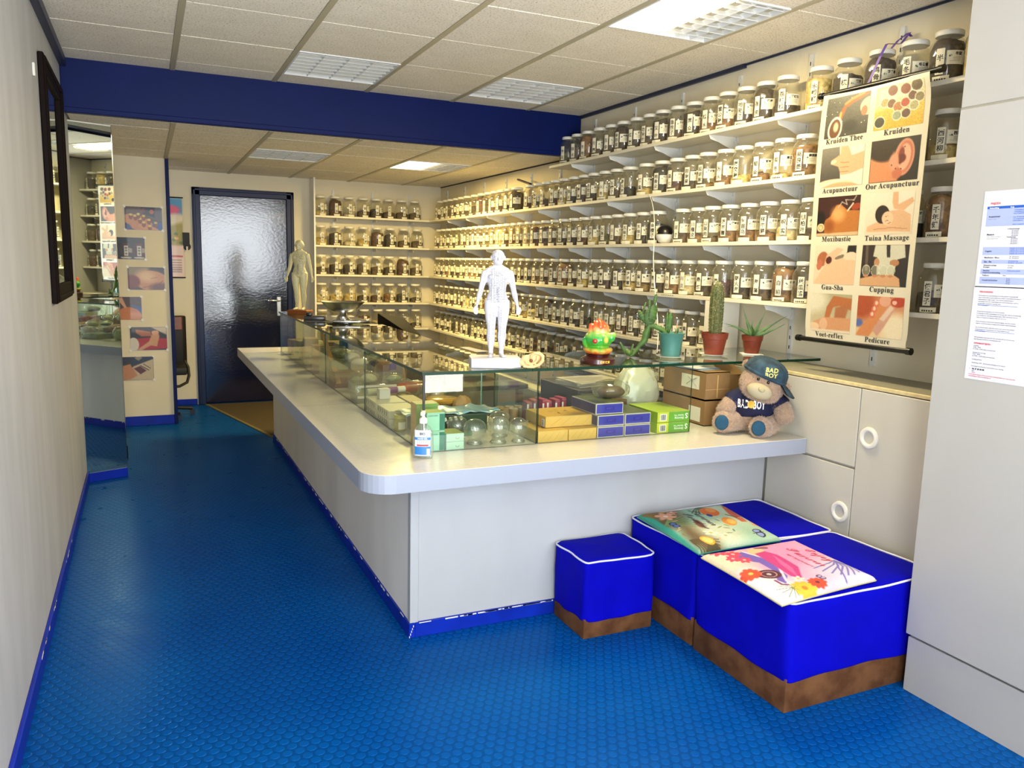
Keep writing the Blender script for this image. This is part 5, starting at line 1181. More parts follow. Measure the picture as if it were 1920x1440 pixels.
t = open_box('cardboard_box', 'brown cardboard box, upper of the two, with papers on its lid', 2.478, 3.19, Z0+0.1255, 0.14, 0.34, 0.135, 0.0, False, True)
g = G().box(-0.0708, -0.070, -0.12, 0.02, 0.045, 0.11)
g.tube([(-0.0712, -0.10, 0.06), (-0.0712, -0.06, 0.085), (-0.0712, -0.02, 0.06)], 0.0015, 4, 1); g.tube([(-0.0712, -0.10, 0.1), (-0.0712, -0.06, 0.085), (-0.0712, -0.03, 0.1)], 0.0015, 4, 1)
link('shipping_label', g.mesh('shipping_label', ['label', 'inkgrey']), t); link('tape', G().box(-0.0705, 0.0705, -0.1705, -0.170, 0.05, 0.052).box(-0.003, 0.003, -0.1707, -0.170, 0.01, 0.12).mesh('tape', 'tape'), t)
t = open_box('open_cardboard_box', 'open cardboard box with raised flaps behind the teddy bear', 2.615, 3.22, Z0, 0.12, 0.30, 0.235, 0.0)
t = thing('paper_pile', 'loose white and blue papers lying on the upper cardboard box', 'papers', (2.47, 3.18, Z0+0.262), 0.15)
for k, (c, a) in enumerate((('paper', 0), (cmat('9cc4dc'), 0.12), ('paper', -0.1))): link('sheet', G().box(-0.065, 0.065, -0.10, 0.10, k*0.003, k*0.003+0.001).mesh('sheet', c), t, (0, 0.01*k, 0), (0, 0, a))
# behind the counter: storage unit with newspapers, desk, case, white box
t = thing('storage_unit', 'dark low storage unit behind the showcase, under the newspapers', 'cabinet', (2.22, 3.78, 0)); link('carcass', bxm('carcass', cmat('3c3e34', .6), (-0.2, 0.2, -0.22, 0.22, 0, 0.86), 0.004), t); link('door', bxm('door', cmat('44463a', .6), (-0.19, 0.19, -0.235, -0.222, 0.02, 0.84), 0.002), t)
t = thing('newspaper_stack', 'small stack of newspapers on the dark storage unit behind the glass', 'newspapers', (2.18, 3.74, 0.861), 0.15)
for k in range(5): link('newspaper', G().box(-0.15, 0.15, -0.10, 0.10, k*0.006, k*0.006+0.0052).mesh('newspaper', cmat(['cfcab4', 'c4c0ac'][k % 2], .8)), t, (0, 0, 0), (0, 0, rnd.uniform(-.12, .12)))
g = G()
for k in range(12): g.box(-0.13, 0.12-rnd.random()*.08, -0.08+k*0.013, -0.076+k*0.013, 0.0295, 0.0299)
link('newsprint', g.mesh('newsprint', 'inkgrey'), t)
t = thing('work_desk', 'dark work desk standing behind the long arm of the counter', 'desk', (1.92, 5.5, 0)); link('top', bxm('top', cmat('2c261c', .5), (-0.38, 0.34, -0.85, 0.95, 0.69, 0.72), 0.003), t)
for sx in (-0.34, 0.30):
    for sy in (-0.80, 0.90): link('leg', bxm('leg', 'black_matt', (sx-0.02, sx+0.02, sy-0.02, sy+0.02, 0, 0.69), 0.002), t)
t = thing('black_case', 'black slanted case rising just behind the showcase glass edge', 'case', (1.63, 5.25, 0.7205))
g = G(); g.add([(-0.09, -0.45, 0), (0.12, -0.45, 0), (0.12, 0.5, 0), (-0.09, 0.5, 0), (-0.09, -0.45, 0.30), (0.12, -0.45, 0.14), (0.12, 0.5, 0.36), (-0.09, 0.5, 0.40)], [(0, 3, 2, 1), (4, 5, 6, 7), (0, 1, 5, 4), (1, 2, 6, 5), (2, 3, 7, 6), (3, 0, 4, 7)])
link('shell', g.mesh('shell', mat('black_vinyl', '0c080a', 0.8, spec=0.1, bump=0.4, bscale=40), 0.012, seg=2), t)
t = cbox('white_carton', 'white carton with papers on top, on the work desk', 'box', 2.02, 5.25, 0.7205, 0.24, 0.32, 0.17, 'b8b2a0'); link('sheet', G().box(-0.13, 0.1, -0.2, 0.1, 0.171, 0.173).mesh('sheet', 'paper'), t, (0, 0, 0), (0, 0, 0.2))
# long arm of the showcase, from the corner backwards
t = cbox('wooden_tea_box', 'upright carton with brown woodgrain side and green leaf front, showcase corner', 'box', 1.035, 3.115, Z0, 0.095, 0.075, 0.17, '7cae3c', 0, None, {'left': 'wood', 'top': 'e0d8b0', 'right': '5a9030'})
g = G(); g.add([(-0.04, -0.0385, 0.06), (0.0, -0.0385, 0.10), (0.035, -0.0385, 0.15), (-0.005, -0.0385, 0.13), (-0.035, -0.0385, 0.10)], [(0, 1, 2, 3, 4)]); link('leaf_print', g.mesh('leaf_print', cmat('94c450')), t)
t = thing('honey_jar', 'small yellow-green jar with white label in the showcase', 'jar', (1.005, 3.37, Z0))
link('body', G().lathe([(0.024, 0), (0.027, 0.003), (0.027, 0.05), (0.022, 0.056)], 18).mesh('body', cmat('a89c34', .2)), t); link('lid', G().lathe([(0.026, 0.057), (0.026, 0.072), (0.024, 0.074)], 18).mesh('lid', cmat('c0b440', .3)), t)
link('label', G().add([(0.0275*math.sin(a), -0.0275*math.cos(a), z) for a in np.linspace(-.5, .9, 6) for z in (0.01, 0.042)], [(2*i, 2*i+2, 2*i+3, 2*i+1) for i in range(5)]).mesh('label', 'label'), t)
WG = 'flat white cartons behind the honey jar'
for k, (y, z, l) in enumerate(((3.56, 0, 'lower near'), (3.56, 1, 'upper near'), (3.78, 0, 'lower far'), (3.78, 1, 'upper far'))):
    t = cbox('white_carton', 'flat white carton with dark strokes in the showcase, %s one' % l, 'box', 1.055, y, Z0+z*0.0365, 0.15, 0.20, 0.036, 'dcd8c0', 0.0, WG)
    g = G()
    for q in range(5): g.tube([(-0.0755, 0.08-q*0.035, 0.008), (-0.0755, 0.072-q*0.035, 0.02), (-0.0755, 0.083-q*0.035, 0.028)], 0.0018, 4)
    link('brush_strokes', g.mesh('brush_strokes', cmat('6c6448')), t)
cbox('white_cube_box', 'small plain white cube box on the flat white cartons', 'box', 1.05, 3.80, Z0+0.0735, 0.055, 0.05, 0.05, 'ecece4')
def tubething(nm, lb, cat, p, L_, r, col, band=None, rz=0.0, n=14):
    t = thing(nm, lb, cat, p, rz); link('body', G().tube([(0, 0, r), (L_*0.8, 0, r)], r, n).mesh('body', col), t); link('cap', G().tube([(L_*0.8, 0, r), (L_, 0, r)], r*0.95, n).mesh('cap', 'lid'), t)
    if band: link('band', G().tube([(L_*0.5, 0, r), (L_*0.78, 0, r)], r*1.02, n).mesh('band', band), t)
    return t
tubething('ointment_tube', 'pale tube with purple band and white cap on the white cartons', 'tube', (0.99, 3.90, Z0+0.0735), 0.22, 0.017, cmat('b4bc9c'), cmat('7a2c8c'), 0.25)
cbox('long_carton', 'long beige and red carton lying beside the white cube box', 'box', 1.178, 3.74, Z0, 0.08, 0.22, 0.075, 'b8a078', 0, None, {'front': 'a07858'})
t = thing('clear_case', 'clear plastic case with bright edges in the showcase', 'case', (1.09, 4.17, Z0)); link('shell', G().box(-0.11, 0.11, -0.10, 0.10, 0, 0.10).mesh('shell', 'clear', 0.006, seg=2), t); link('insert', G().box(-0.10, 0.10, -0.09, 0.09, 0.003, 0.045).mesh('insert', cmat('8a9478')), t)
link('edge_bar', G().box(-0.105, 0.105, -0.104, -0.099, 0.088, 0.098).box(-0.105, 0.105, -0.104, -0.099, 0.03, 0.042).mesh('edge_bar', 'lid'), t)
t = thing('red_packet', 'long red packet in clear film beside the plastic case', 'packet', (1.21, 4.12, Z0+0.02), 0.05)
link('packet', G().tube([(-0.0, 0, 0.045), (0.06, 0, 0.045), (0.2, 0, 0.045), (0.25, 0, 0.045)], [0.03, 0.036, 0.036, 0.03], 16).mesh('packet', cmat('b8493a', .3)), t); link('film', G().tube([(-0.02, 0, 0.045), (0.1, 0, 0.046), (0.27, 0, 0.045)], [0.02, 0.044, 0.022], 16).mesh('film', 'cello'), t)
cbox('plain_tray', 'flat olive tray under the red packet', 'tray', 1.32, 4.16, Z0, 0.20, 0.20, 0.018, '8c8c60')
for k in range(3):
    t = thing('gold_tin', 'round golden-brown tin, %s of the stack of three' % ('lowest', 'middle', 'topmost')[k], 'tin', (1.29, 3.60+0.004*k, Z0+0.032*k), 0, 'round golden tins stacked in the showcase')
    link('base', G().lathe([(0.075, 0), (0.078, 0.004), (0.078, 0.018)], 24).mesh('base', cmat('7a5420', .3)), t); link('cover', G().lathe([(0.081, 0.016), (0.082, 0.028), (0.078, 0.031)], 24).mesh('cover', cmat('c8942c', .25)), t)
for k in range(3):
    cbox('wooden_box', 'small reddish wooden box, %s of the stack beneath the leaning stick' % ('lowest', 'middle', 'topmost')[k], 'box', 1.09, 4.72, Z0+k*0.0315, 0.21, 0.17, 0.031, ['8a5438', '9c6a44', 'a88a58'][k], 0, 'wooden boxes under the leaning stick')
for k in range(2): cbox('pale_carton', 'pale green-grey carton on the wooden boxes, %s one' % ('left', 'right')[k], 'box', 1.035+k*0.115, 4.76, Z0+0.095, 0.10, 0.09, 0.058, 'a8a878', 0, 'pale cartons on the wooden boxes')
thing('wooden_ruler', 'pale wooden stick leaning against the stacked boxes in the showcase', 'stick', (0.0, 0.0, 0), data=G().add([(0.985, 4.58, 0.79), (1.012, 4.58, 0.79), (1.012, 5.02, 1.035), (0.985, 5.02, 1.035), (0.985, 4.585, 0.783), (1.012, 4.585, 0.783), (1.012, 5.025, 1.028), (0.985, 5.025, 1.028)], [(0, 1, 2, 3), (7, 6, 5, 4), (0, 4, 5, 1), (1, 5, 6, 2), (2, 6, 7, 3), (3, 7, 4, 0)]).mesh('wooden_ruler', 'wood'))
cbox('upright_folder', 'upright blue-green folder across the showcase behind the stick', 'folder', 1.23, 5.02, Z0, 0.26, 0.012, 0.26, '14506a')
PK = ['c4c49c', 'a8b484', 'd4d0b4', '8c9c5c', 'b09468', 'c8a878', 'dcd8cc', '90a890', 'a07850', 'e0dcd0', '6c8a4c', 'b8b0a0']
SPOT = []
rp = random.Random(5)
for row in range(9):
    for c_i in range(3):
        SPOT.append((1.06+c_i*0.13, 5.14+row*0.16))
wordc = {'c4c49c': 'pale olive', 'a8b484': 'light green', 'd4d0b4': 'cream', '8c9c5c': 'moss green', 'b09468': 'tan', 'c8a878': 'sand coloured', 'dcd8cc': 'off-white', '90a890': 'grey-green', 'a07850': 'brown', 'e0dcd0': 'white', '6c8a4c': 'green', 'b8b0a0': 'grey'}
for i, (x, y) in enumerate(SPOT):
    c = PK[(i*5+i//3) % 12]; h = rp.uniform(0.10, 0.20)*(1.15 if i % 3 == 0 else 1)
    lb = '%s packet at the far showcase end, %s row behind the folder, %s' % (wordc[c], ordn(i//3+1), ('aisle side', 'middle', 'shelf side')[i % 3])
    if i % 2:
        t = thing('wrapped_packet', lb, 'packet', (x, y, Z0), rp.uniform(-.3, .3)); link('film', crumple((0.052, 0.062, h*0.44), i, 0.25, 18).mesh('film', 'cello'), t); link('filling', crumple((0.044, 0.052, h*0.36), i+50, 0.15, 14).mesh('filling', cmat(c, .5)), t)
    else: cbox('packet', lb, 'packet', x, y, Z0, 0.10, 0.13, h, c, rp.uniform(-.15, .15))
for i in range(16):
    x, y = 1.06+(i % 3)*0.135, 3.95+(i//3)*0.185
    if 4.05 < y < 4.32 and x < 1.3: z_ = Z0+0.105
    elif y > 4.3: z_ = Z0+0.175
    else: z_ = Z0+0.02
    c = PK[(i*7+3) % 12]; hh = rp.uniform(.030, .042)
    t = thing('film_packet', '%s film packet atop the clutter, %s row from the corner, %s' % (wordc[c], ordn(i//3+1), ('aisle side', 'middle', 'shelf side')[i % 3]), 'packet', (x, y, z_), rp.uniform(-.6, .6), 'film packets on top of the clutter')
    link('film', crumple((0.056, 0.050, hh*.85), i+140, 0.45, 20).mesh('film', 'cello', angle=30), t); link('filling', crumple((0.047, 0.040, hh*.65), i+160, 0.25, 14).mesh('filling', cmat(c, .4)), t)
# middle of the corner: packets, paper bags, blue tray, moxa rolls, pink cartons
cbox('dark_green_box', 'dark green printed carton under the light blue sheet', 'box', 1.225, 3.355, Z0, 0.34, 0.13, 0.075, '0f4420', 0, None, {'top': '1c5c24'})
t = thing('blue_sheet', 'light blue plastic sheet across the showcase above the cups', 'sheet', (1.225, 3.345, Z0+0.079), 0.03)
g = G(); vs = []
for j in range(5):
    for i in range(19): vs.append((-0.225+0.45*i/18, -0.08+0.045*j, 0.006+0.005*math.sin(i*1.1+j)+0.004*math.sin(i*2.3-j*2)))
nb = len(vs); vs += [(a, b, c-0.002) for a, b, c in vs]
fs = [(j*19+i, j*19+i+1, j*19+i+20, j*19+i+19) for j in range(4) for i in range(18)]; fs += [tuple(nb+q for q in reversed(f)) for f in fs]
edge_ = [i for i in range(19)]; fs += [(nb+i, nb+i+1, i+1, i) for i in range(18)]
g.add(vs, fs, 0, None, True); link('sheet', g.mesh('sheet', cmat('7cb0cc', .25), angle=180), t)
for k, (x, y, c, a) in enumerate(((1.12, 3.98, 'c8a070', .3), (1.19, 3.50, 'd8b078', -.2), (1.36, 3.52, 'b88c50', .1))):
    t = thing('paper_bag', 'folded tan paper packet, %s' % ('left behind the blue sheet', 'second behind the blue sheet', 'right, near the glass support')[k], 'packet', (x, y, Z0+0.0), a)
    link('paper', crumple((0.055, 0.035, 0.055+0.006*k), 31+k, 0.35, 22).mesh('paper', cmat(c, .5), angle=25), t)
for k in range(8):
    x, y = 1.51+(k % 4)*0.048, 3.36+(k//4)*0.05
    t = thing('moxa_roll', 'upright tan paper roll behind the cups, %s row, %s from left' % (('front', 'back')[k//4], ordn(k % 4+1)), 'roll', (x, y, Z0), 0, 'tan paper rolls behind the cups'); link('roll', G().lathe([(0.021, 0), (0.022, 0.004), (0.022, 0.072), (0.020, 0.075)], 14).mesh('roll', cmat(['b08858', 'c09868'][k % 2])), t); link('core', G().lathe([(0.009, 0.0752), (0.0005, 0.0754)], 10, caps=(False, False)).mesh('core', cmat('5c3c20')), t)
for k in range(6):
    t = cbox('pink_carton', 'slim raspberry and white carton left of the yellow ones, %s in its row' % ordn(k+1), 'box', 1.60+k*0.036, 3.30+(k % 2)*0.01, Z0+0.0, 0.026, 0.07, 0.115+0.006*(k % 3), 'a8284c', 0.1*(k % 3)-.1, 'slim raspberry cartons'); link('white_stripe', G().box(-0.013, -0.004, -0.0354, -0.035, 0.005, 0.108).mesh('white_stripe', 'lid'), t)
cbox('white_display_box', 'white box with a purple label seen through the front glass', 'box', 1.27, 4.47, Z0, 0.12, 0.14, 0.20, '8a8a86', 0, None, {'front': '8e8e92'}); t = bpy.data.objects[-1] if False else None
pb = [o for o in bpy.data.objects if o.name.startswith('white_display_box')][0]; link('purple_label', G().box(-0.02, 0.02, -0.0708, -0.07, 0.13, 0.19).mesh('purple_label', cmat('3c20a4')), pb)
for k, (x, y, c, nmw) in enumerate(((1.07, 4.44, 'a8c098', 'light green'), (1.34, 3.985, '7c9460', 'green'), (1.34, 3.83, 'c8b48c', 'sand coloured'), (1.05, 4.95, 'd8d4bc', 'cream'), (1.37, 4.62, 'c09468', 'tan'), (1.27, 4.66, 'dce0d4', 'white'))):
    t = thing('wrapped_packet', '%s crinkled packet in the middle of the showcase\'s long arm' % nmw, 'packet', (x, y, Z0+(0.03 if k == 3 else 0)), 0.4*k); link('film', crumple((0.058, 0.05, 0.07+.008*k), k+70, 0.3, 20).mesh('film', 'cello'), t); link('filling', crumple((0.047, 0.04, 0.052+.008*k), k+80, 0.2, 16).mesh('filling', cmat(c, .4)), t)

# ============================================================ ON THE GLASS AND COUNTER
def remeshed(g, voxel, name, mt, smooth=2):
    me = g.mesh(name, mt); ob = bpy.data.objects.new('tmp', me); COL.objects.link(ob)
    r_ = ob.modifiers.new('r', 'REMESH'); r_.mode = 'VOXEL'; r_.voxel_size = voxel; r_.use_smooth_shade = True
    if smooth: s_ = ob.modifiers.new('s', 'SMOOTH'); s_.factor = 0.5; s_.iterations = smooth
    dg = bpy.context.evaluated_depsgraph_get(); out = bpy.data.meshes.new_from_object(ob.evaluated_get(dg)); out.name = name
    bpy.data.objects.remove(ob); bpy.data.meshes.remove(me)
    out.materials.clear(); out.materials.append(M[mt] if isinstance(mt, str) else mt)
    return out
def mannequin(arm_out=0.095, palm=True):
    """standing body of height 1, facing -Y, feet at z=0: one continuous surface"""
    g = G(); T_ = g.tube
    # trunk
    def sec(z, rx, ry, yc=0): return (z, rx, ry, yc)
    S = [sec(.475, .060, .052, .002), sec(.50, .088, .062, .004), sec(.53, .094, .066, .006), sec(.565, .086, .060), sec(.61, .071, .050), sec(.655, .074, .054), sec(.70, .087, .062), sec(.745, .096, .064, .002), sec(.785, .098, .056, .006), sec(.81, .080, .045, .008), sec(.83, .042, .034, .01), sec(.85, .030, .032, .006)]
    vs = []; n = 20
    for z, rx, ry, yc in S:
        for k in range(n): a = 2*PI*k/n; vs.append((rx*math.cos(a), yc+ry*math.sin(a), z))
    fs = [(i*n+k, i*n+(k+1) % n, (i+1)*n+(k+1) % n, (i+1)*n+k) for i in range(len(S)-1) for k in range(n)]+[tuple(range(n-1, -1, -1)), tuple(range((len(S)-1)*n, len(S)*n))]
    g.add(vs, fs)
    for s in (-1, 1):
        g.ball((s*0.045, -0.045, .745), (.036, .020, .024), 12)
        g.ball((s*0.045, 0.038, .515), (.048, .040, .046), 12)
        T_([(s*.050, 0, .53), (s*.053, -.003, .44), (s*.050, -.004, .36), (s*.046, -.004, .29), (s*.046, .002, .25), (s*.046, .012, .19), (s*.045, .010, .12), (s*.044, .008, .06), (s*.044, .006, .03)], [.056, .053, .046, .037, .034, .037, .029, .020, .021], 16)
        T_([(s*.044, .018, .020), (s*.047, -.02, .018), (s*.054, -.065, .012), (s*.057, -.082, .010)], [.020, .020, .017, .010], 12)
        for q in range(5): T_([(s*(.044+.0075*q), -.066+.003*q, .009), (s*(.045+.0085*q), -.088+.0045*q, .007)], [.0065, .005], 6)
        sh = Vector((s*.104, .006, .778)); el = Vector((s*(.098+arm_out*.42), .012, .615)); wr = Vector((s*(.10+arm_out*.72), -.004, .485))
        T_([(s*.06, .006, .792), sh, sh.lerp(el, .35), sh.lerp(el, .75), el, el.lerp(wr, .3), el.lerp(wr, .75), wr], [.03, .034, .030, .025, .023, .024, .016, .0135], 14)
        g.ball(tuple(sh+Vector((-s*.008, 0, -.004))), (.034, .034, .036), 14); T_([(s*.012, .010, .845), (s*.05, .010, .815), (s*.085, .008, .800)], [.026, .026, .026], 12)
        hd = wr+Vector((s*.006, -.004, -.035))
        T_([wr, wr.lerp(hd, .5), hd, hd+Vector((0, -.001, -.012))], [.0135, .018, .021, .019], 12, flat=0.55)
        for q in range(4):
            o = Vector((s*(q-1.5)*.0095, 0, 0)); L_ = (.036, .042, .040, .031)[q]
            T_([hd+o*.9+Vector((0, 0, -.006)), hd+o+Vector((s*.001, -.002, -.018)), hd+o*1.05+Vector((s*.002, -.006, -.018-L_*.5)), hd+o*1.05+Vector((s*.002, -.013, -.016-L_))], [.0058, .0056, .0052, .0042], 7)
        T_([wr+Vector((s*.006, -.004, -.012)), hd+Vector((s*.022, -.010, -.0)), hd+Vector((s*.028, -.014, -.020))], [.008, .0068, .005], 7)
    # neck and head
    T_([(0, .010, .80), (0, .006, .84), (0, .002, .875)], [.038, .031, .031], 14)
    i0 = len(g.v)
    g.ball((0, .006, .945), (.046, .055, .057), 20); g.ball((0, -.010, .912), (.035, .040, .040), 16); g.ball((0, -.036, .890), (.013, .010, .009), 10)
    T_([(0, -.046, .945), (0, -.056, .925), (0, -.060, .918)], [.005, .007, .008], 8)
    g.ball((0, -.047, .903), (.013, .006, .003), 8); g.ball((0, -.046, .897), (.011, .006, .0035), 8)
    for s in (-1, 1):
        g.ball((s*.017, -.042, .944), (.009, .006, .005), 8); g.ball((s*.018, -.043, .955), (.013, .006, .003), 8)
        g.ball((s*.048, .006, .935), (.007, .014, .019), 10)
    g.v[i0:] = [(x*1.2, y*1.15, .995+(z-1.002)*1.16) for x, y, z in g.v[i0:]]
    return g
MN = remeshed(mannequin(), 0.0062, 'body', 'resin', 2)
def marks(me, male=False):
    vt_ = [v.co.copy() for v in me.vertices]; bv = BVHTree.FromPolygons(vt_, [tuple(p.vertices) for p in me.polygons]); g = G(); rr = random.Random(2)
    def stroke(x, z, w, h, y0=-1):
        pts = []
        for dx, dz in ((-w, -h), (w, -h), (w, h), (-w, h)):
            hit = bv.ray_cast(Vector((x+dx, y0, z+dz)), Vector((0, 1, 0)))
            if hit[0] is None: return
            pts.append(hit[0]+Vector((0, -0.0009, 0)))
        if max(p.y for p in pts)-min(p.y for p in pts) < 0.02: g.add([tuple(p) for p in pts], [(0, 1, 2, 3)])
    for z in np.arange(.50, .83, .006):
        for x in (0, -.014, .014, -.032, .032, -.052, .052): stroke(x+rr.uniform(-.001, .001), z, .0006, .0026)
    for z in np.arange(.515, .80, .0125):
        for x in (0, -.016, .016, -.034, .034, -.055, .055):
            if rr.random() < .85: stroke(x+rr.choice((-.007, .007)), z+rr.uniform(-.002, .002), .0055, .0009)
            stroke(x, z, .0017, .0017)
    for z in np.arange(.52, .66, .007):
        for x in (-.006, .006): stroke(x, z, .0045, .0012)
    for s in (-1, 1):
        for z in np.arange(.06, .47, .013):
            for dx in (-.016, 0.0, .016):
                if rr.random() < .6: stroke(s*.047+dx+rr.uniform(-.003, .003), z, rr.choice((.0045, .0015)), .0011)
            stroke(s*.047-.016, z, .0006, .0045); stroke(s*.047+.014, z, .0006, .0045)
        for i in range(26):
            f_ = i/25; x = .10+.052*f_**.8+.03*max(0, f_-.5); z = .79-.33*f_
            stroke(s*x+rr.uniform(-.006, .006), z, .0045, .0011); stroke(s*x, z-.005, .0006, .004)
    for k in range(60): stroke(rr.uniform(-.035, .035), rr.uniform(.88, .985), rr.choice((.003, .001)), .0011)
    return g
MK = marks(MN).mesh('meridian_marks', 'mark')
t = thing('acupuncture_figure', 'white acupuncture figure covered in marks on a white base, front glass', 'figurine', (1.315, 3.035, ZG), -0.30)
link('base', G().prism([(-0.105, -0.085), (0.06, -0.085), (0.105, -0.055), (0.105, 0.07), (-0.085, 0.07), (-0.105, 0.05)], 0, 0.040).mesh('base', 'resin', 0.004, seg=2), t)
b_ = link('body', MN, t, (0.005, 0.0, 0.0395)); b_.scale = (0.50, 0.47, 0.445)
m_ = link('meridian_marks', MK, t, (0.005, 0.0, 0.0395)); m_.scale = (0.50, 0.47, 0.445); m_['kind'] = 'stuff'
MN2 = MN.copy(); MN2.materials.clear(); MN2.materials.append(M['resin_warm'])
t = thing('acupuncture_figure', 'cream acupuncture figure at the far showcase end before the blue door', 'figurine', (1.075, 6.28, ZG), -0.62)
link('base', G().box(-0.08, 0.08, -0.06, 0.06, 0, 0.034).mesh('base', 'wood_brown', 0.004), t)
b_ = link('body', MN2, t, (0, 0, 0.0335)); b_.scale = (0.60, 0.57, 0.535); m_ = link('meridian_marks', MK, t, (0, 0, 0.0335)); m_.scale = (0.60, 0.57, 0.535); m_['kind'] = 'stuff'
# ear model lying in front of the base
g = G(); ER = Matrix.Translation((0, 0, .026)) @ Matrix.Rotation(0.95, 4, 'Y')
def et(pts, r, n=10, **k): g.tube(pts, r, n, 0, ER, **k)
g.ball((.004, .004, .0), (.026, .010, .043), 20, 0, ER); g.ball((-.008, -.001, -.040), (.014, .009, .014), 14, 0, ER); g.ball((-.016, .0, -.018), (.014, .010, .022), 14, 0, ER)
et([(-.006, -.008, .002), (-.016, -.011, .012), (-.018, -.012, .030), (-.006, -.013, .046), (.012, -.013, .050), (.028, -.013, .038), (.034, -.012, .016), (.030, -.011, -.008), (.018, -.009, -.028), (.004, -.007, -.042)], [.0045, .0055, .0065, .0075, .008, .008, .0075, .0065, .006, .007])
et([(.000, -.009, .030), (.012, -.010, .024), (.018, -.010, .008), (.014, -.010, -.010), (.002, -.009, -.022), (-.010, -.009, -.022)], [.004, .005, .0055, .0055, .005, .006], 8); et([(.004, -.009, .036), (.012, -.010, .024)], [.0035, .0045], 8)
EM = remeshed(g, 0.0020, 'ear_shell', 'ear', 2)
t = thing('ear_model', 'rubber ear model leaning on the white figure base', 'model', (1.436, 2.936, ZG+0.013), 0, rot=(0.25, 0.0, -0.45)); link('ear_shell', EM, t); link('ear_canal', G().ball((0.000, -.006, .022), (.008, .004, .008), 12).mesh('ear_canal', cmat('8a4c24')), t)
# glazed lucky ornament
t = thing('glazed_ornament', 'green and orange glazed glass ornament on a dark red wooden base', 'ornament', (1.795, 3.005, ZG), -0.5)
g = G(); g.lathe([(0.050, 0.045), (0.060, 0.052), (0.066, 0.062), (0.060, 0.070), (0.056, 0.074)], 28, fn=lambda a, z: 1+.04*math.sin(a*9))
g.ball((0, 0, .108), (.062, .056, .045), 28); g.ball((.052, -.012, .118), (.022, .018, .022), 14); g.ball((.064, -.01, .130), (.014, .012, .012), 10); g.ball((-.056, -.01, .096), (.014, .016, .022), 12)
g.ball((-.014, -.050, .102), (.018, .010, .018), 14); g.ball((.028, -.046, .108), (.020, .012, .022), 14)
g.lathe([(0.044, .135), (.046, .15), (.040, .165), (.034, .172)], 24, fn=lambda a, z: 1+.08*math.sin(a*6))
for k in range(9): a = 2*PI*k/9; g.ball((.034*math.cos(a), .034*math.sin(a), .160+.006*(k % 2)), .013, 10)
for k in range(5): a = 2*PI*k/5; g.ball((.016*math.cos(a), .016*math.sin(a), .178), .012, 10)
g.ball((0, 0, .186), .013, 12)
link('glaze', remeshed(g, 0.0030, 'glaze', 'luck', 1), t)
link('red_jewel', G().ball((-.016, -.059, .104), (.011, .005, .011), 14).mesh('red_jewel', cmat('b8301c', .15)), t); link('gold_shell', G().ball((.031, -.056, .109), (.010, .005, .013), 12).mesh('gold_shell', 'gold'), t)
bs = link('base', G().lathe([(.072, 0), (.076, .006), (.074, .024), (.060, .032), (.052, .038), (.056, .044)], 32, fn=lambda a, z: 1+(.03*math.cos(4*a) if z < .03 else 0)).mesh('base', 'wood_red'), t)
g = G(); put_text(g, '招財進寶', 0.012, lambda x, y: (0.0765*math.sin((x+.032)/.0765), -0.0765*math.cos((x+.032)/.0765)-.001, .011+y), 0, bold=.03); link('gold_characters', g.mesh('gold_characters', 'gold'), bs)
# plants -------------------------------------------------------------------
def saucer(x, y, r, z, label, sq=False):
    if sq: t = thing('saucer', label, 'saucer', (x, y, z), -0.55, data=None); link('dish', G().prism([(-r, -r), (r, -r), (r, r), (-r, r)], 0.0, 0.004).prism([(-r*.8, -r*.8), (r*.8, -r*.8), (r*.8, r*.8), (-r*.8, r*.8)], 0.004, 0.006).mesh('dish', 'porcelain', 0.002, seg=2), t)
    else: t = thing('saucer', label, 'saucer', (x, y, z)); link('dish', G().lathe([(r*.55, 0), (r*.6, .002), (r*.97, .009), (r, .012), (r*.96, .012), (r*.6, .005), (0.001, .0045)], 32, caps=(True, False), fn=lambda a, z: 1+.01*math.sin(10*a)).mesh('dish', 'porcelain'), t)
def spines(me, n, ln, seed=1, zmin=None):
    rr = random.Random(seed); g = G(); P_ = [p for p in me.polygons]
    for _ in range(n):
        p = rr.choice(P_); c = p.center; nr = p.normal
        for q in range(2):
            d = (nr+Vector((rr.uniform(-.8, .8), rr.uniform(-.8, .8), rr.uniform(-.3, .9)))).normalized()*ln*rr.uniform(.6, 1.2)
            s = nr.cross(Vector((0.3, .2, 1))).normalized()*.0005; a = c-nr*.0005
            g.add([tuple(a-s), tuple(a+s), tuple(a+d)], [(0, 1, 2)])
    return g
# prickly pear in ribbed teal pot
saucer(2.262, 3.115, 0.068, ZG, 'small white saucer under the teal flower pot')
t = thing('prickly_pear', 'prickly pear cactus trailing left out of a ribbed teal pot', 'potted plant', (2.262, 3.115, ZG+0.0055), -0.6)
link('pot', G().lathe([(.040, 0), (.044, .003), (.046, .012), (.052, .070), (.056, .098), (.064, .112), (.067, .116), (.064, .117), (.058, .108), (.054, .098)], 48, caps=(True, True), fn=lambda a, z: 1+(.022*math.cos(24*a) if .01 < z < .08 else 0)).mesh('pot', 'teal_pot'), t)
link('soil', G().lathe([(.0555, .102), (.03, .106), (.001, .107)], 20, caps=(False, False)).mesh('soil', 'soil'), t)
def pad(c, r, rot):
    return Matrix.Translation(c) @ Euler(rot).to_matrix().to_4x4(), r
stem = G(); stem.tube([(-.02, 0, .100), (-.045, 0, .128), (-.085, -.01, .145), (-.11, -.012, .142)], [.014, .013, .012, .012], 10)
stem.tube([(-.105, -.012, .15), (-.118, -.015, .11), (-.125, -.02, .075), (-.15, -.03, .045), (-.175, -.04, .010), (-.19, -.045, -.0)], [.010, .017, .016, .009, .008, .006], 10)
link('stem', stem.mesh('stem', 'cactus'), t)
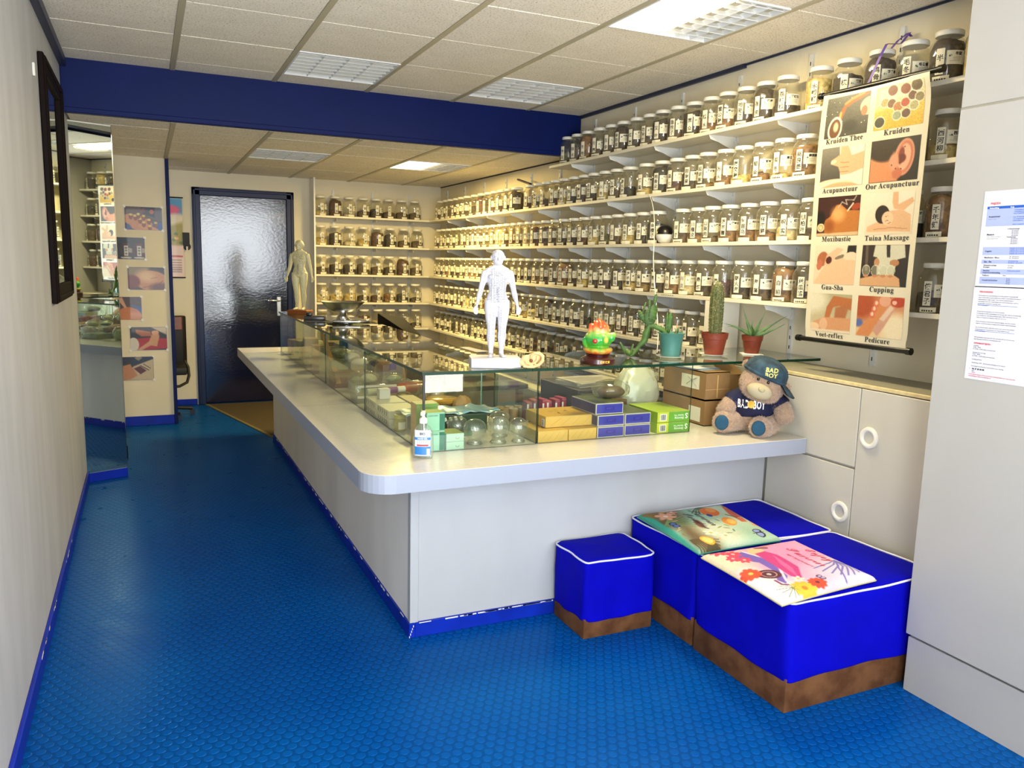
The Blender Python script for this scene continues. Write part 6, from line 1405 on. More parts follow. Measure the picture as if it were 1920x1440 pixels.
pads = [((-.105, -.012, .185), (.030, .010, .045), (0, .1, .2)), ((-.140, -.012, .185), (.014, .008, .036), (0, -.6, 0)), ((-.092, -.012, .205), (.022, .010, .045), (0, .25, .5)), ((-.085, -.01, .265), (.0085, .007, .034), (0, .15, 0)), ((-.110, -.012, .245), (.007, .006, .030), (0, 0, 0)),
        ((-.135, -.012, .225), (.005, .005, .030), (0, .25, 0)), ((-.012, 0, .160), (.013, .010, .052), (0, .08, 0)), ((-.024, 0, .155), (.008, .008, .055), (0, 0, 0)), ((.024, 0, .122), (.008, .006, .018), (0, .35, 0)), ((-.200, -.045, .018), (.022, .012, .014), (0, .5, 0)),
        ((-.225, -.05, .038), (.008, .007, .028), (0, -.5, 0)), ((-.195, -.06, -.004+.018), (.014, .013, .012), (0, 0, 0)), ((-.182, -.05, .032), (.006, .006, .026), (0, .2, 0))]
for i, (c, r, ro) in enumerate(pads):
    mt = Matrix.Translation(c) @ Euler(ro).to_matrix().to_4x4(); g = G().ball((0, 0, 0), r, 16, 0, mt); me = g.mesh('cactus_pad', 'cactus')
    o = link('cactus_pad', me, t); s_ = link('spines', spines(me, 200 if i < 3 else 60, .005, i).mesh('spines', 'spine'), o); s_['kind'] = 'stuff'
thing('plant_stake', 'short thin stick standing in the soil of the teal pot', 'stick', (2.275, 3.10, ZG+.10), data=G().tube([(0, 0, 0), (0.006, 0, .07)], .0022, 6).mesh('plant_stake', 'wood'))
# column cactus in terracotta plastic pot
saucer(2.535, 3.135, 0.070, ZG, 'small white saucer under the column cactus pot')
def plastic_pot(t, s=1.0):
    link('pot', G().lathe([(.042*s, 0), (.044*s, .002), (.058*s, .078*s), (.062*s, .080*s), (.066*s, .108*s), (.067*s, .110*s), (.064*s, .110*s), (.060*s, .095*s)], 36, caps=(True, False)).mesh('pot', 'terracotta'), t)
    link('soil', G().lathe([(.060*s, .096*s), (.03*s, .100*s), (.001, .101*s)], 20, caps=(False, False)).mesh('soil', 'soil'), t)
t = thing('column_cactus', 'tall spiny column cactus in a reddish plastic pot', 'potted plant', (2.535, 3.135, ZG+0.0055), -0.6)
plastic_pot(t)
cpz = [(.0285+.0035*math.sin(PI*(z-.095)/.25) if z < .30 else .0297*math.sqrt(max(0.02, 1-((z-.30)/.054)**2)), z) for z in np.linspace(.095, .353, 34)]
g = G().lathe(cpz, 44, fn=lambda a, z: 1+.09*math.cos(11*a)+.035*math.sin(z*420+5*math.cos(11*a))); me = g.mesh('cactus_body', 'cactus_dry', angle=180)
link('cactus_body', me, t); s_ = link('spines', spines(me, 1300, .014, 9).mesh('spines', 'spine'), t); s_['kind'] = 'stuff'
link('growing_tip', G().ball((0.0, 0, .352), (.008, .008, .012), 10).mesh('growing_tip', 'cactus'), t)
# aloe
saucer(2.79, 3.155, 0.052, ZG, 'square white dish under the small aloe pot', True)
t = thing('aloe_plant', 'small spiky aloe with long curved leaves in a reddish pot', 'potted plant', (2.79, 3.155, ZG+0.0065), -0.65)
plastic_pot(t, 0.82)
def leaf(p0, p1, p2, w):
    g = G(); n = 12; vs = []
    A_, B_, C_ = Vector(p0), Vector(p1), Vector(p2)
    for i in range(n+1):
        f_ = i/n; p = A_*(1-f_)**2+B_*2*f_*(1-f_)+C_*f_*f_; tn = ((B_-A_)*(1-f_)+(C_-B_)*f_).normalized(); sd = tn.cross(Vector((0, 1, 0)))
        if sd.length < .1: sd = Vector((1, 0, 0))
        sd.normalize(); nn = sd.cross(tn); ww = w*(1-f_**1.6)*(.75+.5*math.sin(PI*min(1, f_*1.6+.1)))+.0004
        vs += [tuple(p-sd*ww), tuple(p-nn*ww*.55), tuple(p+sd*ww), tuple(p+nn*ww*.4)]
    fs = [(4*i+k, 4*i+(k+1) % 4, 4*i+4+(k+1) % 4, 4*i+4+k) for i in range(n) for k in range(4)]+[(3, 2, 1, 0)]
    g.add(vs, fs, 0, None, True); return g.mesh('leaf', 'aloe', angle=70)
for p1, p2, w in (((-.035, 0, .16), (-.055, 0, .235), .008), ((.03, 0, .15), (.055, 0, .215), .008), ((-.06, .01, .13), (-.145, 0, .145), .008), ((-.07, -.02, .135), (-.13, -.03, .135), .007), ((.08, .01, .14), (.16, 0, .195), .009), ((.09, -.01, .115), (.155, 0, .155), .008),
                  ((.02, -.02, .15), (.035, -.01, .175), .006), ((-.01, .02, .14), (.0, .02, .165), .006), ((.01, -.03, .12), (-.02, -.05, .15), .006)): link('leaf', leaf((0, 0, .080), p1, p2, w), t)
# scale with steel dish, and a small black device behind it
t = thing('dish_scale', 'weighing scale with wide steel dish standing on the glass', 'scale', (1.19, 5.32, ZG), -0.2)
link('body', G().prism([(-.07, -.045), (.03, -.06), (.11, -.055), (.17, -.025), (.185, 0), (.17, .025), (.11, .055), (.03, .06), (-.07, .045)], 0.004, 0.030).mesh('body', 'chrome', 0.012, seg=3), t)
link('pedestal', G().lathe([(.05, .02), (.045, .04), (.028, .06), (.024, .078)], 24, 0, Matrix.Translation((-.0, 0, 0))).mesh('pedestal', 'chrome'), t)
link('base_plate', G().lathe([(.085, 0), (.088, .003), (.08, .008)], 28, 0, Matrix.Translation((-.02, 0, 0))).mesh('base_plate', 'black'), t)
link('dish', G().lathe([(.055, .080), (.07, .083), (.105, .105), (.135, .138), (.145, .146), (.147, .149), (.142, .149), (.102, .109), (.066, .088), (.001, .084)], 40, caps=(True, False)).mesh('dish', 'steel', angle=60), t)
t = thing('card_terminal', 'small black payment terminal lying on the glass left of the scale', 'device', (1.055, 5.60, ZG), -0.3)
link('body', G().box(-.07, .075, -.05, .05, .004, .036).mesh('body', mat('dark_grey_plastic', '3a3634', .25), .008, seg=2), t); link('handset', G().box(-.055, -.015, -.03, .03, .036, .058).mesh('handset', 'black', .006, seg=2), t)
link('key_pad', G().box(.02, .07, -.04, .04, .036, .0375).mesh('key_pad', 'chrome', .001), t); link('foot', G().box(-.07, .075, -.045, .045, 0, .005).mesh('foot', 'black'), t)
thing('scale_cable', 'thin black cable running from the terminal to the scale', 'cable', (0, 0, 0), data=G().tube([(1.12, 5.57, ZG+.006), (1.14, 5.5, ZG+.004), (1.13, 5.42, ZG+.004), (1.145, 5.39, ZG+.012)], .002, 6).mesh('scale_cable', 'black'))
# hand gel pump bottle
t = thing('hand_gel', 'clear pump bottle of hand gel with blue label on the counter corner', 'bottle', (0.948, 2.865, Z0), -0.42)
def oval(a, z): return 1.0
g = G(); n = 24
prof = [(.036, .020, 0.001), (.040, .022, .006), (.041, .023, .03), (.039, .022, .085), (.036, .021, .105), (.026, .018, .122), (.014, .014, .132), (.0125, .0125, .140)]
vs = [(rx*math.cos(2*PI*k/n), ry*math.sin(2*PI*k/n), z) for rx, ry, z in prof for k in range(n)]
g.add(vs, [(i*n+k, i*n+(k+1) % n, (i+1)*n+(k+1) % n, (i+1)*n+k) for i in range(len(prof)-1) for k in range(n)]+[tuple(range(n-1, -1, -1))], 0, None, True); link('bottle', g.mesh('bottle', 'clear', angle=60), t)
g2 = G(); vs = [(rx*.93*math.cos(2*PI*k/n), ry*.93*math.sin(2*PI*k/n), z) for rx, ry, z in ((.036, .020, .004), (.041, .023, .03), (.0395, .0225, .085), (.037, .021, .10)) for k in range(n)]
g2.add(vs, [(i*n+k, i*n+(k+1) % n, (i+1)*n+(k+1) % n, (i+1)*n+k) for i in range(3) for k in range(n)]+[tuple(range(n-1, -1, -1)), tuple(range(3*n, 4*n))], 0, None, True); link('gel', g2.mesh('gel', thin_glass('gel', (.93, .95, .97), haze=.10, hazecol=(.8, .85, .9))), t)
link('pump_neck', G().lathe([(.015, .136), (.0155, .152), (.012, .156), (.006, .160), (.006, .172)], 18).mesh('pump_neck', 'lid'), t); link('pump_head', G().box(-.008, .008, -.034, .010, .170, .184).mesh('pump_head', 'lid', .003, seg=2), t); link('dip_tube', G().tube([(0.004, 0, .01), (0.002, 0, .14)], .0025, 6).mesh('dip_tube', 'lid'), t)
lf = lambda x, z, o=0.0: (x, -(0.0232+o)*math.sqrt(max(0, 1-(x/.0415)**2))-.0008, z)
g = G()
def lrect(x0, x1, z0, z1, mi, o=0.0):
    vs = [];
    for i in range(9): x = x0+(x1-x0)*i/8; vs += [lf(x, z0, o), lf(x, z1, o)]
    g.add(vs, [(2*i, 2*i+2, 2*i+3, 2*i+1) for i in range(8)], mi)
lrect(-.030, .030, .085, .112, 0); lrect(-.030, .030, .012, .085, 0); lrect(-.030, .030, .074, .084, 2, .0004); lrect(-.030, .030, .016, .048, 2, .0004); lrect(-.022, .022, .050, .056, 3, .0004); lrect(.016, .028, .016, .040, 4, .0007)
for k in range(6): lrect(.018, .027, .019+k*.0034, .0203+k*.0034, 5, .0010)
for k in range(5): lrect(-.020+k*.008, -.0175+k*.008, .058, .072, 1, .0004)
put_text(g, 'BIO', .013, lambda x, y: lf(x, y+.094, .0006), 5, bold=.04)
put_text(g, 'HAND GEL', .0075, lambda x, y: lf(x, y+.0765, .0009), 4, bold=.03)
link('label', g.mesh('label', ['paper', 'tableblue', cmat('2f86d8'), 'inkred', 'inkwhite', 'ink']), t)
# ============================================================ TEDDY BEAR (built facing -Y, then turned to the viewer)
TS = 1/415.0
def tp(px, py, y=0.0): return Vector(((px-1436)*TS, y, (818-py)*TS))
tb = thing('teddy_bear', 'brown teddy bear in denim cap and navy BAD BOY shirt on the counter end', 'teddy bear', (2.548, 2.835, Z0), -0.74)
tb.location.z += 0.003
def fuzzy(me, n, ln, seed, name='fur'):
    rr = random.Random(seed); g = G(); ps_ = list(me.polygons); ar = np.array([p.area for p in ps_]); cum = np.cumsum(ar/ar.sum())
    idx = np.searchsorted(cum, np.random.RandomState(seed).rand(n))
    for i in idx:
        p = ps_[min(i, len(ps_)-1)]; c = p.center; nr = p.normal
        tn = Vector((rr.uniform(-1, 1), rr.uniform(-1, 1), rr.uniform(-1, 1))).cross(nr)
        if tn.length < .1: continue
        tn.normalize(); d = (nr*.8+tn*rr.uniform(.2, .9)+Vector((0, 0, -.35))).normalized()*ln*rr.uniform(.6, 1.2); s = nr.cross(tn)*.0011
        o = tn*rr.uniform(-.003, .003)+s*rr.uniform(-2, 2); g.add([tuple(c+o-s), tuple(c+o+s), tuple(c+o+d)], [(0, 1, 2)])
    return g.mesh(name, 'fur')
def plush(name, g, nfur, seed, parent=tb, voxel=.006):
    me = remeshed(g, voxel, name, 'plush', 3); o = link(name, me, parent); f = link('fur', fuzzy(me, nfur, .0085, seed), o); f['kind'] = 'stuff'; return o
HT = Matrix.Translation(tp(1447, 722, -.035)) @ Matrix.Rotation(0.30, 4, 'Y')      # head tilts to the viewer's right
g = G(); g.ball((0, 0, 0), (.100, .085, .088), 28, 0, HT); g.ball((-.03, -.045, -.025), (.055, .045, .045), 18, 0, HT); g.ball((.035, -.04, -.025), (.055, .045, .045), 18, 0, HT)
g.ball((-.094, .012, .062), (.022, .014, .022), 16, 0, HT); g.ball((.100, .012, .018), (.026, .015, .026), 16, 0, HT)
plush('head', g, 5200, 1)
g = G(); g.ball((-.002, -.086, -.024), (.058, .036, .036), 24, 0, HT); mz = link('muzzle', g.mesh('muzzle', 'muzzle'), tb); link('nose', G().ball((.003, -.121, -.009), (.015, .008, .011), 16, 0, HT).mesh('nose', mat('nose_felt', 'a8a07c', .9)), mz)
for s, x in ((-1, -.026), (1, .019)): e_ = link('eye', G().ball((x, -.081, .026), (.0065, .005, .0075), 14, 0, HT).mesh('eye', mat('eye_black', '080404', .08)), tb)
g = G(); g.ball(tp(1432, 782, .005), (.080, .070, .085), 24); plush('torso', g, 1500, 2)
for nm, pp, rr_, sd in (('left', [tp(1400, 752, .0), tp(1390, 764, -.025), tp(1384, 776, -.055)], [.030, .036, .040], 3), ('right', [tp(1470, 755, .0), tp(1486, 766, -.02), tp(1491, 778, -.045)], [.032, .040, .042], 4)):
    g = G(); g.tube(pp, rr_, 16); g.ball(pp[-1], (.042, .040, .042), 18); g.ball(pp[0], .03, 12); plush('arm', g, 1700, sd)
for k, (pp, rr_, fo, sd) in enumerate((([tp(1415, 797, .0), tp(1395, 797, -.05), tp(1383, 796, -.085)], [.045, .048, .050], tp(1381, 796, -.105), 5), ([tp(1470, 797, .0), tp(1456, 804, -.06), tp(1450, 800, -.10)], [.047, .048, .048], tp(1448, 800, -.125), 6))):
    g = G(); g.tube(pp, rr_, 18); g.ball(pp[0], .046, 14); g.ball(fo+Vector((0, .012, .0)), (.048, .030, .052), 20)
    lg = plush('leg', g, 2300, sd)
    mt = Matrix.Translation(fo+Vector((-.004, -.018, .000))) @ Matrix.Rotation(PI/2, 4, 'X')
    link('sole_pad', G().lathe([(.001, .006), (.016, .005), (.026, .002), (.031, -.006)], 26, 0, mt @ Matrix.Scale(1.15, 4, (0, 1, 0)), caps=(False, False)).mesh('sole_pad', 'pad'), lg)
# shirt over the upper torso and shoulders
g = G(); n = 32; vs = []
prof = [(.787, .084, .078), (.770, .090, .082), (.755, .092, .080), (.743, .080, .066), (.736, .055, .050)]
base = tp(1433, 0).x
for py, rx, ry in [(786, .086, .078), (776, .093, .084), (762, .092, .084), (748, .080, .070), (738, .055, .052)]:
    z = (818-py)*TS
    for k in range(n): a = 2*PI*k/n; vs.append((base+.005+rx*math.cos(a), .004+ry*math.sin(a), z+.004*math.sin(3*a)))
g.add(vs, [(i*n+k, i*n+(k+1) % n, (i+1)*n+(k+1) % n, (i+1)*n+k) for i in range(4) for k in range(n)]+[tuple(range(n-1, -1, -1)), tuple(range(4*n, 5*n))], 0, None, True)
g.tube([tp(1415, 745, .0), tp(1399, 754, -.006), tp(1391, 762, -.014)], [.036, .042, .044], 18); g.tube([tp(1462, 747, .0), tp(1478, 756, -.006), tp(1486, 764, -.014)], [.040, .044, .046], 18)
sm_ = remeshed(g, .005, 'shirt', 'navy', 4); sh = link('shirt', sm_, tb)
bvs = BVHTree.FromPolygons([v.co.copy() for v in sm_.vertices], [tuple(p.vertices) for p in sm_.polygons])
def proj(bv, x, z, off=.0012):
    h = bv.ray_cast(Vector((x, -1, z)), Vector((0, 1, 0))); y = h[0].y if h[0] is not None else -.08
    return (x, y-off, z)
g = G(); cx = tp(1430, 0).x; cz = (818-760)*TS
put_text(g, 'BAD', .050, lambda x, y: proj(bvs, cx-.034+x*.50, cz-.018+y*1.0), 0, bold=.05, slant=0)
put_text(g, 'BOY', .050, lambda x, y: proj(bvs, cx+.036+x*.50, cz-.018+y*1.0), 0, bold=.05)
put_text(g, 'Original', .013, lambda x, y: proj(bvs, cx+x, cz+.029+y), 0, bold=.0)
link('shirt_lettering', g.mesh('shirt_lettering', 'inkwhite'), sh)
g = G()
for k in range(14):
    a = 2*PI*k/14; r0 = .017; g.add([proj(bvs, cx, cz, .0022), proj(bvs, cx+r0*math.cos(a), cz+r0*math.sin(a), .0022), proj(bvs, cx+r0*math.cos(a+.4), cz+r0*math.sin(a+.4), .0022)], [(0, 1, 2)])
link('shirt_badge', g.mesh('shirt_badge', 'gold'), sh)
# cap: crown, sweat band, brim turned to the side and back
g = G(); CT = HT @ Matrix.Translation((-.004, .006, .028)) @ Matrix.Rotation(.10, 4, 'Y')
prof = [(.094, .012), (.098, .028), (.094, .050), (.080, .073), (.055, .089), (.025, .097), (.001, .099)]
vs = []; n = 32
for r_, z in prof:
    for k in range(n): a = 2*PI*k/n; vs.append((r_*1.02*math.cos(a), r_*.94*math.sin(a), z))
g.add(vs, [(i*n+k, i*n+(k+1) % n, (i+1)*n+(k+1) % n, (i+1)*n+k) for i in range(len(prof)-1) for k in range(n)], 0, CT, True)
cpm = g.mesh('cap', 'denim', angle=180); cp = link('cap', cpm, tb)
g = G(); vs = []
for r_, z in ((.0965, .012), (.0985, .012), (.1010, .026), (.0985, .027)):
    for k in range(n): a = 2*PI*k/n; vs.append((r_*1.02*math.cos(a), r_*.94*math.sin(a), z-.003))
g.add(vs, [(i*n+k, i*n+(k+1) % n, (i+1)*n+(k+1) % n, (i+1)*n+k) for i in range(3) for k in range(n)], 0, CT, True); link('cap_band', g.mesh('cap_band', 'denim', angle=180), cp)
g = G(); vs = []; nn = 14
for j in range(6):
    f_ = j/5
    for i in range(nn+1):
        a = -0.70+1.5*i/nn; rr_ = .097+.062*f_*math.cos((a-.05)*.95)**.6 if abs((a-.05)*.95) < PI/2 else .097
        vs.append((rr_*1.02*math.cos(a), rr_*.94*math.sin(a), .014-.026*f_**1.3-.01*math.sin(PI*i/nn)*f_))
m1 = len(vs); vs += [(x*.985, y*.985, z-.005) for x, y, z in vs]
fs = [(j*(nn+1)+i, j*(nn+1)+i+1, (j+1)*(nn+1)+i+1, (j+1)*(nn+1)+i) for j in range(5) for i in range(nn)]
fs2 = [tuple(m1+q for q in reversed(f)) for f in fs]; fe = [(5*(nn+1)+i, 5*(nn+1)+i+1, m1+5*(nn+1)+i+1, m1+5*(nn+1)+i) for i in range(nn)]
g.add(vs, fs, 0, CT, True); o_ = len(g.f); g.f += fs2; g.m += [1]*len(fs2); g.sm += [True]*len(fs2); g.f += fe; g.m += [0]*len(fe); g.sm += [True]*len(fe)
link('brim', g.mesh('brim', ['denim', 'navy'], angle=180), cp)
bvc = BVHTree.FromPolygons([v.co.copy() for v in cpm.vertices], [tuple(p.vertices) for p in cpm.polygons])
g = G(); c1 = HT @ Vector((.018, 0, .068))
rot = lambda x, y: (x*math.cos(.10)+y*math.sin(.10), -x*math.sin(.10)+y*math.cos(.10))
for wtxt, dz in (('BAD', .012), ('BOY', -.011)):
    V, F = text2d(wtxt, .026, bold=.06); g.add([proj(bvc, c1.x+rot(x, y+dz)[0], c1.z-.006+rot(x, y+dz)[1], .0015) for x, y in V], F)
link('cap_lettering', g.mesh('cap_lettering', cmat('e8e078')), cp)

# ============================================================ POUFS
def pouf(label, x0, x1, y0, y1, h, hb, seed, rz=0.0):
    w, d = x1-x0, y1-y0; t = thing('pouf', label, 'pouf', ((x0+x1)/2, (y0+y1)/2, 0), rz, 'blue upholstered poufs with brown plinths'); rr = random.Random(seed)
    link('plinth', G().box(-w/2+.006, w/2-.006, -d/2+.006, d/2-.006, 0, hb+.01).mesh('plinth', 'suede', .003, seg=2), t)
    # cover: rounded box sampled on a grid
    g = G(); N = 20; R_ = .028; vs = []; rows = []
    per = []
    def corner(cx, cy, a0): return [(cx+R_*math.cos(a0+PI/2*k/4), cy+R_*math.sin(a0+PI/2*k/4)) for k in range(5)]
    cs = corner(w/2-R_, d/2-R_, 0)+corner(-w/2+R_, d/2-R_, PI/2)+corner(-w/2+R_, -d/2+R_, PI)+corner(w/2-R_, -d/2+R_, 1.5*PI)
    ring = []
    for i in range(len(cs)):
        a, b = cs[i], cs[(i+1) % len(cs)]; L_ = math.hypot(b[0]-a[0], b[1]-a[1]); m = max(1, int(L_/.03))
        for k in range(m): ring.append((a[0]+(b[0]-a[0])*k/m, a[1]+(b[1]-a[1])*k/m))
    n = len(ring); Z = [hb, hb+.004]+[hb+(h-.012-hb)*k/9 for k in range(1, 10)]+[h-.004]
    sc = lambda z: 1.0
    ph = [rr.uniform(0, 6) for _ in range(4)]
    for zi, z in enumerate(Z):
        for i, (x, y) in enumerate(ring):
            u = i/n*2*PI; wv = .0030*math.sin(u*5+ph[0]+z*9)+.0022*math.sin(u*11+ph[1]-z*14)*(1 if zi > 0 else 2)
            k = (1-.012 if zi == len(Z)-1 else 1)+wv/max(w, d)*2
            zz = z+(.004*math.sin(u*3+ph[2]) if zi < 2 else 0)+(.003*math.sin(u*2+ph[3]) if zi >= len(Z)-2 else 0)
            vs.append((x*k, y*k, zz))
    # top, gently pillowed
    tops = []
    for j, f_ in enumerate((.93, .8, .6, .35, .12)):
        for i, (x, y) in enumerate(ring): vs.append((x*f_, y*f_, h+.004+.012*(1-f_**2)*.5+.002*math.sin(6*x/w+ph[1])*math.sin(5*y/d)))
    L_ = len(Z)+5; fs = [(i*n+k, i*n+(k+1) % n, (i+1)*n+(k+1) % n, (i+1)*n+k) for i in range(L_-1) for k in range(n)]+[tuple(range(n-1, -1, -1)), tuple(range((L_-1)*n, L_*n))]
    g.add(vs, fs, 0, None, True); link('cover', g.mesh('cover', 'blue_cloth', angle=180), t)
    pr = vs[(len(Z)-1)*n:len(Z)*n]; pr = [(x*1.008, y*1.008, z+.003) for x, y, z in pr]; pr.append(pr[0])
    link('piping', G().tube(pr, .0038, 6, caps=False).mesh('piping', 'piping'), t)
    return t
pouf('small cube pouf standing alone against the white counter front', 1.548, 1.888, 2.618, 2.888, .325, .075, 1)
pouf('wide blue pouf pushed against the counter, under the green printed cushion', 1.925, 2.655, 2.412, 2.885, .400, .11, 2)
pouf('wide blue pouf nearest the viewer, under the pink printed cushion', 1.920, 2.640, 1.888, 2.402, .400, .115, 3)

# ============================================================ CUSHIONS: u runs towards the viewer (-Y), v runs to the left (-X)
def cushion(label, A0, B0, C0, D0, z, A, seed, side):
    t = thing('printed_cushion', label, 'cushion', (0, 0, 0)); rr = random.Random(seed)
    A0, B0, C0, D0 = [Vector((*p, 0)) for p in (A0, B0, C0, D0)]
    def f(u, v, top=True):
        p = (A0*(1-u)+B0*u)*(1-v)+(C0*(1-u)+D0*u)*v
        e = min(1, min(u, 1-u, v, 1-v)*7); hgt = .028*(1-(1-e)**2)**.5+.002*math.sin(9*u+seed)*math.sin(8*v)*e
        c = (u-.5)*(v-.5); p = p+(p-(A0+B0+C0+D0)/4)*(-.03*(1-abs(2*u-1)**2*abs(2*v-1)**2)*(1-e)*.8)
        return (p.x, p.y, z+.0025+(hgt if top else 0)+.001)
    A.c = A.c*0.86
    link('cover_print', A.to_mesh('cover_print', lambda u, v: f(u, v), 'cloth_print'), t)
    g = G(); n = 40; ring = [(k/n, 0) for k in range(n)]+[(1, k/n) for k in range(n)]+[(1-k/n, 1) for k in range(n)]+[(0, 1-k/n) for k in range(n)]
    vs = [f(u, v) for u, v in ring]+[(f(u, v)[0], f(u, v)[1], z+.0008) for u, v in ring]; m = len(ring)
    g.add(vs, [(i, (i+1) % m, m+(i+1) % m, m+i) for i in range(m)]+[tuple(range(m, 2*m))], 0, None, True); link('underside', g.mesh('underside', side), t)
    rp_ = [tuple(Vector(f(u, v))+Vector((0, 0, .001))) for u, v in ring]; link('seam', G().tube(rp_+[rp_[0]], .0022, 5, caps=False).mesh('seam', side), t)
    return t, f
ZP = .412
A = Art(150, 150, 'f2b8d8'); A.grad('f4c4e0', 'f8d0e4', 'u'); A.ell(.3, .45, .5, .4, 'f0a0cc', .2, 1); A.ell(.85, .1, .3, .35, 'e4dcf4', .2, .8); A.ell(.1, .95, .4, .25, 'f0e0c0', 0, .8); A.ell(1.0, .9, .3, .3, 'f4ecf4', 0, .7); A.ell(.75, .95, .3, .14, 'f8f0f4', .2, .6)
A.poly([(.14, .70), (.25, .62), (.5, .64), (.7, .68), (.82, .80), (.74, .82), (.6, .72), (.4, .72), (.28, .82), (.18, .82)], '7c60c4', .01); A.line([(.14, .68), (.45, .58), (.78, .76)], .012, 'e8e4f8')
A.ell(.62, .80, .085, .105, '5a2030', .1); A.ring(.62, .80, .055, .065, 'd8a8b8', .1); A.ell(.62, .80, .02, .02, 'd8c8d0')
A.poly([(.06, .60), (.1, .48), (.2, .50), (.3, .62), (.2, .66)], 'f2cca0', .01); A.line([(.12, .5), (.08, .38), (.07, .32)], .014, 'd8906c'); A.line([(.1, .52), (.14, .44)], .02, '8a4858'); A.poly([(.2, .5), (.32, .46), (.6, .48), (.78, .6), (.72, .66), (.4, .64), (.22, .62)], 'd83c8c', .012); A.poly([(.3, .5), (.6, .54), (.76, .62), (.5, .58)], 'e868a8', .012)
A.line([(.74, .84), (.82, .84), (.84, .80)], .012, '8a3c74')
for x, y, r_ in ((.07, .88, .075), (.16, .80, .07), (.24, .86, .06), (.30, .79, .06), (.04, .74, .05)): A.flower(x, y, r_, 'e84868', 'f8c8c0', 7)
A.flower(.54, .92, .085, 'ee5030', 'f8d060', 10); A.flower(.93, .71, .10, 'f6c83c', 'f08828', 10); A.flower(.90, .55, .075, 'ec4c30', '70203c', 10); A.flower(.78, .64, .05, 'f4ece0', 'f0d060', 5)
for k in range(8): a = -.6+k*.28; A.line([(.62, .10), (.62+.17*math.cos(a), .10+.10*math.sin(a)+.0), (.62+.30*math.cos(a), .12+.22*math.sin(a)+.05)], .008, '7c70c0', .9)
A.line([(.62, .10), (.8, .22), (.98, .30)], .007, '7c70c0')
for s in (-1, 1): A.ell(.84+s*.022, .46, .025, .03, '6a3c6c', s*.5); A.ell(.84+s*.02, .455, .012, .018, 'c8c4f0', s*.5)
for k in range(10): a = k*.65; A.line([(.9, .8), (.9+.09*math.cos(a), .85+.09*math.sin(a))], .003, '7c8c54')
A.noise(.015)
t, cf = cushion('flat pink cushion printed with flowers, wheel and Enjoy Summer lettering', (2.335, 2.310), (2.325, 1.905), (1.872, 2.312), (1.848, 1.862), ZP, A, 1, 'c_e8dcae' if False else cmat('d8d098'))
g = G()
for tx, u, v, s, mi in (('Enjoy', .47, .165, .105, 0), ('Summer', .46, .30, .105, 0), ('BEST BEACH PARTY', .50, .385, .034, 0)):
    V, F = text2d(tx if tx[0] == 'B' else script(tx), s*(1 if tx[0] == 'B' else 1.12), bold=.012)
    g.add([tuple(Vector(cf(u+x+.12*y, v-y))+Vector((0, 0, .0008))) for x, y in V], F)
link('lettering', g.mesh('lettering', cmat('e0385c')), t)
A = Art(150, 150, 'a8d0b4'); A.grad('b0ccb0', '8cc8b4', 'v'); A.ell(.15, .85, .35, .22, '6c5434', .2, .7); A.ell(.8, .8, .35, .15, '746040', .1, .7); A.ell(.75, .55, .3, .2, 'dce4c8', 0, .9); A.ell(.3, .2, .35, .2, 'c8dcc0', 0, .9); A.poly([(0, 1), (0, .93), (.6, .96), (1, 1)], '34a890', .02)
def palm(x, y, r_, a0, c='8c6c34', n=9, da=.16):
    for k in range(n): a = a0+(k-n/2)*da; A.line([(x, y), (x+r_*math.cos(a), y+r_*math.sin(a))], .007, c)
palm(.05, .98, .3, -.8); palm(.80, .95, .28, -.5, '5c4828'); palm(.4, .95, .3, -1.6, '7c9c5c'); palm(.05, .35, .25, .2, '4c6c44'); palm(.9, .8, .25, .2, '4c4428')
A.ell(.04, .76, .075, .06, 'f4c83c'); A.ell(.04, .76, .055, .042, 'f8e48c'); A.ell(.87, .80, .085, .065, 'f0b430'); A.ell(.87, .80, .062, .047, 'f8dc78')
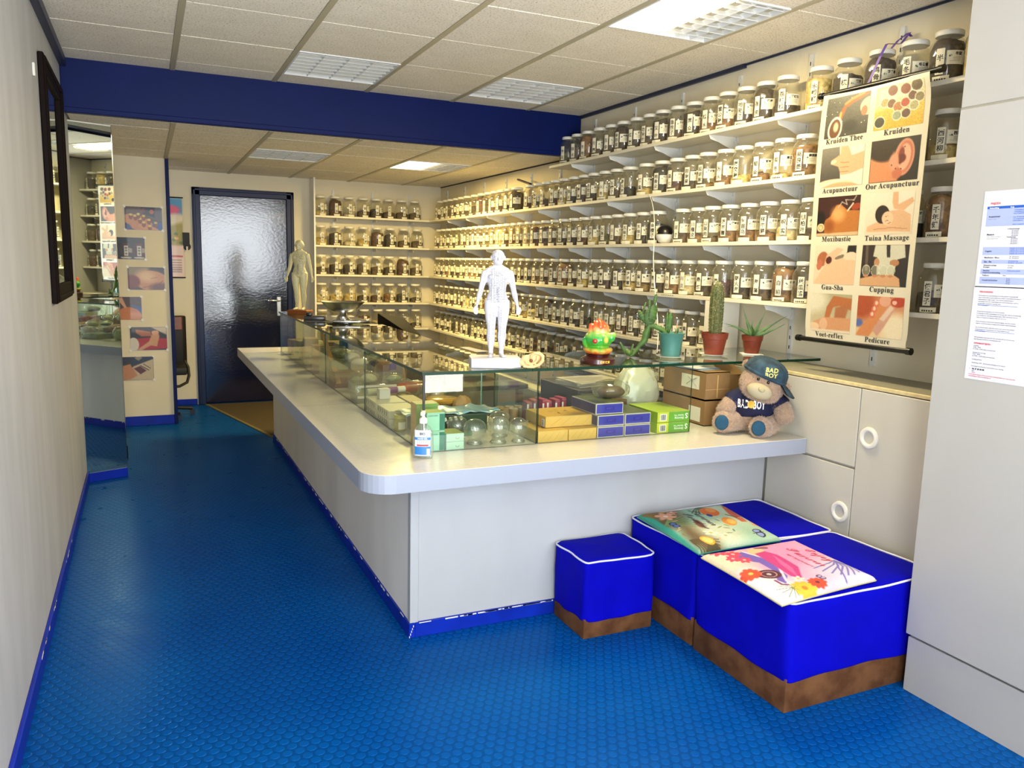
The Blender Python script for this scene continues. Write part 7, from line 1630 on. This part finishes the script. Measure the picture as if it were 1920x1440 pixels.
A.flower(.22, .82, .10, 'e8a888', 'f4e0c8', 6); A.flower(.13, .70, .06, 'd89080', 'f4e0c8', 5); A.flower(.73, .65, .075, 'f8f4e0', 'f4c440', 5); A.flower(.84, .56, .07, 'f8f4e0', 'f4c440', 5)
A.ell(.24, .32, .12, .10, 'e8742c', .3); A.ell(.20, .28, .06, .05, 'f09c50'); A.ell(.54, .29, .12, .07, 'ec9838', .3); A.ell(.55, .27, .08, .04, 'f4c060', .3); A.poly([(.12, .10), (.2, .0), (.62, .12), (.6, .18), (.35, .16)], 'd86848', .01); A.poly([(.15, .06), (.4, .10), (.6, .16)], 'b84c34', .006); A.line([(.35, .2), (.48, .14)], .008, '3c2420')
A.flower(.68, .03, .09, 'f0a468', 'e07850', 5); A.ell(.04, .04, .1, .03, '5c4434', .3)
A.ell(.33, .38, .04, .03, '2c3c84')
rq = np.random.RandomState(7)
for k in range(26):
    x, y = rq.rand()*.9+.03, rq.rand()*.9+.05
    if .3 < x < .6 and .4 < y < .75: continue
    a = rq.rand()*6; A.ell(x, y, .035, .010, ['6c8c4c', '8c6c3c', 'e8b890', 'd8e4c0', '4c7c6c'][k % 5], a, .3, .8)
for s in (-1, 1): A.ell(.88+s*.035, .18, .045, .05, '10101c', s*.6); A.ell(.88+s*.036, .185, .032, .036, '94a4dc', s*.6); A.ell(.45+s*.03, .87, .04, .04, '1c2858', s*.6); A.ell(.45+s*.03, .87, .026, .026, '5878c4', s*.6)
A.line([(.88, .13), (.88, .25)], .006, '10101c'); A.ell(.5, .62, .1, .04, '70301c', .2, .5, .8); A.noise(.015)
t, cf = cushion('flat pale green cushion printed with fruit, butterflies and palm leaves', (2.375, 2.805), (2.300, 2.352), (1.915, 2.815), (1.885, 2.345), ZP, A, 2, cmat('3c9c86'))
g = G()
for tx, u, v, s in (('Summer', .36, .52, .14), ('Paradise', .42, .63, .12)):
    V, F = text2d(script(tx), s, bold=.012); g.add([tuple(Vector(cf(u+x*.8+.35*y, v-y))+Vector((0, 0, .0008))) for x, y in V], F)
link('lettering', g.mesh('lettering', cmat('4c1c20')), t)
print('objects', len(bpy.data.objects))
